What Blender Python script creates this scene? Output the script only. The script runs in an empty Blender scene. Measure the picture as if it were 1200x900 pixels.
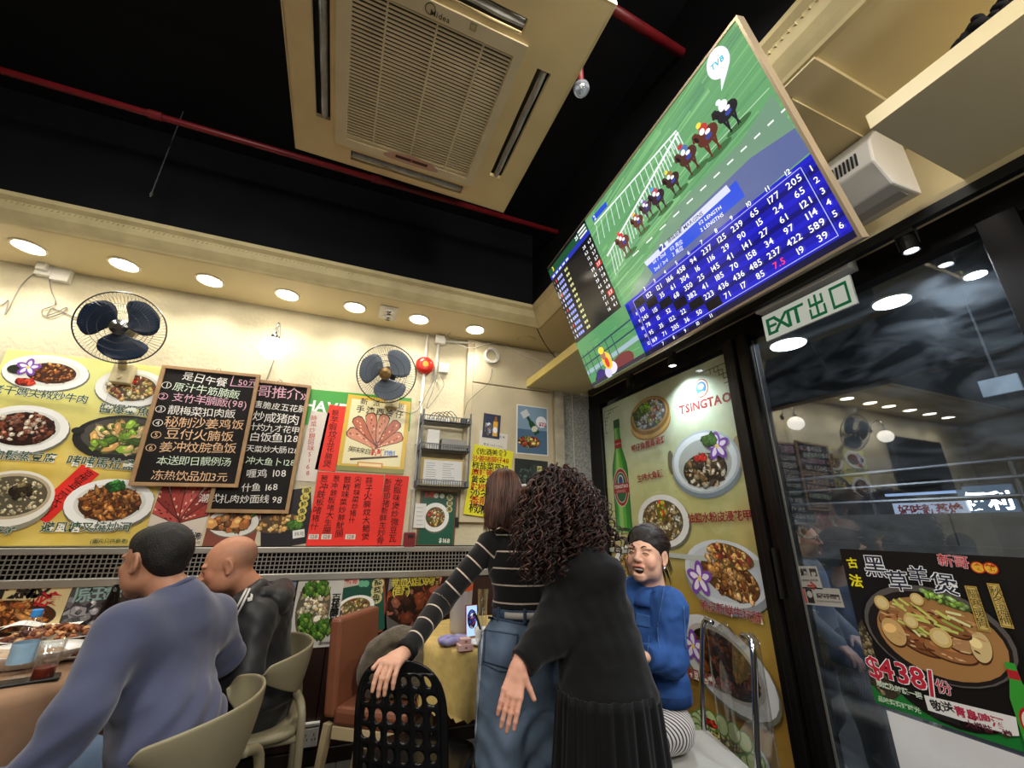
import bpy, bmesh, math, random
import numpy as np
from mathutils import Vector, Matrix
random.seed(7); RNG = np.random.default_rng(7)
sc = bpy.context.scene; COL = sc.collection; PI = math.pi
# ---------------------------------------------------------------- camera, world, light, exposure
F_PX = 477.5
YAW, PITCH, ROLL = np.radians([21.24, 19.33, 0.765])
CAM = np.array([0, 0, 1.3])
_fw = np.array([math.sin(YAW)*math.cos(PITCH), math.cos(YAW)*math.cos(PITCH), math.sin(PITCH)])
_r0 = np.array([math.cos(YAW), -math.sin(YAW), 0]); _u0 = np.cross(_r0, _fw)
_r = _r0*math.cos(ROLL)+_u0*math.sin(ROLL); _u = -_r0*math.sin(ROLL)+_u0*math.cos(ROLL)
cd = bpy.data.cameras.new('camera'); cam = bpy.data.objects.new('camera', cd); COL.objects.link(cam)
cd.sensor_width = 36; cd.lens = F_PX/1200*36; cd.clip_start = .02; cd.clip_end = 100
cam.matrix_world = Matrix(((_r[0], _u[0], -_fw[0], CAM[0]), (_r[1], _u[1], -_fw[1], CAM[1]), (_r[2], _u[2], -_fw[2], CAM[2]), (0, 0, 0, 1)))
sc.camera = cam
wd = bpy.data.worlds.new('night'); sc.world = wd; wd.use_nodes = True
wd.node_tree.nodes['Background'].inputs[0].default_value = (.35, .45, .6, 1)
wd.node_tree.nodes['Background'].inputs[1].default_value = .03
sc.view_settings.view_transform = 'Standard'; sc.view_settings.look = 'None'
sc.view_settings.exposure = 0.22; sc.view_settings.gamma = 1; sc.view_settings.use_curve_mapping = False
def area(name, loc, aim, size, power, col=(1, .95, .87), spread=180):
    l = bpy.data.lights.new(name, 'AREA'); l.shape = 'DISK'; l.size = size; l.energy = power; l.color = col; l.spread = math.radians(spread)
    o = bpy.data.objects.new(name, l); COL.objects.link(o); o.location = loc
    o.rotation_euler = (Vector(aim)-Vector(loc)).to_track_quat('-Z', 'Y').to_euler(); return o
# unseen fill lamps, added overhead and behind the camera to brighten people and posters
area('fill_area', (-1.6, -1.5, 2.9), (-1.3, 0, 0), .7, 22)
area('fill_area', (1.0, -1.0, 2.9), (1.9, 2.0, 1.0), .7, 44)
area('fill_area', (-2.6, .6, 2.9), (-2.2, .8, 0), .5, 12)
area('fill_area', (-1.0, .7, 3.0), (-1.0, 2.2, .6), .4, 20)
area('fill_area', (.55, .5, 3.0), (.6, 2.0, .6), .4, 12)
for q in ((-1.9, -.6, 2.3), (.3, -1.4, 2.3), (1.25, -.7, 1.9)):     # bare point fills added out of view behind the camera
    l = bpy.data.lights.new('fill_point', 'POINT'); l.energy = 11; l.color = (1, .95, .88); l.shadow_soft_size = .1; o = bpy.data.objects.new('fill_point', l); COL.objects.link(o); o.location = q
# street lamps outside the glass
area('street_light', (4.4, .8, 3.3), (4.4, 1.0, 0), .6, 42, (.9, .95, 1))
area('street_light', (4.4, 3.8, 3.3), (4.4, 3.4, 0), .6, 42, (.9, .95, 1))

# ---------------------------------------------------------------- helpers
def ray(px, py): return (px-600)/F_PX*_r-(py-450)/F_PX*_u+_fw
def hit(px, py, a, v):
    d = ray(px, py); return CAM+(v-CAM[a])/d[a]*d
def PX(px, py, x): return hit(px, py, 0, x)      # the point of a sight line on the plane x / y / z = const
def PY(px, py, y): return hit(px, py, 1, y)
def PZ(px, py, z): return hit(px, py, 2, z)
def lin(c):
    if isinstance(c, str): c = tuple(int(c[i:i+2], 16)/255 for i in (0, 2, 4))
    return tuple(x/12.92 if x <= .04045 else ((x+.055)/1.055)**2.4 for x in c)
MATS = {}
def M(name, col, rough=.5, metal=0, noise=None, bump=None, emit=0, attr=False, trans=0, ior=1.45, sheen=0, coat=0, detail=6, ramp=None, sss=0):
    if name in MATS: return MATS[name]
    m = bpy.data.materials.new(name); m.use_nodes = True; nt = m.node_tree; N = nt.nodes; K = nt.links; b = N['Principled BSDF']
    c = lin(col); b.inputs['Base Color'].default_value = (*c, 1); b.inputs['Roughness'].default_value = rough; b.inputs['Metallic'].default_value = metal
    b.inputs['IOR'].default_value = ior
    if rough >= .75 and not metal and not attr: b.inputs['Specular IOR Level'].default_value = .18
    if trans: b.inputs['Transmission Weight'].default_value = trans
    if sheen: b.inputs['Sheen Weight'].default_value = sheen
    if coat: b.inputs['Coat Weight'].default_value = coat
    if sss: b.inputs['Subsurface Weight'].default_value = sss; b.inputs['Subsurface Scale'].default_value = .01
    src = None
    if attr:
        a = N.new('ShaderNodeAttribute'); a.attribute_name = 'Col'; src = a.outputs['Color']
    if noise or bump:
        tc = N.new('ShaderNodeTexCoord')
    if noise:
        n = N.new('ShaderNodeTexNoise'); n.inputs['Scale'].default_value = noise[0]; n.inputs['Detail'].default_value = detail; K.new(tc.outputs['Object'], n.inputs['Vector'])
        mr = N.new('ShaderNodeMapRange'); mr.inputs[1].default_value = .3; mr.inputs[2].default_value = .7; mr.inputs[3].default_value = 1-noise[1]; mr.inputs[4].default_value = 1+noise[1]*.4
        K.new(n.outputs['Fac'], mr.inputs[0])
        mx = N.new('ShaderNodeVectorMath'); mx.operation = 'SCALE'
        if src: K.new(src, mx.inputs[0])
        else: mx.inputs[0].default_value = c
        K.new(mr.outputs[0], mx.inputs['Scale']); src = mx.outputs[0]
    if src: K.new(src, b.inputs['Base Color'])
    if bump:
        n2 = N.new('ShaderNodeTexNoise'); n2.inputs['Scale'].default_value = bump[0]; n2.inputs['Detail'].default_value = 4; K.new(tc.outputs['Object'], n2.inputs['Vector'])
        bp = N.new('ShaderNodeBump'); bp.inputs['Strength'].default_value = bump[1]; bp.inputs['Distance'].default_value = bump[2] if len(bump) > 2 else .01
        K.new(n2.outputs['Fac'], bp.inputs['Height']); K.new(bp.outputs['Normal'], b.inputs['Normal'])
    if emit:
        if src: K.new(src, b.inputs['Emission Color'])
        else: b.inputs['Emission Color'].default_value = (*c, 1)
        b.inputs['Emission Strength'].default_value = emit
    MATS[name] = m; return m
def frame(d, up=(0, 0, 1)):
    d = np.array(d, float); d /= np.linalg.norm(d)
    if abs(d@np.array(up)) > .98: up = (1, 0, 0)
    x = np.cross(up, d); x /= np.linalg.norm(x); return x, np.cross(d, x), d
class MB:
    """collects geometry (world coordinates) and links it as one mesh object"""
    def __init__(s): s.v = []; s.f = []; s.c = []
    def add(s, vs, fs, col=None):
        o = len(s.v); s.v += [tuple(float(q) for q in v) for v in vs]; s.f += [tuple(i+o for i in f) for f in fs]; s.c += [col]*len(fs); return s
    def box(s, c, d, ax=None, col=None, taper=1):
        c = np.array(c, float); ax = np.eye(3) if ax is None else np.array(ax, float); h = np.array(d)/2
        vs = []
        for k in (-1, 1):
            t = taper if k == 1 else 1
            for i, j in ((-1, -1), (1, -1), (1, 1), (-1, 1)): vs.append(c+ax[0]*i*h[0]*t+ax[1]*j*h[1]*t+ax[2]*k*h[2])
        return s.add(vs, [(3, 2, 1, 0), (4, 5, 6, 7), (0, 1, 5, 4), (1, 2, 6, 5), (2, 3, 7, 6), (3, 0, 4, 7)], col)
    def span(s, a, b, col=None):
        a = np.array(a, float); b = np.array(b, float); return s.box((a+b)/2, np.abs(b-a), None, col)
    def tube(s, pts, r, n=8, cap=True, col=None, closed=False):
        pts = [np.array(p, float) for p in pts]; m = len(pts); rs = r if hasattr(r, '__len__') else [r]*m; vs = []; fs = []; u = None
        for i, p in enumerate(pts):
            t = pts[min(i+1, m-1)]-pts[max(i-1, 0)]
            if closed: t = pts[(i+1) % m]-pts[i-1]
            t = t/(np.linalg.norm(t)+1e-12)
            if u is None: u = frame(t)[0]
            u = u-t*(u@t); u /= np.linalg.norm(u)+1e-12; w = np.cross(t, u)
            for j in range(n):
                a = 2*PI*j/n; vs.append(p+rs[i]*(math.cos(a)*u+math.sin(a)*w))
        for i in range(m if closed else m-1):
            for j in range(n):
                k = (i+1) % m; fs.append((i*n+j, i*n+(j+1) % n, k*n+(j+1) % n, k*n+j))
        if cap and not closed: fs += [tuple(range(n))[::-1], tuple(range((m-1)*n, m*n))]
        return s.add(vs, fs, col)
    def lathe(s, prof, o=(0, 0, 0), d=(0, 0, 1), n=24, col=None, cap=True, sx=1, sy=1, up=(0, 1, 0)):
        x, y, z = frame(d, up) if abs(np.array(d)@np.array(up)) < .98 else frame(d, (1, 0, 0)); o = np.array(o, float); vs = []; fs = []
        for r, h in prof:
            for j in range(n):
                a = 2*PI*j/n; vs.append(o+x*r*math.cos(a)*sx+y*r*math.sin(a)*sy+z*h)
        for i in range(len(prof)-1):
            for j in range(n): fs.append((i*n+j, i*n+(j+1) % n, (i+1)*n+(j+1) % n, (i+1)*n+j))
        if cap: fs += [tuple(range(n))[::-1], tuple(range((len(prof)-1)*n, len(prof)*n))]
        return s.add(vs, fs, col)
    def ball(s, c, r, n=16, col=None, ax=None):
        r = r if hasattr(r, '__len__') else (r,)*3; ax = np.eye(3) if ax is None else np.array(ax); m = n//2; vs = []; fs = []
        for i in range(m+1):
            th = PI*i/m
            for j in range(n):
                a = 2*PI*j/n; vs.append(np.array(c)+ax[0]*r[0]*math.sin(th)*math.cos(a)+ax[1]*r[1]*math.sin(th)*math.sin(a)+ax[2]*r[2]*math.cos(th))
        for i in range(m):
            for j in range(n): fs.append((i*n+j, (i+1)*n+j, (i+1)*n+(j+1) % n, i*n+(j+1) % n))
        return s.add(vs, fs, col)
    def prism(s, poly, n, th, col=None):
        poly = [np.array(p, float) for p in poly]; n = np.array(n, float); k = len(poly)
        return s.add([p for p in poly]+[p+n*th for p in poly], [tuple(range(k))[::-1], tuple(range(k, 2*k))]+[(i, (i+1) % k, (i+1) % k+k, i+k) for i in range(k)], col)
    def grid(s, fn, nu, nv, col=None, wrap=False):
        vs = [fn(i/nu, j/nv) for i in range(nu+(0 if wrap else 1)) for j in range(nv+1)]; w = nv+1; m = nu
        return s.add(vs, [(i*w+j, ((i+1) % m if wrap else i+1)*w+j, ((i+1) % m if wrap else i+1)*w+j+1, i*w+j+1) for i in range(nu) for j in range(nv)], col)
    def build(s, name, mat, parent=None, smooth=False, fix=True, bevel=0, solid=0, subd=0, label=None, stuff=False):
        me = bpy.data.meshes.new(name); off = np.zeros(3)
        q = parent
        while q is not None: off += np.array(q.location); q = q.parent
        vs = (np.array(s.v)-off) if len(s.v) else np.zeros((0, 3))
        me.from_pydata(vs.tolist(), [], s.f)
        if fix:
            bm = bmesh.new(); bm.from_mesh(me)
            if any(c is not None for c in s.c): pass
            else: bmesh.ops.remove_doubles(bm, verts=bm.verts, dist=1e-6)
            bmesh.ops.recalc_face_normals(bm, faces=bm.faces); bm.to_mesh(me); bm.free()
        if any(c is not None for c in s.c):
            at = me.color_attributes.new('Col', 'FLOAT_COLOR', 'CORNER'); cols = np.ones((len(me.loops), 4), np.float32)
            for p in me.polygons:
                c = s.c[p.index]
                if c is not None: cols[p.loop_start:p.loop_start+p.loop_total, :3] = c
            at.data.foreach_set('color', cols.ravel())
        if smooth: me.shade_smooth()
        me.materials.append(mat)
        o = bpy.data.objects.new(name, me); COL.objects.link(o)
        if parent is not None: o.parent = parent
        if solid: w = o.modifiers.new('s', 'SOLIDIFY'); w.thickness = solid; w.offset = 0
        if bevel: w = o.modifiers.new('b', 'BEVEL'); w.width = bevel; w.segments = 2; w.limit_method = 'ANGLE'
        if subd: w = o.modifiers.new('u', 'SUBSURF'); w.levels = subd; w.render_levels = subd
        if label: o['label'] = label
        if stuff: o['kind'] = 'stuff'
        return o
def thing(name, label, cat, loc=(0, 0, 0), group=None):
    o = bpy.data.objects.new(name, None); o.empty_display_size = .05; COL.objects.link(o); o.location = [float(q) for q in loc]; return tag(o, label, cat, group)
def tag(o, label, cat, group=None):
    o['label'] = label; o['category'] = cat
    if group: o['group'] = group
    return o
def struct(o): o['kind'] = 'structure'; return o
def kids(o): return [c for c in bpy.data.objects if c.parent == o]
def copy_tree(o, parent=None):
    c = o.copy(); COL.objects.link(c)
    if parent is not None: c.parent = parent
    for ch in kids(o): copy_tree(ch, c)
    return c
def smoothpath(pts, n=6):
    pts = [np.array(p, float) for p in pts]; out = []
    for i in range(len(pts)-1):
        p0 = pts[max(i-1, 0)]; p1 = pts[i]; p2 = pts[i+1]; p3 = pts[min(i+2, len(pts)-1)]
        for k in range(n):
            t = k/n; out.append(.5*((2*p1)+(-p0+p2)*t+(2*p0-5*p1+4*p2-p3)*t*t+(-p0+3*p1-3*p2+p3)*t**3))
    return out+[pts[-1]]
# ---------------------------------------------------------------- flat print: glyphs and pictures on boards
_cv = bpy.data.curves.new('glyph', 'FONT'); _cv.resolution_u = 2; _co = bpy.data.objects.new('glyph', _cv); COL.objects.link(_co); _GL = {}
def glyph(ch, bold=0.0):
    k = (ch, bold)
    if k not in _GL:
        _cv.body = ch; _cv.offset = bold; bpy.context.view_layer.update()
        me = bpy.data.meshes.new_from_object(_co.evaluated_get(bpy.context.evaluated_depsgraph_get()))
        v = np.array([x.co[:2] for x in me.vertices]) if len(me.vertices) else np.zeros((0, 2)); f = [tuple(p.vertices) for p in me.polygons]
        bpy.data.meshes.remove(me)
        wide = ord(ch) > 0x2000
        adv = .96 if wide else ((v[:, 0].max()+.07) if len(v) else .3)
        if not wide and len(v): adv = max(adv, .28)
        _GL[k] = (v, f, adv)
    return _GL[k]
class Board:
    """a flat printed thing: rectangle on a plane, with local (u, v) print coordinates in metres"""
    def __init__(s, o, U, V, w, h, th=.003):
        s.o = np.array(o, float); s.U = np.array(U, float); s.V = np.array(V, float); s.N = np.cross(s.U, s.V); s.w = w; s.h = h; s.th = th
        s.v = []; s.f = []; s.c = []; s.lay = th+.0004; s.n = 0
    @classmethod
    def px(cls, tl, tr, br, bl, axis, val, th=.003):
        p = [hit(*q, axis, val) for q in (tl, tr, br, bl)]; e = (p[1]-p[0])+(p[2]-p[3]); e /= np.linalg.norm(e)
        nn = np.zeros(3); nn[axis] = -1; V = np.cross(nn, e)
        c = sum(p)/4; w = (np.linalg.norm(p[1]-p[0])+np.linalg.norm(p[2]-p[3]))/2; h = (np.linalg.norm(p[3]-p[0])+np.linalg.norm(p[2]-p[1]))/2
        return cls(c-e*w/2-V*h/2, e, V, w, h, th)
    def P(s, u, v, n=0): return s.o+s.U*u+s.V*v+s.N*n
    def loc(s, px, py):
        d = ray(px, py); t = ((s.o-CAM)@s.N)/(d@s.N); q = CAM+t*d-s.o; return np.array([q@s.U, q@s.V])
    def nxt(s, step=9e-5): s.lay += step; return s.lay
    def poly(s, pts, col, flat=True):
        n = s.nxt(6e-6); o = len(s.v); s.v += [s.P(p[0], p[1], n) for p in pts]; s.f.append(tuple(range(o, o+len(pts)))); s.c.append(lin(col))
    def rect(s, u0, v0, u1, v1, col): s.poly([(u0, v0), (u1, v0), (u1, v1), (u0, v1)], col)
    def pxpoly(s, pts, col): s.poly([s.loc(*p) for p in pts][::-1] if False else [s.loc(*p) for p in pts], col)
    def ell(s, c, a, b, col, rot=0, n=28):
        cr, sr = math.cos(rot), math.sin(rot)
        s.poly([(c[0]+a*math.cos(t)*cr-b*math.sin(t)*sr, c[1]+a*math.cos(t)*sr+b*math.sin(t)*cr) for t in np.linspace(0, 2*PI, n, endpoint=False)], col)
    def radii(s, cpx, hw, hh):
        c = s.loc(*cpx); e = .01
        def pj(u, v):
            q = s.P(u, v)-CAM; z = q@_fw; return np.array([F_PX*(q@_r)/z, -F_PX*(q@_u)/z])
        p0 = pj(*c); du = (pj(c[0]+e, c[1])-p0)/e; dv = (pj(c[0], c[1]+e)-p0)/e
        A = np.array([[du[0]**2, dv[0]**2], [du[1]**2, dv[1]**2]])
        try: q = np.linalg.solve(A, [hw*hw, hh*hh])
        except Exception: q = np.array([-1, -1])
        a = math.sqrt(q[0]) if q[0] > 0 else hw/np.linalg.norm(du); b = math.sqrt(q[1]) if q[1] > 0 else hh/np.linalg.norm(dv)
        return c, a, b
    def glyphs(s, items, col, bold=0.0):
        """items: (char, u, v, size, rot) with (u, v) the centre of the character"""
        n = s.nxt()
        for ch, u, v, sz, rot in items:
            if ch == ' ': continue
            g, f, adv = glyph(ch, bold)
            if not len(g): continue
            wide = ord(ch) > 0x2000
            cx = adv/2-.02; cy = .34 if wide else .345
            cr, sr = math.cos(rot), math.sin(rot); o = len(s.v)
            for x, y in g:
                x = (x-cx)*sz; y = (y-cy)*sz; s.v.append(s.P(u+x*cr-y*sr, v+x*sr+y*cr, n))
            s.f += [tuple(i+o for i in q) for q in f]; s.c += [lin(col)]*len(f)
    def line(s, txt, p0, p1, col, size=None, bold=.01, outline=None, jit=0, ow=.034, vert=False, squeeze=True):
        """text from pixel p0 to pixel p1 (middle of its left / top end to its right / bottom end)"""
        a = s.loc(*p0); b = s.loc(*p1); s.lineuv(txt, a, b, col, size, bold, outline, jit, ow, vert)
    def lineuv(s, txt, a, b, col, size=None, bold=.01, outline=None, jit=0, ow=.034, vert=False):
        a = np.array(a, float); b = np.array(b, float); L = np.linalg.norm(b-a); d = (b-a)/L; items = []
        if vert:
            k = len(txt); sz = size or L/k*1.02; rot = math.atan2(d[1], d[0])+PI/2
            if jit == 0 and abs(rot) < .2: rot = rot
            for i, ch in enumerate(txt):
                q = a+d*L*(i+.5)/k; items.append((ch, q[0]+random.uniform(-jit, jit)*sz, q[1], sz*random.uniform(1-jit, 1+jit), rot+random.uniform(-jit, jit)))
        else:
            tot = sum(glyph(c, 0)[2] for c in txt); sz = size or L/tot; x = 0; rot = math.atan2(d[1], d[0])
            for ch in txt:
                adv = glyph(ch, 0)[2]; q = a+d*L*(x+adv/2)/tot; x += adv
                items.append((ch, q[0], q[1]+random.uniform(-jit, jit)*sz*.5, sz*random.uniform(1-jit, 1+jit), rot+random.uniform(-jit, jit)))
        if outline:
            for dx, dy in ((1, 1), (-1, 1), (-1, -1), (1, -1)): s.glyphs([(c, u+dx*sz*ow*.75, v+dy*sz*ow*.75, q, r_) for c, u, v, q, r_ in items], outline, .004); s.lay -= 8e-5
            s.nxt()
        s.glyphs(items, col, bold*.45 if outline else bold)
    def food(s, c, a, b, pal, n=120, sz=.25, rot=0, long=1.6, seed=1):
        """a heap of overlapping pieces: each a dark edge, a body and a light spot"""
        R = random.Random(seed); cr, sr = math.cos(rot), math.sin(rot)
        s.ell(c, a*.97, b*.97, tuple(x*.45 for x in hexc(pal[0])), rot)
        for i in range(int(n*1.7)):
            t = R.uniform(0, 2*PI); q = math.sqrt(R.random())*.9; x = q*math.cos(t)*a; y = q*math.sin(t)*b
            cc = (c[0]+x*cr-y*sr, c[1]+x*sr+y*cr); base = hexc(R.choice(pal)); k = R.uniform(.7, 1.15); base = tuple(min(1, z*k) for z in base)
            r = sz*min(a, b)*R.choice((.45, .6, .7, .95)); l = R.uniform(1, long); an = R.uniform(0, PI)
            for sc_, kk, dx in ((1.12, .55, (0, -.12)), (1, 1, (0, 0)), (.4, 1.28, (-.1, .3))):
                m = 6; pts = []
                for j in range(m):
                    w = 2*PI*j/m; rr = r*sc_*R.uniform(.6, 1.15); px_ = rr*math.cos(w)*l; py_ = rr*math.sin(w)
                    pts.append((cc[0]+dx[0]*r+px_*math.cos(an)-py_*math.sin(an), cc[1]+dx[1]*r+px_*math.sin(an)+py_*math.cos(an)))
                s.poly(pts, tuple(min(1, z*kk) for z in base))
    def dish(s, cpx, hw, hh, pal, n=120, rim='f2f2ee', fill=.72, seed=1, sz=.16, well='dcdcd4', rot=0, off=(0, 0), long=1.6):
        c, a, b = s.radii(cpx, hw, hh)
        s.ell((c[0]+a*.02, c[1]-b*.07), a*1.02, b*1.03, '6b6a5c', rot); s.ell(c, a, b, rim, rot); s.ell((c[0], c[1]+b*.02), a*.8, b*.78, well, rot)
        s.food((c[0]+off[0]*a, c[1]+off[1]*b), a*fill, b*fill, pal, n, sz, rot, long, seed); return c, a, b
    def flower(s, cpx, r):
        c = s.loc(*cpx)
        for k in range(5):
            t = k*2*PI/5+.3; s.ell((c[0]+r*.5*math.cos(t), c[1]+r*.5*math.sin(t)), r*.55, r*.33, '7b4aa8', t, 12); s.ell((c[0]+r*.4*math.cos(t), c[1]+r*.4*math.sin(t)), r*.4, r*.18, 'ece3f5', t, 10)
        s.ell(c, r*.16, r*.16, 'f0d060', 0, 8)
    def thing(s, name, label, cat, group=None):
        s.root = thing(name, label, cat, s.P(s.w/2, 0), group); return s.root
    def sheet(s, mat, name='sheet'):
        mb = MB().box(s.P(s.w/2, s.h/2, s.th/2), (s.w, s.h, s.th), (s.U, s.V, s.N)); return mb.build(name, mat, s.root)
    def print(s, name='print', mat=None, parent=None):
        if not s.v: return
        m = MB(); m.v = s.v; m.f = s.f; m.c = s.c; o = m.build(name, mat or PRINT, parent or s.root, fix=False); s.v = []; s.f = []; s.c = []; return o
    def clip(s, u0=0, v0=0, u1=None, v1=None):
        u1 = s.w if u1 is None else u1; v1 = s.h if v1 is None else v1; nv = []; nf = []; nc = []
        V = np.array(s.v); q = V-s.o; uv = np.stack([q@s.U, q@s.V, q@s.N], 1)
        for f, c in zip(s.f, s.c):
            P = [tuple(uv[i]) for i in f]
            for ax, lim, sg in ((0, u0, 1), (0, u1, -1), (1, v0, 1), (1, v1, -1)):
                if all((p[ax]-lim)*sg >= 0 for p in P): continue
                out = []
                for i in range(len(P)):
                    A = P[i]; B = P[(i+1) % len(P)]; da = (A[ax]-lim)*sg; db = (B[ax]-lim)*sg
                    if da >= 0: out.append(A)
                    if (da >= 0) != (db >= 0): t = da/(da-db); out.append(tuple(A[k]+(B[k]-A[k])*t for k in range(3)))
                P = out
                if len(P) < 3: break
            if len(P) >= 3: o = len(nv); nv += [s.P(*p) for p in P]; nf.append(tuple(range(o, o+len(P)))); nc.append(c)
        s.v, s.f, s.c = nv, nf, nc
def hexc(c): return tuple(int(c[i:i+2], 16)/255 for i in (0, 2, 4)) if isinstance(c, str) else c
PRINT = M('printed_ink', 'ffffff', .38, attr=True)
CHALK = M('chalk', 'ffffff', .9, attr=True)
BROWNF = ['8a4a1c', 'a8662c', '6b3413', 'c08a4a', '54280f']
# ---------------------------------------------------------------- materials of the room
D, W = 3.15, 2.0
stucco = M('cream_stucco', 'd9cfb0', .75, noise=(1.6, .28), bump=(42, .45, .010)); soffitm = M('cream_paint', 'dccda2', .45, noise=(1.1, .12))
moldm = M('cream_moulding', 'cdbd8e', .55, noise=(9, .15)); black = M('black_ceiling_paint', '0e0f12', .8, noise=(3, .4)); whitep = M('white_plastic', 'e8e6de', .4, noise=(8, .06))
creamp = M('cream_plastic', 'd9cba0', .4, noise=(6, .08)); alum = M('brushed_aluminium', 'b4b0a6', .38, .8, noise=(5, .15)); darkw = M('dark_brown_laminate', '35201a', .35, noise=(4, .3))
dark = M('dark_void', '060606', .8, noise=(4, .2)); floorm = M('grey_floor_tile', '4a4844', .4, noise=(6, .3)); frm = M('black_window_metal', '211f1f', .32, .6, noise=(6, .3))
red = M('red_pipe_paint', '6e1218', .45, noise=(8, .3)); chrome = M('chrome', 'c9c9cc', .15, 1, noise=(9, .1)); cable = M('grey_cable', '8f8a80', .5, noise=(20, .1)); bcable = M('black_cable', '1a1a1a', .5, noise=(20, .1))
blackp = M('black_plastic', '141414', .4, noise=(9, .2)); granite = M('speckled_granite', 'b9bab4', .5, noise=(60, .5), detail=3); beige = M('beige_panel', 'cfc2a2', .5, noise=(2.5, .2), bump=(60, .1, .003))
lampm = M('lamp_white', 'fff3dc', .4, emit=14); whitem = M('white_enamel', 'f0eee6', .35, noise=(5, .05))
# ---------------------------------------------------------------- shell
def S(name, a, b, mat, bev=0): return struct(MB().span(a, b).build(name, mat, bevel=bev))
fl = S('floor', (-4.5, -4, -.1), (2.0, 3.3, 0), M('dark_subfloor', '2a2826', .6, noise=(5, .2)))
for i in range(6):      # the floor tiles that show near the wall
    for j in range(4): MB().span((-1.2+i*.45, 1.8+j*.34, 0), (-1.2+i*.45+.444, 1.8+j*.34+.334, .006)).build('tile', floorm, fl)
wb = S('wall_back', (-4.5, D, 0), (2.3, D+.15, 3.7), stucco)
S('wall_left', (-4.65, -4, 0), (-4.5, 3.3, 3.7), M('tan_paint', '8f8468', .7, noise=(1, .2))); S('wall_rear', (-4.5, -4.15, 0), (2.3, -4, 3.7), M('rear_paint', '857a60', .7, noise=(1, .2)))
S('ceiling', (-4.5, -4, 3.6), (2.3, 3.3, 3.7), black)
z0 = 2.82
# soffit over the back wall, with its moulding; the black hung face above it
S('trim_1', (-4.5, 2.66, z0), (2.1, D-.001, z0+.05), soffitm)
def mould(name, pts, x, y):
    mb = MB(); mb.prism(pts, (1, 0, 0) if x else (0, -1, 0), x or y); return struct(mb.build(name, moldm))
prof = [(.02, -.010), (0, -.010), (-.008, 0), (-.03, .018), (-.055, .042), (-.075, .085), (-.1, .1), (-.1, .125), (.02, .125)]
mould('trim_2', [(-4.5, 2.66+a, z0+b) for a, b in prof], 4.5+1.29, 0)
mb = MB()
for k in range(240): mb.box((-4.4+k*.0237, 2.6, z0+.085), (.012, .03, .02), (np.array([.8, -.3, .5])/1, (0, 1, 0), (0, 0, 1)))
mb.build('rope_carving', moldm, bpy.data.objects['trim_2'], stuff=True)
S('trim_3', (-4.5, 2.56, z0+.125), (1.4, 2.6, 3.6), black)
# soffit over the right wall
S('trim_4', (1.26, -4, z0), (2.1, 2.66, z0+.05), soffitm)
struct(MB().prism([(1.26+a, -4, z0+b) for a, b in prof], (0, 1, 0), 6.66).build('trim_5', moldm))
mb = MB()
for k in range(150): mb.box((1.2, 2.55-k*.0237, z0+.085), (.03, .012, .02), ((1, 0, 0), np.array([.3, .8, .5]), (0, 0, 1)))
mb.build('rope_carving', moldm, bpy.data.objects['trim_5'], stuff=True)
S('trim_6', (1.16, -4, z0+.125), (1.2, 2.56, 3.6), black)
# dropped ceiling board with a recess, to the right of the screen
S('trim_7', (1.33, .62, z0-.03), (1.74, .75, z0+.001), soffitm); S('trim_8', (1.27, .5, z0-.02), (1.74, .62, z0+.001), soffitm)
# pillar, its panel and its granite side
pl = S('wall_pillar', (.8, D-.055, 1.33), (1.6, D, z0), beige); pp = MB().span((.85, D-.075, 1.40), (1.58, D-.055, 2.42)).build('panel', beige, pl, bevel=.004)
MB().span((.85, D-.075, 2.43), (1.58, D-.055, 2.8)).build('panel', beige, pl, bevel=.004)
S('trim_9', (1.6, D-.09, 0), (1.68, D, z0), M('pillar_edge_plaster', 'c9c1aa', .6, noise=(12, .25), bump=(50, .3, .006)))
S('trim_10', (1.68, D-.03, 0), (1.8, D, z0), granite); S('trim_11', (1.815, D-.03, 0), (2.1, D, z0), granite)
MB().tube([(1.807, D-.02, 0), (1.807, D-.02, z0)], .007, 8).build('joint_strip', whitep, bpy.data.objects['trim_11'])
# vent strip over the back wall's lower posters
zt, zb = PY(250, 641, D)[2], PY(250, 675, D)[2]; x0, x1 = -3.4, 1.25
vs = thing('ventilation_grille', 'long aluminium ventilation grille of small squares under the wall posters', 'vent', ((x0+x1)/2, D, zb))
MB().span((x0, D-.012, zb-.03), (x1, D-.001, zt+.005)).build('backing', dark, vs)
MB().span((x0, D-.05, zt-.035), (x1, D-.01, zt)).build('top_rail', alum, vs, bevel=.004); MB().span((x0, D-.05, zb-.035), (x1, D-.01, zb+.008)).build('bottom_rail', alum, vs, bevel=.004)
mb = MB(); za, zc = zb+.008, zt-.035
for x in np.arange(x0, x1, .0245): mb.span((x, D-.036, za), (x+.005, D-.03, zc))
for k in range(1, 5): z = za+(zc-za)*k/5; mb.span((x0, D-.038, z-.0025), (x1, D-.03, z+.0025))
mb.build('lattice', alum, vs, stuff=True)
# wainscot: laminate boards under the grille
wn = struct(MB().span((-4.5, D-.012, 0), (1.6, D-.001, zb-.03)).build('trim_12', dark))
for k in range(15): MB().span((-4.5+k*.41, D-.03, .085), (-4.5+k*.41+.404, D-.012, zb-.037)).build('panel', darkw, wn)
struct(MB().span((-4.5, D-.045, 0), (1.6, D-.012, .08)).build('baseboard_back', M('dark_skirting', '241a17', .4, noise=(5, .2)), bevel=.005))
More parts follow.
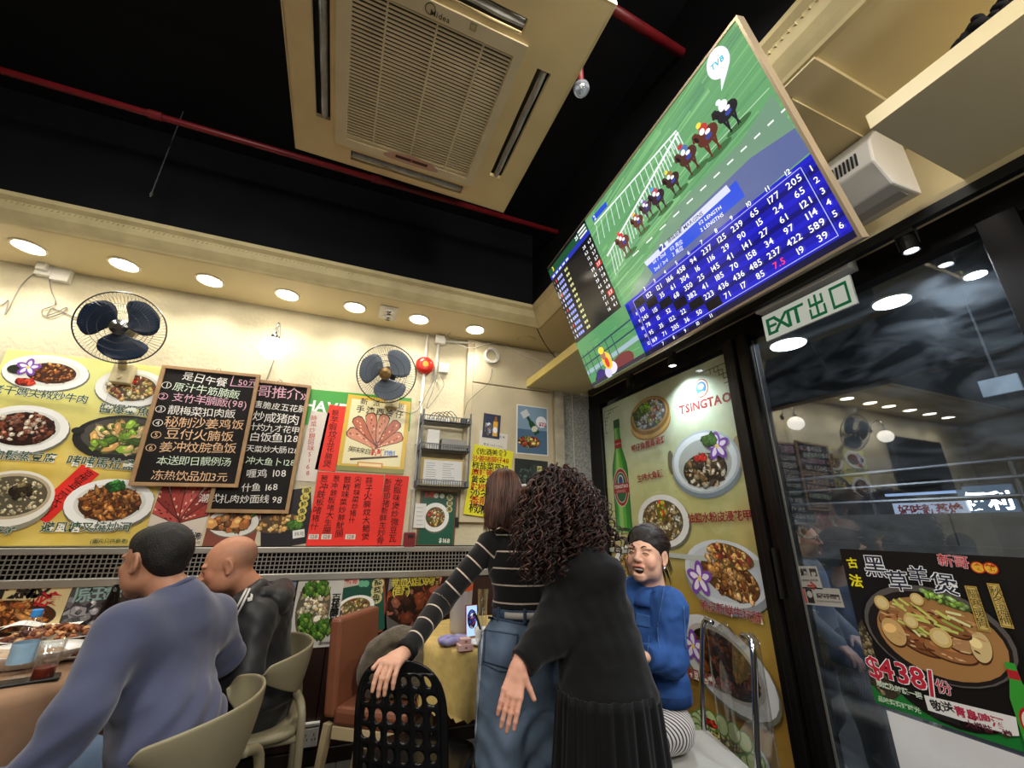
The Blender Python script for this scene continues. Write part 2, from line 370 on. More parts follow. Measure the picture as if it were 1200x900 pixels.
# right wall: solid left part of the front, header, frames
GY1 = PX(706, 479, W)[1]; GY0 = PX(852, 421, W)[1]; zp = PX(706, 479, W)[2]
S('wall_right_header', (W-.02, -4, zp+.03), (W+.12, D, 2.47), frm); S('wall_right_fascia', (W, -4, 2.47), (W+.12, D, 3.6), soffitm)
S('trim_13', (1.87, -4, 2.44), (W+.02, D-.1, 2.47), soffitm); 
# ---------------------------------------------------------------- shelf over the windows
sh = thing('wall_shelf', 'long cream shelf board running under the screen along the glass front', 'shelf', (1.6, 2, 2.45))
MB().span((1.35, .78, 2.45), (1.865, D-.06, 2.474)).build('board', soffitm, sh); MB().span((1.33, .78, 2.445), (1.352, D-.06, 2.51)).build('edge_strip', M('pale_yellow_edge', 'e6d27e', .4, noise=(5, .1)), sh)
MB().span((1.34, D-.06, 2.45), (1.42, D-.052, 2.56)).build('bracket', whitep, sh)
s2 = thing('wall_shelf', 'short cream shelf board beside the white speaker, with black cloth on it', 'shelf', (1.6, 0, 2.47))
yy = PZ(1029, 155, 2.47)
MB().span((yy[0]-.02, -1.6, 2.47), (1.9, yy[1], 2.494)).build('board', soffitm, s2); MB().span((yy[0]-.04, -1.6, 2.465), (yy[0]-.02, yy[1], 2.52)).build('edge_strip', soffitm, s2)
# ---------------------------------------------------------------- glass front
def glass_mat(name, refl=.16, dirt=.05, tint=(.9, .95, 1)):
    m = bpy.data.materials.new(name); m.use_nodes = True; nt = m.node_tree; N = nt.nodes; K = nt.links; N.clear()
    out = N.new('ShaderNodeOutputMaterial'); t = N.new('ShaderNodeBsdfTransparent'); t.inputs[0].default_value = (*tint, 1); g = N.new('ShaderNodeBsdfGlossy'); g.inputs['Roughness'].default_value = .0
    df = N.new('ShaderNodeBsdfDiffuse'); df.inputs[0].default_value = (.75, .85, .95, 1); tl = N.new('ShaderNodeBsdfTranslucent'); tl.inputs[0].default_value = (.75, .85, .95, 1); ad = N.new('ShaderNodeMixShader'); ad.inputs[0].default_value = .5
    K.new(df.outputs[0], ad.inputs[1]); K.new(tl.outputs[0], ad.inputs[2])
    fr = N.new('ShaderNodeLayerWeight'); fr.inputs[0].default_value = .5; pw = N.new('ShaderNodeMath'); pw.operation = 'POWER'; pw.inputs[1].default_value = 4; K.new(fr.outputs['Facing'], pw.inputs[0]); mr = N.new('ShaderNodeMapRange'); mr.inputs[3].default_value = refl; mr.inputs[4].default_value = .8; K.new(pw.outputs[0], mr.inputs[0])
    mx = N.new('ShaderNodeMixShader'); K.new(mr.outputs[0], mx.inputs[0]); K.new(t.outputs[0], mx.inputs[1]); K.new(g.outputs[0], mx.inputs[2])
    tc = N.new('ShaderNodeTexCoord'); mp = N.new('ShaderNodeMapping'); mp.inputs['Scale'].default_value = (1, 1.2, 3.2); n = N.new('ShaderNodeTexNoise'); n.inputs['Scale'].default_value = 2.6; n.inputs['Detail'].default_value = 8; n.inputs['Distortion'].default_value = 1.4
    K.new(tc.outputs['Object'], mp.inputs[0]); K.new(mp.outputs[0], n.inputs['Vector']); m2 = N.new('ShaderNodeMapRange'); m2.inputs[1].default_value = .42; m2.inputs[2].default_value = .72; m2.inputs[3].default_value = dirt*.25; m2.inputs[4].default_value = dirt*2; K.new(n.outputs['Fac'], m2.inputs[0])
    m3 = N.new('ShaderNodeMixShader'); K.new(m2.outputs[0], m3.inputs[0]); K.new(mx.outputs[0], m3.inputs[1]); K.new(ad.outputs[0], m3.inputs[2]); K.new(m3.outputs[0], out.inputs[0]); return m
glassm = glass_mat('window_glass', .125, .03); thin = glass_mat('thin_clear_glass', .09, .0, (.97, .98, .98)); clear = glass_mat('poster_glass', .03, .003, (.97, .98, 1))
gy1 = PX(882, 400, W)[1]; gy0 = PX(1152, 276, W)[1]
post = struct(MB().span((W-.03, GY1, 0), (W+.06, D-.03, zp+.04)).build('trim_14', frm, bevel=.004))
ya, yb = gy1, GY0
w2 = struct(MB().span((W-.005, yb-.09, 0), (W+.08, yb, zp+.03)).build('door_1', frm, bevel=.003))
n_ = 4
for k in range(n_): y1 = ya+(yb-ya)*(k+1)/n_; y0 = ya+(yb-ya)*k/n_; MB().span((W-.05+.018*(k % 2), y0+.004, 0), (W+.05, y1-.004, zp+.05)).build('mullion', frm, w2, bevel=.004)
MB().span((W-.058, ya+.06, 1.0), (W-.045, ya+.075, 1.22)).build('handle', blackp, w2)
win = struct(MB().span((W-.006, gy0, .0), (W, gy1, PX(882, 400, W)[2])).build('window_1', glassm))
MB().span((W-.04, gy0-.1, 0), (W+.05, gy0, zp+.05)).build('window_frame', frm, win, bevel=.004)
MB().span((W-.012, gy1-.008, 0), (W-.006, gy1, PX(882, 400, W)[2])).build('edge_bead', alum, win)
MB().span((W-.006, -1.2, 0), (W, gy0-.14, 2.3)).build('glass_panel', glassm, win)
MB().span((W-.04, gy0-.4, 0), (W+.05, gy0-.34, 2.4)).build('window_frame', frm, win)
S('wall_right_side', (W, -4, 0), (W+.1, -1.2, 2.5), frm)
# ---------------------------------------------------------------- soffit downlights
ringm = M('lamp_ring', 'f2ead2', .4, noise=(6, .05))
XS = [-3.66, -3.21, -2.76, -2.31]+[float(PZ(px, py, z0)[0]) for px, py in [(35, 290), (146, 310), (246, 328), (337, 346), (416, 360), (491, 374), (557, 386)]]
ordw = {4: 'end nearest the socket box', 5: 'one above the blue bladed wall fan', 6: 'one above the taller chalkboard', 7: 'one above the glass globe lamp', 8: 'one just before the twin spot emergency light', 9: 'one just past the twin spot emergency light', 10: 'one above the pillar'}
for i, x in enumerate(XS):
    t = thing('downlight', ('round recessed white downlight in the cream soffit, '+ordw[i]) if i in ordw else 'round recessed white downlight in the soffit, '+('last one by the far wall', 'second from the far wall', 'third from the far wall', 'one above the switched off screen')[i], 'downlight', (x, 2.905, z0), 'downlights along the back soffit')
    MB().lathe([(.082, 0), (.082, -.006), (.07, -.008), (.068, 0)], (x, 2.905, z0), n=28).build('ring', ringm, t, smooth=False)
    MB().lathe([(.066, -.002), (.066, -.0065)], (x, 2.905, z0), n=28).build('diffuser', lampm, t)
    area('downlight_lamp', (x, 2.905, z0-.012), (x, 2.905, 0), .12, 2.5, (1, .95, .86), 128)
cvr = tag(MB().lathe([(.075, -.008), (.08, 0)], PZ(617, 398, z0), n=24).build('ceiling_cover', soffitm), 'blank round cover plate in the soffit above the pillar', 'cover')
x, y, z = PZ(455, 366, z0); t = thing('emergency_light', 'white square emergency light with two small swivel spots in the soffit', 'light', (x, y, z0))
MB().box((x, y, z0-.005), (.13, .2, .01)).build('plate', whitep, t, bevel=.003)
for dy in (-.045, .05):
    MB().lathe([(.036, 0), (.036, -.012), (.03, -.014)], (x+.005, y+dy, z0-.01), n=20).build('bezel', whitep, t); e = MB().ball((x+.005, y+dy, z0-.02), (.024, .024, .02), 14).build('spot', chrome, t, smooth=True)
    MB().box((x+.005, y+dy, z0-.042), (.03, .006, .004)).build('bulb', blackp, t)
# ---------------------------------------------------------------- air conditioner cassette
a = PZ(347, 170, 2.97); b = PZ(590, 246, 2.97); e = b-a; e /= np.linalg.norm(e)
AC = Board(a, e, np.cross((0, 0, -1), e), .95, .95, .02); AC.w = AC.h = float(np.linalg.norm(b-a))
acm = M('aged_cream_plastic', 'e6cd96', .4, noise=(3, .14)); acg = M('grille_cream_plastic', 'e0d0a8', .45, noise=(6, .1)); foam = M('grey_foam_strip', 'a8a59c', .9, noise=(30, .2))
t = AC.thing('air_conditioner', 'large square cream ceiling cassette air conditioner with slatted grille hanging under the black ceiling', 'air conditioner')
def holed(B, r, holes, n0, n1, name, mat, root, bev=0, col=None):
    us = sorted({r[0], r[2]}|{h[0] for h in holes}|{h[2] for h in holes}); vs = sorted({r[1], r[3]}|{h[1] for h in holes}|{h[3] for h in holes}); mb = MB()
    for i in range(len(us)-1):
        run = None
        for j in range(len(vs)-1):
            cu = (us[i]+us[i+1])/2; cv = (vs[j]+vs[j+1])/2; inh = any(h[0] < cu < h[2] and h[1] < cv < h[3] for h in holes)
            if not inh: mb.box(B.P(cu, cv, (n0+n1)/2), (us[i+1]-us[i], vs[j+1]-vs[j], n1-n0), (B.U, B.V, B.N))
    return mb.build(name, mat, root, bevel=bev)
def acl(zx, zy): return AC.loc(320+zx/3, zy/3)
g0 = acl(262, 470); g1 = acl(845, 180); p0 = acl(222, 485); p1 = acl(895, 150)
bo = acl(275, 535); bo2 = acl(665, 660); rt = acl(790, 615); rt2 = acl(940, 232); w = AC.w
# far vent, right vent, left vent (mirrored), near vent (mirrored)
fv = (bo[0], bo[1]-.024, bo2[0], bo[1]+.03); rv = ((rt[0]+rt2[0])/2-.028, rt[1], (rt[0]+rt2[0])/2+.03, rt2[1]); lv = (w-rv[2]-.005, rv[1], w-rv[0]-.005, rv[3]); nv = (fv[0], w-fv[3], fv[2], w-fv[1])
gh = (g0[0], g0[1], g1[0], g1[1]); pT = p1[1]+.004; nvc = acl(785, 42)[1]; nv = (fv[0], nvc-.02, fv[2], nvc+.034)
holed(AC, (0, 0, w, w), [fv, rv, lv, nv, gh], 0, .02, 'panel', acm, t, 0)
MB().box(AC.P(w/2, w/2, -.19), (.86, .86, .24), (AC.U, AC.V, AC.N)).build('casing', blackp, t)
for q in [((0, .006, 0), (w, .012, .034)), ((0, w-.006, 0), (w, .012, .034))]: MB().box(AC.P(w/2, q[0][1], 0), (w, .012, .04), (AC.U, AC.V, AC.N)).build('edge_trim', acm, t, bevel=.005)
for u_ in (.006, w-.006): MB().box(AC.P(u_, w/2, 0), (.012, w-.02, .04), (AC.U, AC.V, AC.N)).build('edge_trim', acm, t, bevel=.005)
gp = holed(AC, (p0[0], p0[1], p1[0], pT), [gh], .0205, .03, 'grille_frame', acg, t)
nS = 42
for k in range(nS):
    v_ = gh[1]+(gh[3]-gh[1])*(k+.5)/nS; o = MB().box(AC.P((gh[0]+gh[2])/2, v_, .023), (gh[2]-gh[0], .0060, .006), (AC.U, AC.V, AC.N)).build('slat', acg, t)
for k in (.2, .5, .8): u_ = gh[0]+(gh[2]-gh[0])*k; MB().box(AC.P(u_, (gh[1]+gh[3])/2, .018), (.006, gh[3]-gh[1], .014), (AC.U, AC.V, AC.N)).build('rib', acg, t)
for h in (fv, rv, lv, nv):
    lo = (h[2]-h[0]) > (h[3]-h[1]); c = ((h[0]+h[2])/2, (h[1]+h[3])/2)
    MB().grid(lambda i, j: AC.P(h[0]+.006+(h[2]-h[0]-.012)*(i if lo else (.35+.5*j)), h[1]+.004+(h[3]-h[1]-.008)*((.25+.55*j) if lo else i), .004+.018*math.sin(PI*j)+.003*math.sin(i*17)), 16, 5).build('louver', foam, t, solid=.004)
AC.lay = .031
a_, b_ = acl(350, 510), acl(618, 595); cc = ((a_[0]+b_[0])/2, (a_[1]+b_[1])/2-.002)
AC.poly([(cc[0]+.13*math.cos(q), cc[1]-.004+(.042*math.sin(q) if math.sin(q) > 0 else .012*math.sin(q))) for q in np.linspace(0, 2*PI, 30, endpoint=False)], 'c39a84'); AC.rect(cc[0]-.075, cc[1]+.002, cc[0]+.075, cc[1]+.019, '3a1512'); AC.ell((cc[0]+.0, cc[1]+.01), .004, .004, 'c86a5a', 0, 8)
AC.print('display')
q = acl(585, 32)
AC.ell((q[0]-.03, q[1]+.006), .018, .018, '4a4636'); AC.ell((q[0]-.03, q[1]+.006), .015, .015, 'cdbb92'); AC.print('emblem'); AC.lineuv('Midea', (q[0]-.03, q[1]-.002), (q[0]+.04, q[1]-.002), '4a4636', .026, .01)
AC.print('lettering'); q = acl(705, 75); AC.rect(q[0]-.012, q[1]-.012, q[0]+.012, q[1]+.012, 'a8986f'); AC.rect(q[0]-.008, q[1]-.008, q[0]+.008, q[1]+.008, 'c6b48a')
AC.print('sensor_window')
# ---------------------------------------------------------------- pipes, rods and the sprinkler under the black ceiling
def pipe(label, pts, r, mat=red, name='pipe', cat='pipe', cl=True, group=None):
    t = thing(name, label, cat, pts[0], group); MB().tube(pts, r, 12).build('tube', mat, t, smooth=True)
    if cl:
        a, b = np.array(pts[0]), np.array(pts[-1]); L = np.linalg.norm(b-a); d = (b-a)/L
        for k in range(1, int(L/1.1)+1): c = a+d*(k*1.1-.4); MB().tube([c-d*.03, c+d*.03], r*1.35, 12).build('coupling', mat, t, smooth=False)
    return t
pz = 3.3; q0 = PZ(0, 83, pz); q1 = PZ(640, 268, pz)
pipe('long dark red sprinkler pipe crossing the black ceiling behind the air conditioner', [(q0[0]-1.2, (q0[1]+q1[1])/2, pz), (q1[0]+.15, (q0[1]+q1[1])/2, pz)], .017)
a = PZ(655, -30, 3.35); b = PZ(805, 66, 3.35); pipe('short dark red branch pipe between the air conditioner and the screen', [a, b], .02)
a = PZ(880, -20, 3.4); b = PZ(755, 150, 3.4); pipe('dark red pipe running away above the top edge of the screen', [a, b], .024)
a = PZ(678, 52, 3.33); s_ = thing('sprinkler', 'red drop pipe ending in a round clear guarded sprinkler head', 'sprinkler', a)
dz = PY(678, 97, a[1]); MB().tube([(a[0], a[1], 3.6), (a[0], a[1], dz[2])], .014, 12).build('drop_pipe', red, s_, smooth=True)
guard = glass_mat('dusty_clear_guard', .15, .5, (.8, .8, .8)); MB().ball((a[0], a[1], dz[2]-.028), .034, 18).build('guard', guard, s_, smooth=True); MB().lathe([(.01, 0), (.012, -.02), (.004, -.035)], (a[0], a[1], dz[2]+.002), n=10).build('head', chrome, s_)
rodm = M('zinc_rod', '77787c', .4, .7, noise=(20, .2))
for i, (p, q, yv, lb) in enumerate([((220, 118), (176, 230), 2.35, 'thin threaded ceiling rod hanging left of the air conditioner'), ((235, 160), (226, 205), 2.6, 'shorter threaded rod behind the long one by the red pipe'), ((722, 98), (740, 175), 1.35, 'thin wire hanging between sprinkler head and screen'), ((649, 250), (650, 296), 2.4, 'thin rod hanging just behind the screen corner')]):
    a = PY(*p, yv); b = PY(*q, yv); x = (a[0]+b[0])/2; t = thing('hanging_rod', lb, 'rod', (x, yv, a[2]), 'ceiling rods'); MB().tube([(x, yv, 3.6), (x, yv, b[2])], .003, 6).build('rod', rodm, t); MB().lathe([(.007, 0), (.007, .012)], (x, yv, b[2]+.01), n=6).build('nut', rodm, t)
# ---------------------------------------------------------------- the screen
SCR = bpy.data.materials.new('lit_screen'); SCR.use_nodes = True; nt = SCR.node_tree; bs = nt.nodes['Principled BSDF']; at_ = nt.nodes.new('ShaderNodeAttribute'); at_.attribute_name = 'Col'
bs.inputs['Base Color'].default_value = (.01, .01, .012, 1); bs.inputs['Roughness'].default_value = .12; nt.links.new(at_.outputs['Color'], bs.inputs['Emission Color']); bs.inputs['Emission Strength'].default_value = 1.15
K3 = np.array([[F_PX, 0, 600], [0, F_PX, 450], [0, 0, 1]]); A = []
for (X_, Y_), (x, y) in zip([(0, 0), (1, 0), (1, 1), (0, 1)], [(697, 455), (1012, 278), (860, 22), (641, 315)]):
    A += [[X_, Y_, 1, 0, 0, 0, -x*X_, -x*Y_, -x], [0, 0, 0, X_, Y_, 1, -y*X_, -y*Y_, -y]]
H = np.linalg.svd(np.array(A))[2][-1].reshape(3, 3); Bm = np.linalg.inv(K3)@H; Bm = -Bm if Bm[2, 2] < 0 else Bm
Mw = np.array([_r, -_u, _fw]).T; av, bv, tv_ = [Mw@Bm[:, i] for i in range(3)]; sc_ = 1.45/np.linalg.norm(av)
U = av/np.linalg.norm(av); V = bv-U*(bv@U); V /= np.linalg.norm(V); T = Board(CAM+tv_*sc_, U, V, 1.45, 1.45/1.765, .0)
root = T.thing('television', 'very large flat television tilted down from the soffit, showing a horse race', 'television'); w, h = T.w, T.h
MB().box(T.P(w/2, h/2, -.02), (w-.01, h-.01, .03), (T.U, T.V, T.N)).build('back_casing', blackp, root, bevel=.004)
bz = M('champagne_bezel', 'b5a48a', .35, .5, noise=(9, .06)); mb = MB(); r_ = .009
for (u_, v_, a, b) in ((w/2, r_/2, w, r_), (w/2, h-r_/2, w, r_), (r_/2, h/2, r_, h-2*r_), (w-r_/2, h/2, r_, h-2*r_)): mb.box(T.P(u_, v_, -.012), (a, b, .036), (T.U, T.V, T.N))
mb.build('bezel', bz, root)
for k in (.3, .7): c = T.P(w*k, h*.8, -.03); MB().tube([c, (c[0]+.12, c[1], z0+.3)], .018, 10).build('mount_arm', blackp, root); MB().tube([T.P(w*k, h*.25, -.03), (1.36, c[1], 2.47)], .008, 8).build('stay', blackp, root)
T.lay = .0002
def Q(*p): return [T.loc(*q) for q in p]
i0, i1, j0, j1 = r_, w-r_, r_, h-r_
T.rect(i0, j0, i1, j1, '5f9562')
R = random.Random(3)
for k in range(300):    # turf: long streaks of green along the track
    c = (R.uniform(.25, 1.4), R.uniform(.2, .8)); L = R.uniform(.05, .25); th = R.uniform(.004, .014); an = .12
    T.poly([(c[0]-L, c[1]-L*an), (c[0]+L, c[1]+L*an-th), (c[0]+L, c[1]+L*an)], R.choice(['689e68', '5a8e5e', '72a86e', '568660', '7cb078', '649a6e']))
T.poly(Q((950, 178), (905, 110), (870, 165), (790, 245), (740, 345), (735, 358)), '6a8a72'); T.poly(Q((950, 178), (932, 150), (880, 185), (800, 262), (760, 330), (735, 360)), '55608c')
T.clip(i0, j0, i1, j1)
# rails
def barpx(p, q, wpx, col): a, b = np.array(T.loc(*p)), np.array(T.loc(*q)); d = (b-a)/np.linalg.norm(b-a); n = np.array([-d[1], d[0]])*wpx; T.poly([a-n, b-n, b+n, a+n], col)
for k in range(17):
    f = k/16; x, y = 699+(790-699)*f, 264+(155-264)*f; barpx((x, y), (x+4+3*f, y+22-9*f), .0022, 'c8dcd0')
barpx((697, 263), (793, 153), .0035, 'e6f0ea')
for k in range(30):
    f = k/29; x, y = 716+(795-716)*f, 296+(157-296)*f; barpx((x, y), (x+6, y+26-14*f), .0022, 'd4e0dc')
barpx((712, 300), (795, 155), .0045, 'f2f6f4'); barpx((820, 190), (902, 103), .0015, 'a9c8a4')
for f in np.linspace(0, 1, 12): x, y = 742+(916-742)*f, 300+(132-300)*f; barpx((x, y), (x+7, y-6.5), .0028, 'e9f2e6')
def horse(px, py, s, coat, silk, cap):
    c = T.loc(px, py); s *= .00155
    def E(dx, dy, a, b, col, r=0): T.ell((c[0]+dx*s, c[1]+dy*s), a*s, b*s, col, r, 12)
    E(10, -46, 34, 8, '3a6238')
    for dx, t_ in ((-14, .2), (-6, -.15), (8, .25), (16, -.2)):
        T.poly([(c[0]+(dx-3)*s, c[1]-12*s), (c[0]+(dx+3)*s, c[1]-12*s), (c[0]+(dx+2+t_*30)*s, c[1]-46*s), (c[0]+(dx-1+t_*30)*s, c[1]-46*s)], coat)
    E(0, 0, 26, 17, coat); E(12, 2, 18, 16, coat); E(-20, 14, 9, 18, coat, .6); E(-26, 20, 11, 6, coat, .9); E(-24, 14, 4, 9, '1c1210', .4)
    E(0, 22, 12, 11, silk); E(-5, 18, 7, 7, 'e8e8ea'); E(-6, 36, 7, 6, cap); E(6, 8, 7, 5, 'f0f0f0'); E(4, -2, 9, 6, '35408a')
for a in [(852, 132, .95, '1d1a20', 'e4e6ee', 'f4f4f8'), (829, 160, 1.05, '5a2a1e', 'b03a2c', 'e8d24a'), (806, 184, 1.0, '4a2a22', '4a6a9a', 'b42a3c'), (788, 212, .85, '3a2622', '8a6a3a', 'd8c84a'), (771, 232, .9, '33222a', 'b04a5a', '4aa0d0'), (758, 244, .75, '44303a', '7a5a9a', 'c8d0e0'), (748, 260, .8, '5a3428', '9a5a4a', 'd8b64a'), (731, 284, .95, '60302a', 'c03a3c', 'd84a3c')]: horse(*a)
# logo bubble, margin banner
c = T.loc(842, 74); T.ell(c, .042, .05, 'eef4fa'); T.poly([(c[0]-.01, c[1]-.04), (c[0]+.02, c[1]-.045), (c[0]-.03, c[1]-.085)], 'eef4fa'); T.line('TVB', (834, 81), (849, 66), '2aa6c8', None, .03)
def zl(zx, zy): return (620+zx/3.214, 180+zy/3.214)
T.poly(Q(zl(238, 240), zl(290, 180), zl(297, 198), zl(245, 258)), '2a4ac0'); T.line('2', zl(245, 246), zl(252, 236), 'f0f0f0'); 
T.poly(Q(zl(435, 410), zl(745, 118), zl(762, 140), zl(447, 424)), 'c8cce8'); T.poly(Q(zl(447, 424), zl(762, 140), zl(755, 128), zl(782, 100), zl(815, 160), zl(472, 456)), '1e46c8')
T.poly(Q(zl(488, 358), zl(510, 338), zl(518, 350), zl(496, 370)), '24349a'); T.line('2', zl(497, 357), zl(510, 346), 'ffffff')
T.line('勝負距離 MARGINS', zl(524, 332), zl(656, 222), '20243c'); T.line('1/2 LENGTH', zl(640, 266), zl(726, 200), 'f4f4ff'); T.line('2 LENGTHS', zl(648, 290), zl(734, 226), 'f4f4ff'); T.line('1st / 2nd', zl(466, 412), zl(516, 374), 'dfe4ff'); T.line('2nd / 3rd', zl(474, 438), zl(524, 398), 'dfe4ff'); T.line('1/2 馬位', zl(532, 362), zl(580, 330), 'dfe4ff'); T.line('2 馬位', zl(542, 382), zl(582, 352), 'dfe4ff')
T.print('race_picture', SCR)
# odds table
o_ = np.array(Q((732, 360))[0]); tr = np.array(Q((948, 180))[0]); T.rect(o_[0], j0, i1, o_[1]+.004, '14149a'); 
c2 = T.loc(758.5, 340.2); c12 = T.loc(925.9, 203.7); du = (c12[0]-c2[0])/10; r1 = T.loc(947.6, 200.2); r6 = T.loc(986.6, 264.4); dv = (r6[1]-r1[1])/5
def cell(i, j): return (c2[0]+(i-2)*du, r1[1]+(j-1)*dv)
for j in range(0, 8): T.rect(o_[0], cell(2, j)[1]-abs(dv)*.5, i1, cell(2, j)[1]-abs(dv)*.06, '0a0a66' if j % 2 else '1a1ab4')
T.rect(o_[0], j0, i1, cell(2, 6.75)[1], '0b0b30')
for j in range(1, 7): u_, v_ = cell(j, j); T.rect(u_-du*.5, v_+dv*.5, u_+du*.5, v_-dv*.5, '06060e')
ROW = [[152, 121, 166, 458, 94, 237, 125, 239, 65, 177, 205], [35, 61, 304, 16, 116, 29, 90, 15, 24, 65], [68, 350, 25, 145, 41, 141, 27, 61, 121], [382, 41, 185, 70, 158, 34, 97, 114], [223, 436, 436, 485, 237, 422, 589], [71, 17, 85, '7.5', 19, 39]]
LOW = [[], [113], [245, 115], [78, 15, 52], [95, 35, 122, 22], [169, 71, 205, 36, 50]]
def num(i, j, t_, s=.034, col='ffffff', bold=.006):
    u_, v_ = cell(i, j); t_ = str(t_); L = sum(glyph(c, 0)[2] for c in t_)*s; T.lineuv(t_, (u_-L/2, v_), (u_+L/2, v_), col, s, bold)
for j in range(6):
    for k, v in enumerate(ROW[j]): num(j+2+k, j+1, v, .031, 'ff4040' if v == '7.5' else 'ffffff')
    for k, v in enumerate(LOW[j]): num(1+k, j+1, v, .028)
    num(12.75, j+1, j+1, .027)
    if j: num(.4, j+1, j+7, .022)
for i in range(2, 13): num(i, .12, i, .024)
for i in range(5): num(1.6+i, 6.95, i+7, .022)
a = cell(.62, .5); b = cell(12.5, 6.6)
for q in ((a[0], a[1], b[0], a[1]+.0022), (a[0], b[1], b[0], b[1]+.0022), (a[0], b[1], a[0]+.0022, a[1]), (b[0], b[1], b[0]+.0022, a[1])): T.rect(*q, 'a8b0f0')
T.print('odds_table', SCR)
# runner list
lp = Q((687, 259), (732, 360)); uR = (lp[0][0]+lp[1][0])/2; vB = T.loc(678, 402)[1]; T.rect(i0, vB, uR, j1, '101014'); T.rect(i0, j1-.06, uR, j1-.018, '1c4a2c'); T.rect(i0, j1-.085, uR, j1-.06, '2430a0')
for k in range(5): T.rect(i0+.02+k*.045, j1-.08, i0+.05+k*.045, j1-.068, 'c8d0f8')
for k in range(3): T.rect(uR-.09, j1-.015-k*.018, uR-.015, j1-.024-k*.018, 'e0e0e0')
T.lineuv('3', (i0+.045, j1-.035), (i0+.065, j1-.035), 'f4e03a', .036, .03); T.lineuv('25', (uR-.13, j1-.034), (uR-.1, j1-.034), 'ffffff', .028, .02)
OD = ['6.7', '2.8', '3.7', '3.7', '17', '7.3', '7.8', '2.6', '4.8', '1.7', '3.3', '4.1']; O2 = ['28', '6.2', '12', '13', '59', '4.2', '25', '6.5', '19', '7.7', '31', '16']; dvr = (j1-.1-vB)/12.4
for k in range(12):
    v = j1-.1-dvr*(k+.4)
    if k in (4, 9): T.rect(uR-.05, v-dvr*.4, uR-.006, v+dvr*.4, 'c83030')
    T.lineuv(OD[k], (uR-.045, v), (uR-.012, v), 'f4f4f4', .024, .02); T.lineuv(O2[k], (uR-.1, v), (uR-.07, v), 'f4f4f4', .024, .02)
    T.lineuv(str(k+1), (i0+.01, v), (i0+.022, v), 'd0d0e0', .02, .01)
    for q in range(3): T.rect(i0+.062+q*.022, v-.009, i0+.08+q*.022, v+.008, '8c96e8' if k % 2 else 'a0aaf0')
    for q in range(2): T.rect(i0+.155+q*.02, v-.008, i0+.171+q*.02, v+.007, 'c8c88a')
    T.ell((i0+.043, v), .006, .011, 'd8d8e8' if k % 3 else 'd04040', 0, 8)
T.print('runner_list', SCR)
# jockey picture
uJ = Q((732, 360), (758, 410)); uJ = uR+.0; T.rect(i0, j0, uJ+.03, vB, '4f8a58')
for k in range(40): c = (R.uniform(i0, uJ), R.uniform(j0+.05, vB)); L = .03; T.poly([(c[0]-L, c[1]), (c[0]+L, c[1]-.006), (c[0]+L, c[1])], R.choice(['5a9460', '467c50', '62a068']))
for k, v in enumerate((.12, .17)): T.poly([(i0, v+.02), (uJ+.03, v+.035), (uJ+.03, v+.043), (i0, v+.028)], '24384e')
T.poly([(i0, .085), (uJ+.03, .1), (uJ+.03, .125), (i0, .108)], '8fa8b0')
for k in range(6): T.rect(i0+.02+k*.06, .07, i0+.027+k*.06, .21, '2c4a50')
c = T.loc(716, 425); 
T.ell((c[0]+.11, c[1]-.035), .1, .045, '6a3436', .1); T.ell((c[0]-.05, c[1]-.06), .12, .04, '2a2040', -.1); T.ell((c[0]-.1, c[1]-.045), .05, .045, '34266a'); T.rect(i0, j0, uJ+.03, .03, '2b2a3a')
T.ell((c[0]+.01, c[1]-.03), .05, .035, 'd8d4e8'); T.ell((c[0]-.03, c[1]-.045), .03, .03, 'c4c0da'); T.ell((c[0]-.005, c[1]+.02), .04, .052, 'e8b83a', .2); T.ell((c[0]-.008, c[1]+.01), .018, .03, 'c8382e'); T.ell((c[0]-.02, c[1]+.06), .022, .03, 'a06a54'); T.ell((c[0]-.022, c[1]+.085), .026, .02, 'f0cc3c'); T.ell((c[0]+.02, c[1]+.035), .015, .02, 'e8c04a')
T.clip(i0, j0, uJ+.03, vB)
T.rect(uJ, j0, uJ+.03, vB, '0f0f60') if False else None
T.print('jockey_picture', SCR)
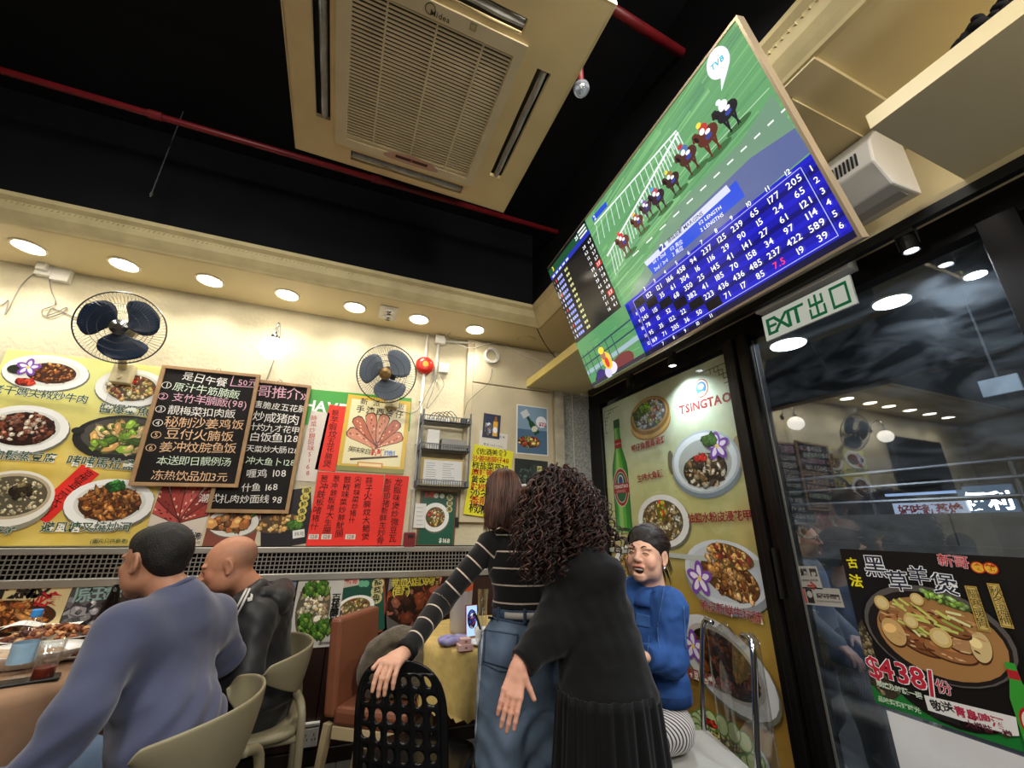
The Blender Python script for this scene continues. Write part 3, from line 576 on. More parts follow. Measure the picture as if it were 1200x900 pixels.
# ---------------------------------------------------------------- fans
def fan(label, C, nrm, R, base, blades, hubm, yoke):
    t = thing('wall_fan', label, 'fan', base); x, y, n = frame(nrm); C = np.array(C, float)
    wire = M('cage_wire', '4c4a48', .4, .7, noise=(9, .1)); cg = MB(); N_ = 66
    for sgn, dep in ((1, .045), (-1, .07)):
        for k in range(N_):
            a = 2*PI*k/N_; d = x*math.cos(a)+y*math.sin(a); d2 = x*math.cos(a+.12)+y*math.sin(a+.12)
            cg.tube([C+d*R*.2+n*sgn*dep, C+(d+d2)/2*R*.65+n*sgn*dep*.8, C+d2*R*.93+n*sgn*dep*.35, C+d2*R], .0009, 4, cap=False)
        for rr, dd in ((.2, 1), (.65, .8), (.45, .93)): cg.tube([C+(x*math.cos(a)+y*math.sin(a))*R*rr+n*sgn*dep*dd for a in np.linspace(0, 2*PI, 36, endpoint=False)], .0014, 5, closed=True)
    cg.tube([C+(x*math.cos(a)+y*math.sin(a))*R for a in np.linspace(0, 2*PI, 48, endpoint=False)], .004, 6, closed=True); cg.build('cage', wire, t, stuff=True)
    hb = MB().lathe([(.0, .052), (.02, .052), (R*.2, .046), (R*.21, .04), (.02, .03), (0, .03)], C, n, 24).build('badge', hubm, t, smooth=False)
    for k in range(3):
        def bl(i, j, k=k):
            r = .035+(R*.92-.035)*i; sp = (.45+.85*math.sin(PI*min(1, i*.72+.12)))*(1-.45*max(0, (i-.8)/.2)**2); a = k*2*PI/3+.5+(j-.5)*sp*1.35+.35*i
            return C+(x*math.cos(a)+y*math.sin(a))*r+n*(.03*(.5-j)*(1.0-.3*i))
        MB().grid(bl, 12, 8).build('blade', blades, t, smooth=True, solid=.003)
    MB().lathe([(.03, .015), (.033, -.01), (.02, -.02)], C, n, 20).build('hub', blackp, t, smooth=True)
    MB().lathe([(.035, -.05), (.055, -.07), (.055, -.14), (.03, -.165), (.0, -.17)], C, n, 20).build('motor_housing', yoke, t, smooth=True)
    b = np.array(base, float); m = C-n*.12
    MB().tube([m+(0, 0, -.03), m+(0, .02, -.12), b+(0, -.06, .03)], .022, 10).build('arm', yoke, t, smooth=True)
    bp_ = MB().box(b+(0, -.03, 0), (.1, .06, .13)).build('wall_bracket', creamp, t, bevel=.008); MB().lathe([(.012, 0), (.014, .02)], b+(.0, -.06, -.03), (0, -1, 0), 12).build('speed_knob', creamp, bp_)
    MB().tube(smoothpath([b+(-.03, -.04, -.06), b+(-.032, -.04, -.16), b+(-.03, -.04, -.26)]), .0012, 5).build('pull_cord', cable, t)
    return t
navy = M('navy_blades', '22344c', .35, noise=(3, .3)); c = PY(142, 384, 2.85)
fan('wall fan with dark blue blades and chrome hub near the socket box', c, (.16, -1, -.32), float(np.linalg.norm(PY(88, 385, 2.85)-PY(196, 385, 2.85)))/2, PY(147, 440, D-.01), navy, chrome, creamp)
c = PY(453, 438, 2.84)
fan('smaller looking wall fan with dark motor above the yellow framed poster', c, (-.28, -1, -.36), .205, PY(459, 470, D-.01), M('slate_blades', '8793a2', .4, noise=(4, .3)), M('gold_badge', '9a7a4a', .35, .6, noise=(30, .3)), M('dark_blue_plastic', '262f3c', .4, noise=(6, .1)))
# ---------------------------------------------------------------- globe lamps, bell, boxes, conduits
gm = M('opal_glass', 'fff6e6', .25, emit=3.5, noise=(30, .03))
def globe(px, py, yv, label, x=None):
    c = PY(px, py, yv) if x is None else np.array(x); t = thing('globe_wall_lamp', label, 'lamp', (c[0], D, c[2]), 'globe lamps on the back wall'); r = .083
    MB().ball(c, (r, r, r*.92), 28).build('shade', gm, t, smooth=True)
    MB().lathe([(.022, 0), (.026, .02), (.014, .03), (.012, .05)], c+(0, 0, r*.88), n=16).build('collar', chrome, t)
    MB().tube(smoothpath([c+(0, 0, r+.03), c+(0, 0, r+.09), c+(.0, .05, r+.13), (c[0], D-.03, c[2]+r+.08), (c[0], D-.005, c[2]+r+.02)]), .008, 10).build('arm', chrome, t, smooth=True)
    MB().lathe([(.035, 0), (.03, .015), (.01, .02)], (c[0], D, c[2]+r+.02), (0, -1, 0), 18).build('wall_plate', chrome, t)
    if x is None: MB().tube([(c[0]+.0, D-.012, c[2]-.03), (c[0]-.02, D-.012, c[2]-.2), (c[0]-.03, D-.015, c[2]-.29)], .004, 6).build('cord', cable, t)
globe(319, 408, 3.0, 'lit opal glass globe lamp above the second chalkboard'); globe(0, 0, 0, 'lit opal glass globe lamp further along the wall beyond the menu', (-2.25, 3.0, 2.44))
c = PY(498, 428, D-.03); t = thing('alarm_bell', 'round red fire alarm bell beside the white conduit', 'bell', (c[0], D, c[2]))
MB().lathe([(.072, -.045), (.074, -.03), (.066, -.012), (.045, -.004), (.03, 0), (0, .001)], (c[0], D-.06, c[2]), (0, -1, 0), 32).build('gong', M('bell_red', 'c0281c', .3, noise=(6, .1)), t, smooth=True); MB().lathe([(.026, 0), (.024, .004), (0, .006)], (c[0], D-.06, c[2]), (0, -1, 0), 20).build('badge', M('bell_badge', 'c8963c', .4, .3, noise=(60, .4)), t)
MB().lathe([(.04, 0), (.04, .04)], (c[0], D, c[2]), (0, -1, 0), 20).build('base', blackp, t)
def bxw(px, py, w_, h_, d_=.03, name='socket_box', mat=whitep, y=D): c = PY(px, py, y); return MB().box((c[0], y-d_/2, c[2]), (w_, d_, h_))
def wire_w(pts, y=D-.008, r=.003, mat=cable): return MB().tube(smoothpath([PY(*p, y) for p in pts], 8), r, 6)
c = PY(75, 325, D); t = thing('socket_box', 'white twin socket box with plugs high on the wall under the soffit', 'socket', (c[0], D, c[2]))
MB().box((c[0], D-.02, c[2]), (.09, .04, .09)).build('box', whitep, t, bevel=.004); MB().box((c[0]-.085, D-.02, c[2]+.018), (.08, .04, .085)).build('box', whitep, t, bevel=.004); MB().box((c[0]-.085, D-.055, c[2]+.025), (.05, .035, .05)).build('plug', whitep, t, bevel=.006)
tag(wire_w([(50, 319), (38, 322), (24, 336), (10, 362), (6, 368), (10, 352), (2, 357), (-12, 352)]).build('cable', cable, smooth=True), 'grey lead looping away from the socket box past the poster corner', 'cable')
tag(wire_w([(57, 322), (60, 340), (65, 356), (50, 363), (52, 370), (66, 366), (78, 360), (74, 366), (56, 372), (60, 362), (72, 365), (90, 373), (104, 380)]).build('cable', cable, smooth=True), 'grey lead bundled in a loop between socket box and blue bladed fan', 'cable')
t = thing('conduit', 'white vertical conduit pipe beside the red bell', 'conduit', PY(478, 648, D)); a = PY(501, 394, D); b = PY(477, 648, D); xx = (a[0]+b[0])/2
MB().tube([(xx, D-.014, a[2]+.02), (xx, D-.014, b[2])], .011, 12).build('pipe', whitep, t, smooth=True)
for k in range(5): z = b[2]+(a[2]-b[2])*(k+.3)/5; MB().box((xx, D-.012, z), (.036, .024, .014)).build('saddle', whitep, t)
c = PY(515, 400, D); t = thing('junction_box', 'white junction box with cables under the soffit right of the bell', 'junction box', (c[0], D, c[2]))
MB().box((c[0], D-.025, c[2]), (.085, .05, .075)).build('box', whitep, t, bevel=.004); MB().tube([(c[0]-.01, D-.014, c[2]-.03), (c[0]-.015, D-.014, c[2]-.35)], .01, 10).build('pipe', whitep, t, smooth=True); MB().tube([(c[0]+.03, D-.012, c[2]), (c[0]+.42, D-.07, c[2]+.02)], .008, 8).build('pipe', whitep, t, smooth=True); MB().tube([(c[0]+.03, D-.02, c[2]+.02), (c[0]+.06, D-.15, z0-.02)], .003, 6).build('lead', cable, t)
c = PY(515, 432, D); t = thing('socket_box', 'small white fused switch box right beside the red bell', 'socket', (c[0], D, c[2])); MB().box((c[0]+.03, D-.02, c[2]), (.08, .04, .08)).build('box', whitep, t, bevel=.004); MB().box((c[0]+.03, D-.045, c[2]-.005), (.02, .012, .02)).build('switch', whitep, t)
yl = D-.03
tag(wire_w([(516, 440), (520, 452), (508, 470), (500, 478), (508, 455), (512, 440), (505, 452), (496, 470), (490, 480), (480, 484), (466, 480)], yl).build('cable', cable, smooth=True), 'white cables drooping in loops from the switch box beside the bell', 'cable')
tag(wire_w([(512, 445), (503, 470), (496, 500), (490, 530), (487, 560), (484, 600), (480, 640), (478, 655)], yl, .002).build('cable', whitep, smooth=True), 'thin white cable hanging down beside the red paper sheets', 'cable')
cc = PY(575, 418, D-.07); mb = MB()
for k in range(9): r1 = .052+.004*(k % 4); o = np.array((.004*math.sin(k*2.1), -.004*k, .005*math.cos(k*1.7))); mb.tube([cc+o+(r1*math.cos(a), 0, r1*1.05*math.sin(a)) for a in np.linspace(0, 2*PI, 28, endpoint=False)], .0032, 5, closed=True)
tag(mb.build('cable_coil', whitep, smooth=True), 'coil of white cable hanging on the pillar under the soffit', 'cable')
tag(wire_w([(533, 402), (552, 408), (566, 404), (585, 402), (598, 408), (614, 417), (628, 422), (634, 426), (637, 438)], D-.085, .0028).build('cable', whitep, smooth=True), 'white cable running from the coil across the pillar to the shelf', 'cable')
tag(wire_w([(577, 432), (573, 448), (560, 460), (548, 472), (544, 486)], D-.085, .0018, bcable).build('cable', bcable, smooth=True), 'thin dark lead hanging from the coil to the plastic rack', 'cable')
tag(MB().tube(smoothpath([PY(623, 370, 2.62), PY(634, 395, 2.75), PY(645, 412, 2.9), PY(657, 425, 3.0)], 8), .004, 6).build('cable', bcable, smooth=True), 'black cable dropping from the soffit corner onto the shelf behind the screen', 'cable')
# low socket on the wainscot
c = PY(363, 862, D-.03); t = thing('wall_socket', 'white power socket low on the brown wall panel', 'socket', (c[0], D-.03, c[2])); pl_ = MB().box((c[0], D-.045, c[2]), (.09, .03, .09)).build('plate', whitep, t, bevel=.004)
for sx in (-1, 1):
    for dx, dz in ((0, .02), (-.009, -.002), (.009, -.002)): MB().box((c[0]+sx*.021+dx, D-.061, c[2]+dz-.006), (.005, .004, .008)).build('pin_hole', blackp, pl_)
MB().box((c[0], D-.045, c[2]+.06), (.09, .03, .016)).build('cover', whitep, t, bevel=.003); MB().tube([(c[0]-.04, D-.045, c[2]), (c[0]-.4, D-.045, c[2]-.02)], .013, 10).build('conduit', whitep, t, smooth=True)
# ---------------------------------------------------------------- exit sign
E_ = Board.px((894, 372), (1000, 322), (1004, 356), (901, 401), 0, 1.93, .012); root = E_.thing('exit_sign', 'lit white exit sign with green letters hanging over the glass door', 'sign')
SG = M('sign_face', 'ffffff', .4, attr=True, emit=.42); E_.sheet(M('sign_edge', 'dfe4da', .4, noise=(6, .05)), 'panel'); w, h = E_.w, E_.h; E_.rect(0, 0, w, h, 'cdd2c6'); E_.print('face', SG)
for k, ch in enumerate('EXIT'): E_.glyphs([(ch, w*(.1, .225, .318, .415)[k], h*.5, h*.92, 0)], '11663c', .012)
gcol = '11663c'
def strk(cx, cy, ww, hh): E_.rect(w*cx-w*ww/2, h*cy-h*hh/2, w*cx+w*ww/2, h*cy+h*hh/2, gcol)
strk(.635, .5, .024, .8); strk(.57, .7, .022, .3); strk(.70, .7, .022, .3); strk(.635, .56, .15, .1); strk(.56, .28, .022, .36); strk(.71, .28, .022, .36); strk(.635, .14, .17, .1)
strk(.795, .48, .024, .76); strk(.945, .48, .024, .76); strk(.87, .82, .17, .1); strk(.87, .15, .17, .1); E_.print('lettering', SG)
hb = Board.px((883, 358), (993, 296), (1001, 322), (893, 374), 0, 1.93, .012); c0 = hb.P(hb.w/2, hb.h*.55)
MB().box((1.945, c0[1], c0[2]+.008), (.075, hb.w*1.0, hb.h*.62)).build('housing', whitep, root, bevel=.006); 
for k in (-.4, .4): MB().tube([(1.95, c0[1]+k*hb.w, c0[2]+.03), (1.95, c0[1]+k*hb.w, 2.47)], .008, 8).build('bracket', whitep, root)
# ---------------------------------------------------------------- white speaker between the shelves
A_, B_ = PX(1080, 226, 1.86), PX(1028, 156, 1.62)
t = thing('loudspeaker', 'white wall loudspeaker with slotted grille tucked between the two shelf boards', 'speaker', (1.8, (A_[1]+.95)/2, 2.5))
y0, y1 = A_[1], 1.0; tp = PX(1058, 172, 1.8)
poly = [(1.87, y0, A_[2]), (1.87, y0, 2.78), (1.72, y0, 2.78), (1.62, y0, B_[2]), (1.60, y0, 2.56), (1.68, y0, A_[2]-.02)]
MB().prism(poly, (0, 1, 0), y1-y0).build('cabinet', M('speaker_white', 'c9c6bf', .35, noise=(4, .08)), t, bevel=.008)
mb = MB(); a = np.array((1.604, 0, 2.575)); b = np.array((1.615, 0, B_[2]-.02)); mbn = np.array((-1, 0, .05))
for i in range(26):
    for j in range(8): y = y0+.05+i*.0135; p = a+(b-a)*(.1+.8*(j+.5)/8); mb.box((p[0]-.002, y, p[2]), (.004, .006, .0125 if j % 4 else .009))
mb.build('grille_slots', blackp, t, stuff=True); MB().box((1.76, (y0+y1)/2, A_[2]-.006), (.1, y1-y0-.04, .012)).build('base_lip', M('speaker_grey', 'a5a29b', .4, noise=(4, .08)), t)
# black cloth on the short shelf
Xc = yy[0]+.0; t = thing('cloth', 'crumpled black cloth and straps lying on the shelf beside the speaker', 'cloth', PX(1150, 40, Xc)); bcl = M('black_cloth', '151416', .85, noise=(9, .3), bump=(40, .4, .006)); Rr = random.Random(5)
MB().tube([PX(1086+4.6*k, 95-3.75*k+1.5*math.sin(k*1.7), Xc) for k in range(32)], [.007+.004*abs(math.sin(k*1.3)) for k in range(32)], 8).build('strap', bcl, t, smooth=True)
mb = MB()
for (px, py, r_, dx) in ((1124, 55, .016, .0), (1133, 48, .018, .0), (1141, 36, .017, .02), (1147, 30, .018, .0), (1150, 40, .014, .0), (1146, 22, .010, .0), (1172, 8, .012, 0), (1177, 0, .012, 0), (1186, 10, .018, .0), (1196, 2, .018, 0), (1168, 18, .012, 0), (1160, 28, .014, .0), (1181, -8, .013, 0)): mb.ball(PX(px, py, Xc+dx), (r_*1.3, r_*1.6, r_), 10, None, frame((Rr.uniform(-.4, .4), Rr.uniform(-1, 1), .7)))
mb.build('folds', bcl, t, smooth=True)
# track with spots
tr_ = thing('light_track', 'long black lighting track along the top of the glass front', 'track', (1.88, 1.5, 2.42)); MB().span((1.862, -3, 2.40), (1.895, 2.9, 2.44)).build('rail', blackp, tr_); MB().span((1.858, 2.9, 2.398), (1.899, 2.93, 2.44)).build('end_cap', blackp, tr_)
spm = M('spot_lens', 'f4f8ff', .3, emit=9)
for i, (px, py, lb) in enumerate([(787, 420, 'small black track spotlight over the beer bottle poster, lit'), (1064, 283, 'small black track spotlight beside the exit sign, lit'), (738, 446, 'small black track spotlight nearest the back wall, dark')]):
    c = PX(px, py, 1.88); t = thing('spotlight', lb, 'spotlight', (1.88, c[1], 2.4), 'spotlights on the glass front track'); MB().box((1.88, c[1], 2.39), (.03, .06, .02)).build('adapter', blackp, t); 
    for s_ in (-1, 1): MB().box((1.88, c[1]+s_*.032, 2.36), (.008, .004, .06)).build('yoke', blackp, t)
    MB().lathe([(.0, .03), (.02, .03), (.026, .0), (.028, -.035), (.024, -.035), (.022, -.02)], (1.88, c[1], 2.345), n=20).build('head', blackp, t, smooth=False)
    if i < 2:
        MB().lathe([(.021, 0), (.021, -.002), (0, -.003)], (1.88, c[1], 2.345-.03), n=18).build('lens', spm, t); l = bpy.data.lights.new('spot_lamp', 'SPOT'); l.energy = 42; l.spot_blend = 1; l.spot_size = math.radians(135); l.color = (.86, .94, 1); l.shadow_soft_size = .02; o = bpy.data.objects.new('spot_lamp', l); COL.objects.link(o); o.location = (1.88, c[1], 2.305); o.rotation_euler = (0, math.radians(4), 0)
# ---------------------------------------------------------------- printed boards on the back wall (flat things at their real place)
def board(name, label, cat, tl, tr, br, bl, y=D, th=.003, mat=None, col='ffffff', rough=.4, axis=1, group=None, sheet='sheet', noise=(4, .08), bump=None):
    B = Board.px(tl, tr, br, bl, axis, y, th); B.thing(name, label, cat, group); B.sheet(mat or M('paper_'+str(col), col, rough, noise=noise, bump=bump), sheet); return B
GRN = '1d4a38'; OL = 'f4f4ea'
# the big yellow menu poster
zt_, zb_ = PY(100, 420, D)[2], PY(100, 639.5, D)[2]; xr = PY(186, 571, D)[0]; xl = PY(-60, 560, D)[0]
y1m = bpy.data.materials.new('menu_gold_print'); y1m.use_nodes = True; nt = y1m.node_tree; b = nt.nodes['Principled BSDF']; tc = nt.nodes.new('ShaderNodeTexCoord'); v = nt.nodes.new('ShaderNodeTexVoronoi'); v.inputs['Scale'].default_value = 13; v.distance = 'CHEBYCHEV'
cr = nt.nodes.new('ShaderNodeMixRGB'); cr.inputs[1].default_value = (*lin('d9bb4e'), 1); cr.inputs[2].default_value = (*lin('e6cf74'), 1); nt.links.new(tc.outputs['Object'], v.inputs['Vector']); nt.links.new(v.outputs['Distance'], cr.inputs[0])
sp = nt.nodes.new('ShaderNodeSeparateXYZ'); nt.links.new(tc.outputs['Object'], sp.inputs[0]); mr = nt.nodes.new('ShaderNodeMapRange'); mr.inputs[1].default_value = .45; mr.inputs[2].default_value = .95; nt.links.new(sp.outputs['Z'], mr.inputs[0])
c2_ = nt.nodes.new('ShaderNodeMixRGB'); c2_.inputs[2].default_value = (*lin('dfe28c'), 1); nt.links.new(mr.outputs[0], c2_.inputs[0]); nt.links.new(cr.outputs[0], c2_.inputs[1]); nt.links.new(c2_.outputs[0], b.inputs['Base Color']); b.inputs['Roughness'].default_value = .35
P1 = Board((xl, D, zb_), (1, 0, 0), (0, 0, 1), xr-xl, zt_-zb_, .004); P1.thing('menu_poster', 'large yellow menu poster with plates of stir-fried dishes behind the taller chalkboard', 'poster'); P1.sheet(y1m)
def cap(B, t_, p, q, col=GRN, out=OL, bold=.03): B.line(t_, p, q, col, None, bold, out)
P1.dish((55, 437), 51, 21, BROWNF, 70, off=(.12, 0), fill=.6, seed=2); c = P1.loc(20, 433); P1.ell(c, .04, .028, '24281c'); P1.food(P1.loc(30, 448), .045, .025, ['c8321e', 'e04a2a'], 8, .5); P1.flower((34, 431), .055)
P1.dish((155, 455), 42, 22, ['c8a05a', 'e0c88a', '8a3a2a', 'b8b84a', 'e8d8b0'], 70, seed=3); P1.food(P1.loc(152, 447), .03, .02, ['c81e1e'], 5, .6)
P1.dish((28, 503), 56, 28, ['5a2a1c', '7a4028', 'a8705a', 'd8c8b0', '3a1810'], 90, seed=4)
c, a, b = P1.radii((148, 514), 60, 27); P1.ell(c, a, b, '22201c'); P1.ell((c[0]+.01, c[1]+.012), a*.9, b*.8, '4a4640'); P1.food((c[0]+.015, c[1]), a*.78, b*.72, ['6a8a2a', '88a83a', 'd8b878', '4a6a1e', 'c89a5a', 'e0c890'], 70, .25, 0, 2.6, 5); c = P1.loc(93, 505); P1.ell(c, .03, .02, '22201c')
c, a, b = P1.radii((14, 584), 54, 33); P1.ell((c[0], c[1]-.03), a*1.0, b*1.0, '8a8672'); P1.ell(c, a, b, 'e8e4d6'); P1.ell((c[0], c[1]+.012), a*.9, b*.82, 'b9a98a'); P1.food((c[0], c[1]+.012), a*.84, b*.74, ['c8b890', 'b8a880', 'd4c8a4'], 70, .1, 0, 1.4, 6); P1.food((c[0]+.03, c[1]+.04), a*.28, b*.25, ['4a3a22', '8a7a52', '2c2416'], 14, .4)
P1.dish((131, 590), 53, 29, ['a8662c', '7a4418', 'c88a4a', '5a2c10', 'b87a3a'], 130, long=3, sz=.13, seed=7); P1.food(P1.loc(137, 570), .05, .03, ['2e7a2a', '4a9a3a', '1c5a1e'], 14, .4)
cap(P1, '老干媽尖椒炒牛肉', (-8, 456), (105, 470)); cap(P1, '醬爆墨魚', (118, 479), (176, 484)); cap(P1, '肉鬆蒸豆腐', (-8, 533), (68, 538)); cap(P1, '啫啫馬拉盞芥蘭', (80, 540), (190, 549)); cap(P1, '仔粥', (-5, 621), (20, 623)); cap(P1, '避風塘叉燒炒河', (50, 618), (155, 618))
P1.line('(圖片只供參考)', (108, 634), (152, 634), GRN); P1.clip(); P1.print('dish_pictures')
def redstrip(label, tl, tr, br, bl, txt, p, q, th=.0015, y=D-.005, size=None, name='paper_strip', col='e8281c', ink='1c0e0c', group=None, jit=.1, bold=.0):
    B = board(name, label, 'notice', tl, tr, br, bl, y, th, col=col, rough=.6, noise=(7, .06), group=group, bump=(14, .2, .004)); B.line(txt, p, q, ink, size, bold, None, jit, vert=True); B.print('handwriting', CHALK); return B
b_ = Board.px((97, 545), (118, 556), (54, 613), (33, 601), 1, D-.005, .0015)
B = board('paper_strip', 'slanted red paper strip stuck over the yellow menu poster', 'notice', (97, 545), (118, 556), (54, 613), (33, 601), D-.006, .0015, col='e8281c', rough=.6); B.line('京雄姐三炒大河粉', (105, 553), (46, 605), '1c0e0c', .05, 0, None, .1, vert=True); B.print('handwriting', CHALK)
# chalkboards
slate = M('slate_board', '23201f', .75, noise=(5, .35)); woodf = M('light_wood_frame', 'a8845a', .5, noise=(14, .25))
def chalkboard(label, tl, tr, br, bl, y, lines):
    B = Board.px(tl, tr, br, bl, 1, y, .012); root = B.thing('chalkboard', label, 'chalkboard', 'chalkboards on the menu wall'); B.sheet(slate, 'slate'); f = .022
    for u, v, a, b in ((B.w/2, f/2, B.w, f), (B.w/2, B.h-f/2, B.w, f), (f/2, B.h/2, f, B.h-2*f), (B.w-f/2, B.h/2, f, B.h-2*f)): MB().box(B.P(u, v, .011), (a, b, .022), (B.U, B.V, B.N)).build('frame_rail', woodf, root, bevel=.002)
    c = B.P(B.w*.55, B.h, .006); MB().tube([c+B.U*.014*math.cos(a)+B.V*.018*math.sin(a) for a in np.linspace(0, PI, 10)], .0018, 6).build('hanging_loop', chrome, root)
    for t_, p, q, col, s_ in lines: B.line(t_, p, q, col, s_, .0, None, .07)
    B.print('chalk_writing', CHALK); return B
WH, PK, OR, GR_ = 'e6e2da', 'd8a8b8', 'e0b890', 'cfe0c8'
B = chalkboard('black chalkboard with eight lines of chalk dishes, in front, hung over the yellow poster', (193, 430), (307, 439), (278, 573), (150, 568), D-.045, [
 ('是日午餐', (214, 441), (266, 450), WH, None), ('50元', (279, 449), (302, 449), PK, None), ('原汁牛筋腩飯', (203, 453), (281, 464), GR_, None), ('支竹羊腩飯(98)', (202, 466), (290, 475), PK, .066), ('靚梅菜扣肉飯', (197, 481), (276, 486), WH, None),
 ('秘制沙姜鸡饭', (193, 495), (286, 499), OR, None), ('豆付火腩饭', (194, 508), (274, 513), OR, None), ('姜冲炆脘鱼饭', (187, 524), (277, 526), OR, None), ('本送即日靚例汤', (184, 540), (271, 542), GR_, None), ('冻热饮品加3元', (178, 557), (267, 560), OR, None)])
for k, (px, py) in enumerate([(196, 452), (192, 465), (189, 480), (186, 496), (184, 510), (178, 525)]):
    c = B.loc(px, py); col = [WH, PK, WH, WH, OR, OR][k]; r = .026; o = []
    for a in np.linspace(0, 2*PI, 20, endpoint=False): a2 = a+.32; B.poly([(c[0]+r*math.cos(a), c[1]+r*.85*math.sin(a)), (c[0]+r*math.cos(a2), c[1]+r*.85*math.sin(a2)), (c[0]+(r-.004)*math.cos(a2), c[1]+(r-.004)*.85*math.sin(a2)), (c[0]+(r-.004)*math.cos(a), c[1]+(r-.004)*.85*math.sin(a))], col)
    B.glyphs([(str(k+1), c[0], c[1], .042, 0)], col)
a = B.loc(270, 453); b = B.loc(300, 455); c = B.loc(274, 441); B.poly([a, b, (b[0], b[1]+.004), (a[0], a[1]+.005)], PK); B.poly([a, (a[0]+.005, a[1]), (c[0]+.005, c[1]), c], PK); B.print('numbering', CHALK)
chalkboard('second black chalkboard hanging partly behind the first one, prices ending in 8', (300, 447), (367, 453), (336, 602), (219, 598), D-.018, [
 ('新哥推介»', (283, 457), (361, 464), PK, None), ('唐脆皮五花腩', (297, 474), (359, 481), WH, None), ('炒咸猪肉', (296, 488), (350, 493), WH, None), ('汁灼九才花甲', (290, 500), (351, 505), WH, None), ('白饭鱼128', (292, 512), (350, 515), WH, None), ('天菜炒大肠128', (288, 526), (350, 529), WH, None),
 ('冲大鱼卜128', (288, 540), (346, 543), GR_, None), ('喱鸡 108', (288, 556), (336, 555), WH, None), ('什鱼 168', (283, 572), (326, 571), WH, None), ('潮式扎肉炒面线 98', (233, 584), (331, 586), WH, None)])
# green sheet with white capitals
B = board('green_poster', 'green poster edge with white capital letters behind the red strip', 'poster', (303, 445), (482, 472), (480, 500), (300, 500), D, .003, col='3f9a3a'); B.line('HAVE', (356, 474), (406, 480), 'f2f4ee', None, .03); B.print('lettering')
for o in (bpy.data.objects['chalkboard'],): pass
redstrip('long white paper strip of red handwriting beside the second chalkboard', (363, 481), (385, 484), (371, 565), (348, 563), '時菜炒靚韶味5168', (368, 487), (360, 558), col='d9cfc4', ink='b8403a', jit=.05)
redstrip('narrow red paper strip left of the yellow framed poster', (384, 474), (407, 477), (394, 553), (371, 550), '靚芋蝦炆五花腩煲', (394, 480), (382, 548), col='e6301f')
# trotter poster with yellow frame
B = board('food_poster', 'yellow bordered poster of fanned grilled trotters under the smaller wall fan', 'poster', (407, 462), (481, 471), (473, 556), (395, 551), D-.004, .006, col='d8b13c'); w, h = B.w, B.h; B.rect(.03, .05, w-.03, h-.03, 'e6dcae'); B.rect(.0, .0, w, .035, '8a8a4a')
B.line('新派皇飯', (419, 470), (476, 478), '2c241c', .055, .01); B.line('手渣西冷仔', (416, 479), (473, 487), '2c241c', .06, .02); B.line('美味來自', (408, 526), (434, 530), '2c241c', .045, .01); B.line('新鮮', (435, 530), (449, 531), 'c8281e', .055, .03); B.line('炸制', (450, 531), (462, 532), '2a6ac0', .045, .01)
base_ = B.loc(438, 524)
def trotters(B, c, s, cols, n=6):
    for k in range(n):
        a = PI*(.16+.68*k/(n-1)); L = s*(1.0 if 0 < k < n-1 else .85); d = np.array((math.cos(a), math.sin(a))); nn = np.array((-d[1], d[0])); c_ = np.array(c)
        prof_ = [(0, .05), (.25, .07), (.5, .1), (.75, .14), (.92, .14), (1.0, .07)]; l = [c_+d*L*t+nn*s*w_ for t, w_ in prof_]; r = [c_+d*L*t-nn*s*w_ for t, w_ in prof_][::-1]
        B.poly([p+nn*s*.01 for p in l]+[p-nn*s*.02 for p in r], '4a140c'); B.poly([c_+(p-c_)*.97 for p in l]+[c_+(p-c_)*.97 for p in r], cols[k % len(cols)])
        for q in range(9): t = .15+.09*q; o_ = random.uniform(-.06, .06)*s; p = c_+d*L*t+nn*o_; B.ell(p, s*.035, s*.018, random.choice(['5a1c10', 'e8b090', '8a3020', 'f0c8a8']), a+random.uniform(-.5, .5), 7)
trotters(B, base_, .26, ['c87858', 'b86040', 'd48a68']); B.poly([B.loc(410, 537), B.loc(466, 534), B.loc(466, 536), B.loc(410, 539.5)], '4a2a18'); a = B.loc(419, 541); b = B.loc(448, 549); B.rect(a[0], b[1], b[0], a[1], 'd8843c'); B.rect(a[0]+.01, b[1]+.008, b[0]-.01, a[1]-.008, 'f0d8a0'); B.print('picture')
# big red handwritten sheets
B = board('paper_sheet', 'wide red handwritten paper sheet of five columns below the yellow bordered poster', 'notice', (373, 553), (450, 556), (441, 641), (358, 640), D-.006, .0015, col='ea2e20', rough=.6, noise=(7, .06), bump=(12, .2, .004))
for t_, p, q in [('葱冲鉄板啫猪什', (381, 557), (367, 622)), ('葱冲鉄板啫大生腸', (394, 557), (382, 626)), ('鼓椒味菜炒鮮魷腸', (407, 558), (396, 630)), ('尖椒味菜炒猪什', (420, 558), (412, 614)), ('蒜子火腩炆大鱔煲', (433, 559), (427, 634))]: B.line(t_, p, q, '1c0e0c', None, .004, None, .08, vert=True)
for px in (367, 382, 410): a = B.loc(px-5, 626); b = B.loc(px+6, 632); B.rect(a[0], b[1], b[0], a[1], 'd8d0c4'); B.line('128', (px-4, 629), (px+5, 629), '8a5a50')
B.print('handwriting', CHALK)
B = board('paper_sheet', 'narrower red handwritten paper sheet of two columns next to the conduit', 'notice', (450, 556), (478, 558), (471, 642), (441, 641), D-.005, .0015, col='e32c20', rough=.6, noise=(7, .06), bump=(12, .2, .004))
for t_, p, q in [('新哥即猪新鲜生炒骨', (455, 561), (445, 638)), ('龙脂味煲炒微豆瓦', (467, 561), (459, 636))]: B.line(t_, p, q, '1c0e0c', None, .004, None, .08, vert=True)
B.print('handwriting', CHALK)
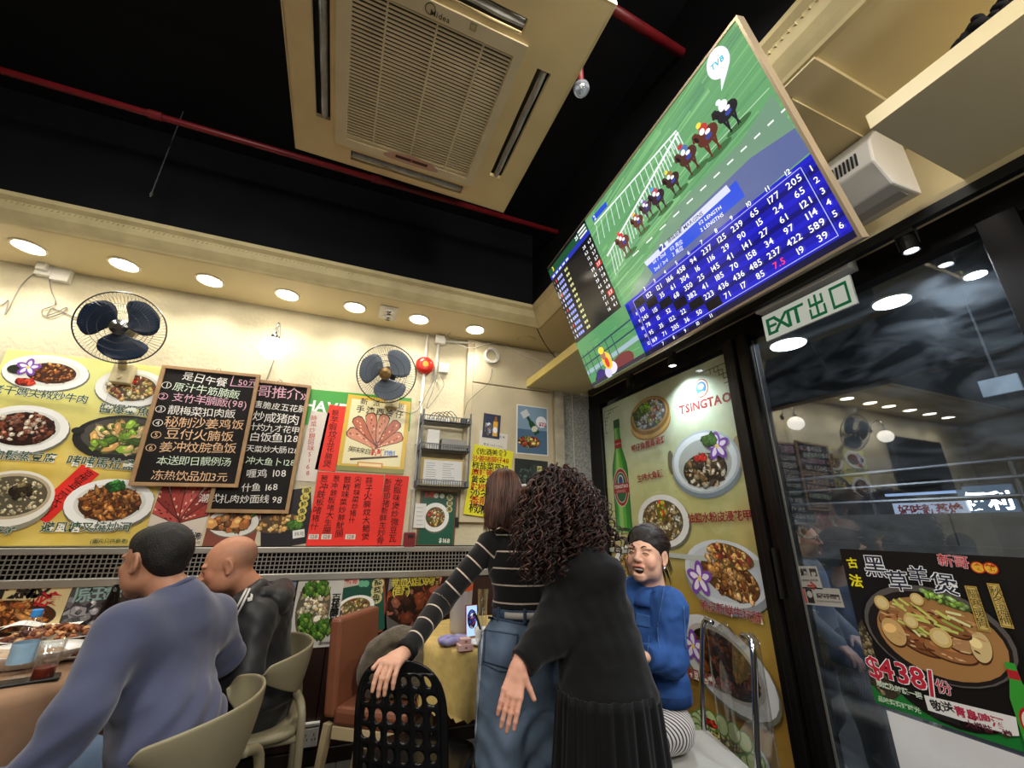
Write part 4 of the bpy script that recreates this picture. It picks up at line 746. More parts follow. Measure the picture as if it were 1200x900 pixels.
# row of picture posters over the grille
B = board('food_poster', 'pale poster of red spread trotters just right of the yellow menu', 'poster', (187, 560), (249, 568), (239, 641), (171, 641), D, .003, col='e2d4c4'); trotters(B, B.loc(206, 611), .26, ['a83a30', '8a2a24', 'c05048'], 6); c = B.loc(186, 626); B.ell(c, .1, .05, '2a2a30'); B.ell((c[0], c[1]+.01), .07, .03, '58504a')
B.line('新', (204, 627), (212, 627), '2a70c0', .06, .03); B.line('鮮', (213, 627), (223, 627), '2a70c0', .06, .03); B.line('秘制', (223, 628), (238, 629), '2c2c2c', .045, .02); B.line('皇室飯堂小吃', (207, 636), (235, 636), '4a4a4a', .02); B.clip(); B.print('picture')
B = board('food_poster', 'poster of sliced roast fish on a white plate in the row over the grille', 'poster', (249, 580), (307, 583), (300, 641), (240, 641), D, .003, col='8a4a3a'); B.dish((274, 612), 30, 17, ['b8703a', 'd8a060', '8a4418', '5a7a2a'], 60, rim='e8e4dc', seed=11, long=2); B.food(B.loc(285, 606), .12, .03, ['4a8a2a', '6aa83a'], 14, .4, .5, 3); B.food(B.loc(270, 612), .12, .045, ['b06a34', 'd89a5a'], 12, .8, .25, 1.2, 4); B.clip(); B.print('picture')
B = board('food_poster', 'black poster of golden fish balls with yellow lettered discs and a price tag', 'poster', (310, 583), (370, 566), (359, 641), (302, 641), D, .003, col='232026'); B.food(B.loc(326, 613), .13, .06, ['c89a5a', 'e0b878', 'b88444'], 26, .32, 0, 1.05, 12); B.food(B.loc(345, 616), .04, .04, ['4a7a2a'], 6, .5)
for k, ch in enumerate('順德鯪魚球'): c = B.loc(359-1.6*k, 575+8.0*k); B.ell(c, .027, .025, 'd8c860'); B.glyphs([(ch, c[0], c[1], .036, 0)], '2a2414', .02)
a = B.loc(343, 622); b = B.loc(357, 629); B.rect(a[0], b[1], b[0], a[1], 'e8e6e0'); B.line('55元', (345, 625.5), (356, 625.5), '2c2c2c'); B.print('picture')
# right of the conduit
B = board('food_poster', 'small green poster of a white oval bowl under the plastic rack', 'poster', (493, 575), (536, 577), (532, 641), (487, 640), D-.004, .004, col='7a4a30'); B.rect(.012, .012, B.w-.012, B.h-.012, '1e5a44'); B.dish((510, 606), 16, 17, ['c8a050', '6a7a2a', 'b8402a', 'e0d0a0'], 50, seed=14, well='f0efe8')
for k, ch in enumerate('酸菜魚'): c = B.loc(527-.4*k, 583+7.0*k); B.ell(c, .024, .022, 'd0c48a'); B.glyphs([(ch, c[0], c[1], .034, 0)], '20301c', .02)
B.line('$168', (514, 633), (527, 634), 'e8e8d8', None, .03); B.line('新哥', (498, 580), (508, 580), 'd04a3a', .045, .03); c = B.loc(511, 581); B.ell(c, .018, .018, 'd8d8c8'); B.ell((c[0]+.045, c[1]), .018, .018, 'd8d8c8'); B.print('picture')
B = board('paper_tag', 'white paper tag hanging over the left edge of the green bowl poster', 'notice', (486, 590), (499, 590), (498, 619), (485, 618), D-.02, .001, col='e9e6e0')
for k in range(5): a = B.loc(488, 595+5*k); B.rect(a[0], a[1], a[0]+.045, a[1]+.003, '8a8a8a')
B.print('print')
tag(bxw(535, 612, .03, .07, .02).build('clip', blackp, bevel=.003), 'small black clip on the right edge of the green bowl poster', 'clip'); t = thing('power_adapter', 'dark red power adapter box on the grille under the white tag', 'adapter', PY(479, 633, D)); bxw(479, 632.5, .075, .1, .05).build('case', M('maroon_plastic', '7a2024', .4, noise=(5, .1)), t, bevel=.005); bxw(480, 628, .035, .02, .056).build('label_plate', blackp, t)
# plastic rack
Yr = D-.17; a = PY(496, 482, Yr); b = PY(546, 570, Yr); rk = thing('plastic_rack', 'grey three tier plastic basket rack on the wall beside the pillar', 'rack', ((a[0]+b[0])/2, D-.09, b[2])); gp_ = M('grey_rack_plastic', '6a6e72', .45, noise=(7, .1))
x0, x1 = a[0], b[0]+.02
for zp_ in (PY(520, 495, Yr)[2], PY(520, 528, Yr)[2], PY(520, 571, Yr)[2]):
    t_ = MB().span((x0, Yr, zp_), (x1, D-.02, zp_+.006)).build('tray', gp_, rk); mb = MB()
    for yy_ in (Yr, D-.024):
        mb.span((x0, yy_, zp_+.044), (x1, yy_+.005, zp_+.05)); mb.span((x0, yy_, zp_), (x1, yy_+.005, zp_+.008))
        for k in range(23): x = x0+(x1-x0)*k/22; mb.span((x-.002, yy_, zp_), (x+.002, yy_+.004, zp_+.048))
    for xx_ in (x0, x1-.004):
        mb.span((xx_, Yr, zp_+.044), (xx_+.004, D-.02, zp_+.05))
        for k in range(10): y = Yr+(D-.02-Yr)*k/9; mb.span((xx_, y-.002, zp_), (xx_+.004, y+.002, zp_+.048))
    mb.build('slotted_rim', gp_, t_)
for xx_ in (x0, x1-.012):
    for yy_ in (Yr, D-.03): MB().span((xx_, yy_, b[2]-.01), (xx_+.012, yy_+.01, a[2]+.02)).build('post', gp_, rk)
zA, zB_, zC = [PY(520, q, Yr)[2]+.006 for q in (495, 528, 571)]
q = PY(508, 512, Yr+.05); tag(MB().span((q[0]-.05, Yr+.02, zB_), (q[0]+.04, D-.05, zB_+.15)).build('carton', whitep, bevel=.003), 'upright white carton on the middle tray of the rack', 'box')
tag(MB().span((q[0]+.06, Yr+.03, zB_), (x1-.02, D-.05, zB_+.09)).build('carton', M('grey_board', 'a6a49c', .6, noise=(9, .15)), bevel=.003), 'flat grey box beside the white carton on the rack', 'box')
t = thing('paper_stack', 'framed white printed papers standing on the bottom tray of the rack', 'papers', (q[0]+.05, Yr+.06, zC)); fr0 = np.array((x0+.03, Yr+.03, zC)); MB().box(((x0+x1)/2-.005, Yr+.05, zC+.105), (x1-x0-.06, .008, .2)).build('folder', M('manila', 'c9b06a', .6, noise=(7, .1)), t); Bp = Board((x0+.045, Yr+.044, zC+.015), (1, 0, 0), (0, 0, 1), x1-x0-.09, .175, .001); Bp.root = t; Bp.sheet(M('paper_e6e6e2', 'e6e6e2', .6, noise=(7, .04)), 'page')
for k in range(9):
    for m_ in range(2): Bp.rect(.02+m_*.12, .02+k*.016, .02+m_*.12+random.uniform(.05, .095), .024+k*.016, '9a9a9e')
Bp.print('print')
t = thing('router', 'white router with tangled leads on the top tray of the rack', 'router', (x0+.12, Yr+.08, zA)); MB().box((x0+.13, Yr+.09, zA+.02), (.17, .11, .035)).build('case', whitep, t, bevel=.01); mb = MB()
for k in range(5): mb.tube(smoothpath([(x0+.05+.03*k, Yr+.03, zA+.02), (x0+.08+.035*k, Yr+.0+.02*k, zA+.06+.012*k), (x0+.15+.03*k, Yr+.05, zA+.055), (x0+.2+.018*k, Yr+.1, zA+.03)]), .0028, 5)
mb.build('leads', blackp, t, smooth=True)
tag(MB().box((x1-.045, Yr+.07, zA+.03), (.05, .04, .05)).build('plug_adapter', blackp, bevel=.006), 'black plug adapter on the right end of the rack top', 'adapter')
# on the pillar
Yp = D-.076
B = board('beer_poster', 'small dark photo poster of a beer bottle on the pillar', 'poster', (567, 484), (587, 487), (585, 515), (565, 512), Yp, .002, col='28304a'); B.rect(.02, .05, .07, .12, 'b8a070'); B.rect(.085, .02, .125, .14, 'd8a83c'); B.poly([(.09, .14), (.12, .14), (.112, .185), (.098, .185)], '8a5a1c'); B.ell((.105, .07), .02, .025, 'e8e8f0'); B.food((.05, .07), .03, .05, ['5a7ab0', 'c8d0e0', '7a5a3a'], 14, .4); B.print('picture')
B = board('paper_note', 'white printed notice behind the small beer poster', 'notice', (563, 504), (595, 509), (594, 527), (561, 522), Yp+.0008, .0006, col='dcd8ce')
B.line('招聘 侍應 洗碗', (566, 509), (592, 513), '6a6a6a', .02); B.line('電話 3451 3001', (566, 520), (590, 524), '6a6a6a', .02); B.print('print')
B = board('paper_sheet', 'bright yellow handwritten paper list on the pillar behind the brown haired woman', 'notice', (552, 522), (600, 527), (594, 612), (547, 600), Yp, .0015, col='ece42a', rough=.6)
for k, (t_, col) in enumerate([('《佐酒美食》', '1c1c1c'), ('沙姜猪脚仔48', 'b8281c'), ('椒盐菜苔38', '1c1c1c'), ('麻辣鴨脷48', 'b8281c'), ('黄金魚皮38', '1c1c1c'), ('鼓椒鴨腎48', 'b8281c'), ('沙爹金錢', '1c1c1c'), ('香煎魚餅', 'b8281c'), ('椒麻鳳爪', '1c1c1c')]): B.line(t_, (554-.6*k, 528.5+8.3*k), (597-.6*k, 532+8.6*k), col, None, .012, None, .06)
B.print('handwriting', CHALK)
B = board('beer_poster', 'blue beer poster with a tilted green bottle and a round price on the pillar', 'poster', (606, 474), (643, 478), (641, 535), (604, 531), Yp, .003, col='e8e6e0'); B.rect(.01, .01, B.w-.01, B.h-.01, '4a6a8a'); w, h = B.w, B.h; B.rect(.01, h*.5, w-.01, h-.01, '7f9ab4'); B.food((w*.4, h*.25), w*.36, h*.12, ['b8462a', 'd8a04a', '6a8a3a', 'e0c070'], 26, .3)
d = np.array((.55, -.83)); n_ = np.array((.83, .55)); o_ = np.array((w*.28, h*.82))
B.poly([o_-n_*.012, o_+d*.07-n_*.013, o_+d*.1-n_*.026, o_+d*.2-n_*.026, o_+d*.2+n_*.026, o_+d*.1+n_*.026, o_+d*.07+n_*.013, o_+n_*.012], '1c4a2a'); B.ell(o_+d*.15, .024, .03, 'd8d8c0', -.98); B.poly([o_-d*.03-n_*.04, o_+d*.03-n_*.04, o_+d*.03+n_*.03, o_-d*.03+n_*.03], 'c8ccd0'); B.ell((w*.78, h*.68), .05, .05, 'e8ecf0'); B.line('$22', (631, 497), (640, 498), 'b83030', None, .03); B.print('picture')
B = board('food_poster', 'dark food poster with a yellow tag below the blue beer poster', 'poster', (604, 537), (643, 541), (640, 610), (600, 608), Yp, .003, col='262b2a'); B.food((B.w*.35, B.h*.75), .06, .06, ['3a4a44', '1c2420', '4a5a5a'], 24, .4)
for k in range(7): B.rect(B.w*.55+k*.008, B.h*.7, B.w*.55+k*.008+.002, B.h*.92, '5a6a62')
a = B.loc(632, 553); B.rect(a[0]-.02, a[1]-.045, a[0]+.02, a[1]+.045, 'd8d08a'); B.glyphs([('椒', a[0], a[1]+.02, .034, 0), ('豆', a[0], a[1]-.02, .034, 0)], '3a3414', .02); B.dish((617, 575), 14, 8, ['c89a5a', '8a5a2a'], 20, seed=3); B.print('picture')
# lower row, between the grille and the wainscot
Yl = D-.034
B = board('food_poster', 'beige poster of brown spicy fish skin below the grille, behind the table', 'poster', (-30, 681), (85, 681), (68, 741), (-45, 741), Yl, .003, col='d2c08e'); B.food(B.loc(8, 722), .2, .075, ['8a4a22', 'a8642e', '5a2c12', 'c88a4a'], 80, .2, 0, 3, 21); B.line('香辣魚皮', (-14, 690), (58, 689), '22201c', .105, .035); B.line('必食', (46, 703), (67, 702), 'b8202c', .07, .03); B.clip(); B.print('picture')
B = board('food_poster', 'dark grey poster of shells and stones below the grille behind the blue sweatshirt', 'poster', (86, 681), (190, 679), (180, 741), (69, 741), Yl, .003, col='4a4a48'); B.food(B.loc(100, 722), .2, .09, ['8a8688', '5a585c', 'a8a4a8', '38343a'], 40, .35, 0, 1.3, 22); B.food(B.loc(150, 715), .12, .1, ['1c1414', '3a2a26'], 24, .4); B.line('原生態', (89, 697), (140, 692), '8aa8a0', .09, .02); B.clip(); B.print('picture')
B = board('food_poster', 'pale blue grey poster edge just behind the black hooded jacket', 'poster', (300, 676), (344, 675), (336, 757), (292, 755), Yl, .002, col='7486a4'); B.food(B.loc(330, 705), .05, .08, ['5a6a8a', 'a8b4c8'], 12, .6); B.print('picture')
B = board('food_poster', 'white poster of green vegetables topped with pale shrimp below the grille', 'poster', (347, 676), (404, 675), (393, 757), (340, 761), Yl-.002, .003, col='cfccc2'); B.food(B.loc(367, 713), .1, .19, ['d8c8a0', 'b8986a', 'e8dcc0', 'a88a6a'], 60, .22, 0, 1.3, 23); 
for (px, py) in ((362, 691), (376, 690), (359, 740), (370, 741), (356, 728), (378, 735)): B.food(B.loc(px, py), .04, .035, ['5a8a2a', '3a6a1e', '88b04a'], 6, .7)
B.line('百花蒸釀豆腐', (394, 698), (389, 733), '2c2c28', .055, .02, None, vert=True); B.line('圖片只供參考', (374, 754), (387, 753), '6a6a6a', .018); B.print('picture')
B = board('food_poster', 'green bordered poster of a bowl of pickled fish soup below the grille', 'poster', (404, 675), (454, 674), (449, 735), (395, 757), Yl, .003, col='8a4630'); B.rect(.012, .012, B.w-.012, B.h-.012, '1e5040'); B.rect(.012, B.h*.86, B.w*.42, B.h-.012, 'c8b8a8'); B.line('新哥', (406, 681), (419, 681), 'c03030', None, .02); 
for k in range(2): B.ell(B.loc(424+5*k, 684), .02, .02, '6ab08a')
for k, ch in enumerate('酸菜魚'): c = B.loc(443-1.2*k, 684+8.5*k); B.ell(c, .038, .034, 'cfc48a'); B.glyphs([(ch, c[0], c[1], .052, 0)], '20301c', .02)
B.dish((416, 712), 23, 15, ['e0c88a', 'c8a04a', '8a2a1e', '6a7a2a', 'd8c0a0'], 60, seed=24, well='e8c050', fill=.8); B.clip(); B.print('picture')
B = board('food_poster', 'dark poster of glossy brown braised pork with yellow lettering beside the round table', 'poster', (455, 674), (552, 670), (548, 752), (449, 750), Yl, .003, col='5a5450'); B.rect(0, B.h*.62, B.w, B.h, '837f7c'); B.food(B.loc(500, 705), .3, .16, ['3a1c12', '5a2a1a', '7a3a22', '2a120c', 'a0604a'], 110, .28, 0, 1.5, 25); B.ell(B.loc(514, 695), .09, .06, '6a281c'); B.ell(B.loc(511, 691), .05, .025, 'a85a48')
B.line('新派火焰炆金豬', (460, 682), (513, 680), 'd8c84a', .07, .03, '3a2a1a'); B.line('(香豬)', (460, 692), (480, 691), 'd8c84a', .07, .03, '3a2a1a'); B.clip(); B.print('picture')
# ---------------------------------------------------------------- beer and dish poster on the glass front (x = W)
Xg = W+.004
def board_x(name, label, y0, y1, z0_, z1, x, th, mat):
    B = Board((x, y1, z0_), (0, -1, 0), (0, 0, 1), y1-y0, z1-z0_, th); B.thing(name, label, 'poster'); B.sheet(mat); return B
bm_ = bpy.data.materials.new('poster_green_gold'); bm_.use_nodes = True; nt = bm_.node_tree; b = nt.nodes['Principled BSDF']; tc = nt.nodes.new('ShaderNodeTexCoord'); sp = nt.nodes.new('ShaderNodeSeparateXYZ'); nt.links.new(tc.outputs['Object'], sp.inputs[0])
rp = nt.nodes.new('ShaderNodeValToRGB'); e_ = rp.color_ramp.elements; e_[0].color = (*lin('c09440'), 1); e_[0].position = .25; e_[1].color = (*lin('d2dec2'), 1); e_[1].position = .98
for p_, c_ in ((.4, 'cfae50'), (.55, 'dcd488'), (.7, 'e2e7a8'), (.84, 'd8e6c6')): q = rp.color_ramp.elements.new(p_); q.color = (*lin(c_), 1)
mr = nt.nodes.new('ShaderNodeMapRange'); mr.inputs[1].default_value = 0; mr.inputs[2].default_value = zp-.0; nt.links.new(sp.outputs['Z'], mr.inputs[0]); nt.links.new(mr.outputs[0], rp.inputs[0])
v = nt.nodes.new('ShaderNodeTexVoronoi'); v.inputs['Scale'].default_value = 12; v.distance = 'CHEBYCHEV'; nt.links.new(tc.outputs['Object'], v.inputs['Vector']); mx = nt.nodes.new('ShaderNodeMixRGB'); mx.blend_type = 'MULTIPLY'; mx.inputs[2].default_value = (.84, .84, .78, 1); nt.links.new(v.outputs['Distance'], mx.inputs[0]); nt.links.new(rp.outputs[0], mx.inputs[1]); nt.links.new(mx.outputs[0], b.inputs['Base Color']); b.inputs['Roughness'].default_value = .22
zt_ = zp+.005
B = board_x('beer_poster', 'tall green and gold poster of a beer bottle and dishes filling the left glass front', GY0+.0, GY1, .02, zt_, Xg, .004, bm_)
MR = '8a1c2c'
def lat(px, py, sx, sy, s=.0026):
    c = B.loc(px, py)
    for (a0, b0, a1, b1) in [(0, 0, .12, 0), (0, 0, 0, .12), (.03, .03, .09, .03), (.03, .03, .03, .09), (.06, 0, .06, .06), (0, .06, .06, .06), (.09, .03, .09, .0), (.03, .09, .0, .09), (.12, 0, .12, .03), (0, .12, .03, .12), (0, .12, 0, .19), (.03, .19, 0, .19), (.12, 0, .19, 0)]:
        p = (c[0]+sx*a0, c[1]+sy*b0); q = (c[0]+sx*a1, c[1]+sy*b1); B.rect(min(p[0], q[0])-s, min(p[1], q[1])-s, max(p[0], q[0])+s, max(p[1], q[1])+s, '3a3a30')
lat(709, 483, 1, -1); lat(851, 425, -1, -1)
# bottle
bt = B.loc(722, 492); bb = B.loc(733, 624); H_ = bt[1]-bb[1]; cx = (bt[0]+bb[0])/2
pf = [(0, .035), (.08, .035), (.1, .03), (.26, .036), (.33, .055), (.42, .078), (.48, .085), (.98, .085), (1.0, .075)]; sc2 = H_/.66*.9
def bott(kx, col, x0=0): B.poly([(cx+x0-r*kx*sc2, bt[1]-t*H_) for t, r in pf]+[(cx+x0+r*kx*sc2, bt[1]-t*H_) for t, r in pf[::-1]], col)
bott(1, '1c6a2c'); bott(.86, '3c9a34'); bott(.5, '6cc043', -.01); bott(.22, 'a4dc6a', -.02)
B.ell((cx, bt[1]-.975*H_), .07*sc2, .012, '2a3a1c'); B.rect(cx-.04*sc2, bt[1]-.27*H_, cx+.04*sc2, bt[1]-.19*H_, 'b0242c'); B.rect(cx-.033*sc2, bt[1]-.08*H_, cx+.033*sc2, bt[1], '2a5a2c')
cy = bt[1]-.62*H_; B.ell((cx, cy), .083*sc2, .15, 'e8e0c0'); B.ell((cx, cy), .077*sc2, .142, 'b0242c'); B.ell((cx, cy), .062*sc2, .118, 'e8e0c0'); B.ell((cx, cy), .058*sc2, .112, '2a6a3c'); B.ell((cx, cy+.05), .03*sc2, .045, 'dfe6e8'); B.ell((cx, cy+.05), .022*sc2, .034, '2a4a8a'); B.rect(cx-.082*sc2, cy-.045, cx+.082*sc2, cy+.03, 'b0242c')
B.lineuv('TSINGTAO', (cx-.075*sc2, cy+.006), (cx+.075*sc2, cy+.006), 'f4f0e4', None, .04); B.lineuv('BREWERY', (cx-.05*sc2, cy-.03), (cx+.05*sc2, cy-.03), 'e8b0a8', None, .02); B.lineuv('TSINGTAO', (cx-.032*sc2, bt[1]-.23*H_), (cx+.032*sc2, bt[1]-.23*H_), 'f0e0d8', None, .02)
c, a, b = B.radii((822, 455), 8.5, 11); B.ell(c, a, b, '9a4a3a'); B.ell(c, a*.88, b*.88, 'd8c8a0'); B.ell(c, a*.72, b*.72, '2a6ab8'); B.ell((c[0], c[1]+.01), a*.4, b*.3, 'd8ecf4'); B.ell((c[0], c[1]-.03), a*.45, b*.15, '9accea')
B.line('TSINGTAO', (797, 481), (858, 464), '9a2c34', None, .03)
c, a, b = B.radii((761, 487), 23, 23); B.ell((c[0], c[1]-.06), a, b*.85, 'a8803c'); B.ell((c[0], c[1]-.04), a*1.0, b*.9, 'd8b468'); B.ell(c, a, b, '9a7434'); B.ell((c[0], c[1]+.01), a*.9, b*.88, 'c8a058'); B.food((c[0], c[1]+.01), a*.85, b*.8, ['c8dce0', 'e8f0f0', 'a8c8d8', 'd8b0a0', '8aa84a', 'b83a28'], 90, .16, 0, 1.4, 31); B.food((c[0]-.04, c[1]+.06), a*.3, b*.3, ['8ac83a', '6aa82a'], 10, .5); B.food((c[0]-.13, c[1]+.03), a*.2, b*.3, ['3a5a2a', '5a7a3a'], 8, .5)
c, a, b = B.radii((825, 541), 40, 37); B.ell((c[0]+.0, c[1]-.03), a*1.02, b*1.0, '7c8c94'); B.ell((c[0]+a*1.02, c[1]+.02), .05, .09, 'a89878'); B.ell((c[0]-a*1.02, c[1]+.03), .03, .08, '6a6450'); B.ell(c, a, b, 'b4c2c8'); B.ell(c, a*.93, b*.93, 'dde6e8'); B.ell((c[0], c[1]-.01), a*.78, b*.78, 'aeb6b0'); B.food((c[0]+.0, c[1]-.05), a*.66, b*.55, ['4a3a2c', '8a6a44', '2c2420', 'c8b088', 'd8d0b8', '6a5034'], 90, .2, 0, 2, 32); B.food((c[0]-.02, c[1]+.02), a*.2, b*.12, ['c82a1e'], 6, .7); B.flower((842, 523), .085); B.food(B.loc(832, 517), .05, .04, ['3a6a2a'], 6, .6)
B.dish((777, 610), 30, 31, ['c8b080', 'a88850', 'e0d0a8', '8a6a3a', 'd8d8c8', '7a5c30'], 110, seed=33, fill=.82, sz=.13, long=1.8); B.food(B.loc(777, 598), .05, .07, ['d8d040', 'c83a28', 'b8c050'], 8, .35)
B.dish((742, 668), 22, 30, ['c89a3c', '9a6a2a', '5a4a24', 'e0b850'], 60, seed=34, long=2)
c, a, b = B.radii((850, 671), 50, 40); B.ell((c[0], c[1]-.04), a, b, '8a9098'); B.ell(c, a, b, 'ccd2d8'); B.ell(c, a*.88, b*.85, 'bcc4cc'); B.food((c[0]+.03, c[1]-.02), a*.7, b*.62, ['c89050', 'a06a34', 'e0b078', '6a3c20', 'd8a468'], 80, .2, -.3, 1.9, 35); B.food((c[0]+.06, c[1]+.09), a*.55, b*.35, ['d8a860', 'b07a40', '7a3028'], 40, .3, -.2, 1.9, 36); B.flower((823, 678), .095)
B.dish((850, 776), 58, 52, ['3c2010', '5a3018', '28140a', '7a4420', '6a3a1a'], 100, seed=37, sz=.16, rot=-.35, rim='cdd0d2', well='b0aca4'); B.flower((816, 757), .085)
c, a, b = B.dish((853, 868), 48, 38, ['c8c080', 'e0d8b0', 'a89a50', '7a5a2a', 'd8d0a0'], 90, seed=38, sz=.16, rim='d4d6d4', well='c8d0a8')
for k in range(16): t_ = 2*PI*k/16; q = (c[0]+a*.74*math.cos(t_), c[1]+b*.72*math.sin(t_)); B.ell(q, .05, .045, '5a8a3a', t_, 12); B.ell(q, .042, .037, 'c8d8a0', t_, 12)
B.food((c[0]-.08, c[1]+.05), a*.2, b*.2, ['c8281e', 'e04a30'], 8, .5)
B.line('蝦仔魚雲蒸滑雞', (743, 527), (784, 515), MR, None, .02); B.line('生啫大魚頭', (750, 562), (780, 555), MR, None, .02); B.line('油鹽水粉皮浸花甲', (810, 608), (885, 604), MR, None, .025); B.line('豉椒炒花甲', (733, 638), (760, 640), MR, None, .02) if False else None
B.line('瀾皇炒', (729, 685), (752, 683), MR, None, .03, 'f0e8d8', 0, .022); B.line('脆皮新鮮牛坑腩', (825, 708), (898, 725), MR, None, .03, 'f4ecdc', 0, .022); B.line('避風塘墨魚仔', (807, 786), (864, 806), MR, None, .03, 'f0e8d8', 0, .022); B.line('瓜', (786, 867), (795, 867), MR, .14, .03, 'f0e8d8')
B.clip(.0, 0); B.print('dish_pictures')
gl = MB().span((W-.008, GY0, 0), (W-.003, GY1, zt_)).build('glass_panel', clear, bpy.data.objects['door_1'])
a = PX(716, 643, W); b = PX(893, 660, W); MB().span((W-.014, GY0, a[2]-.02), (W-.0085, GY1, a[2]+.008)).build('rail', M('clear_rail', 'b8beb8', .25, noise=(4, .1)), bpy.data.objects['door_1'])
# stickers and hot pot poster on the right pane
Xs = W-.0005
B = Board.px((934, 663), (958, 664), (963, 690), (939, 690), 0, W-.0063, .0006); B.thing('sticker', 'small grey sliding door sticker with an arrow, at the left of the pane', 'sticker'); B.sheet(M('sticker_grey', 'a8a49c', .5, noise=(5, .1))); B.line('趟 門', (938, 671), (957, 671), '22201e', None, .03); B.line('SLIDING DOOR', (938, 680), (959, 680), '3a3634', None, .02); B.line('→', (940, 686), (962, 686), 'a03028', .05, .03); B.print('lettering')
B = Board.px((939, 687), (985, 691), (988, 711), (944, 709), 0, W-.0063, .0006); B.thing('sticker', 'wide grey sticker asking to close the door by hand, under the arrow sticker', 'sticker'); B.sheet(MATS['sticker_grey']); w, h = B.w, B.h; B.rect(.005, .005, .012, h-.005, 'b03028'); B.rect(w*.1, h*.1, w*.28, h*.9, '2a2624'); B.ell((w*.19, h*.6), .012, .014, 'a8a49c'); B.line('請隨手關門', (957, 698), (984, 700), '2a2624', None, .03); B.line('PLEASE CLOSE THE DOOR', (957, 704), (986, 706), '3a3634', None, .01); B.print('lettering')
l_, t_, b_ = PX(985, 643, W), PX(1168, 651, W), PX(1024, 822, W)
B = Board((W-.0063, l_[1], b_[2]), (0, -1, 0), (0, 0, 1), .62, l_[2]-b_[2], .0012); B.thing('hot_pot_poster', 'large dark poster of a meat hot pot on the right glass pane', 'poster'); B.sheet(M('poster_black', '1c1917', .35, noise=(3, .3)))
a = B.loc(1025, 822); g1_ = B.loc(1022, 803); B.w = max(B.w, .55); w, h = B.w, B.h
B.rect(0, 0, w, g1_[1]+.0, '1e7a34'); c, a, b = B.radii((1052, 745), 40, 50); B.food(B.loc(1030, 770), .07, .14, ['8a7a5a', '6a5a3c', 'a89a74'], 50, .15, 0, 1, 41)
c, a, b = B.radii((1092, 742), 96, 78); B.ell((c[0]+.0, c[1]-.1), a*.92, b*.88, '17120f'); B.ell(c, a*.98, b*.8, '0e0c0b'); B.ell(c, a*.94, b*.76, '5c5652'); B.ell((c[0], c[1]-.008), a*.89, b*.7, '201a17'); B.ell((c[0]+.01, c[1]-.01), a*.8, b*.62, 'a87a48')
for (dx, dy, ra, rb, ro, col) in [(-.45, .1, .38, .28, -.1, '96653c'), (-.2, -.22, .4, .24, -.25, '7e4c2c'), (.2, -.3, .38, .2, -.1, 'a06a40'), (.45, -.02, .28, .24, .2, 'b4875a'), (0, .28, .5, .22, .05, 'a87648'), (-.62, -.12, .2, .3, .3, 'd0a86a'), (.66, -.1, .14, .3, -.2, 'd8bc84'), (.3, .22, .3, .16, -.4, '8a5a34'), (-.1, .05, .3, .16, -.2, '8c5a35')]:
    B.ell((c[0]+dx*a*.85, c[1]+dy*b*.75-.004), a*ra*.86, b*rb*.8, '4a2a16', ro); B.ell((c[0]+dx*a*.85, c[1]+dy*b*.75), a*ra*.82, b*rb*.75, col, ro); B.ell((c[0]+dx*a*.85-.01, c[1]+dy*b*.75+.01), a*ra*.5, b*rb*.25, tuple(min(1, z*1.22) for z in hexc(col)), ro)
for k in range(60): x = random.uniform(-.75, .75); y = random.uniform(-.45, .5); B.ell((c[0]+x*a*.8, c[1]+y*b*.75), .006+.01*random.random(), .003, random.choice(['c89a64', '5a3018', 'dcb484']), random.uniform(-.6, .3), 7)
for k in range(22): q = (c[0]+random.uniform(-.1, .1), c[1]+random.uniform(.0, .11)); an = random.uniform(-.9, .2); L = random.uniform(.03, .06); d = np.array((math.cos(an), math.sin(an))); n_ = np.array((-d[1], d[0]))*.004; q = np.array(q); B.poly([q-n_, q+d*L-n_, q+d*L+n_, q+n_], random.choice(['c8d06a', 'e0e0a0', '9ab04a']))
for px, py, r in ((1103, 747, .03), (1068, 728, .022), (1034, 706, .025), (1075, 702, .02)): q = B.loc(px, py); B.ell((q[0], q[1]-.004), r*1.05, r*1.05, '8a6430'); B.ell(q, r, r, 'd8b870'); B.ell(q, r*.7, r*.7, 'e4cc90')
B.food(B.loc(1108, 703), .07, .018, ['8ab04a', 'a8c87a'], 14, .5, -.35, 2.5, 5)
Y_ = 'f0e020'; BW = 'f2f2f4'
B.line('古', (993, 660), (1005, 660), Y_, None, .03); B.line('法', (996, 680), (1011, 682), Y_, None, .03)
for ch, p, q in (('黑', (1012, 663), (1039, 665)), ('草', (1040, 681), (1066, 682)), ('羊', (1064, 674), (1089, 676)), ('煲', (1092, 683), (1122, 687))): B.line(ch, p, q, '26283a', None, .02, BW, 0, .05)
B.line('新哥', (1099, 656), (1136, 660), 'c83038', None, .03, BW)
for k, ch in enumerate('食館'): c_ = B.loc(1147+15*k, 665+1*k); B.ell(c_, .0185, .0185, 'b82a1c'); B.ell(c_, .015, .015, 'e8b83c'); B.glyphs([(ch, c_[0], c_[1], .025, 0)], 'c02a20', .03)
for (tlp, brp, txt) in (((1131, 686), (1163, 741), '驅寒暖胃'), ((1157, 683), (1190, 737), '秋冬溫補')):
    p = [B.loc(*q) for q in (tlp, brp)]; w_ = min(.05, p[1][0]-p[0][0]); B.rect(p[0][0], p[1][1], p[0][0]+w_, p[0][1], 'b89a4a'); B.rect(p[0][0]+.003, p[1][1]+.003, p[0][0]+w_-.003, p[0][1]-.003, '8a6a2c'); B.rect(p[0][0]+.005, p[1][1]+.005, p[0][0]+w_-.005, p[0][1]-.005, 'cdb468'); m_ = p[0][0]+w_/2; B.lineuv(txt, (m_, p[0][1]-.01), (m_, p[1][1]+.01), '4a3a1c', .03, .0, None, 0, .04, True)
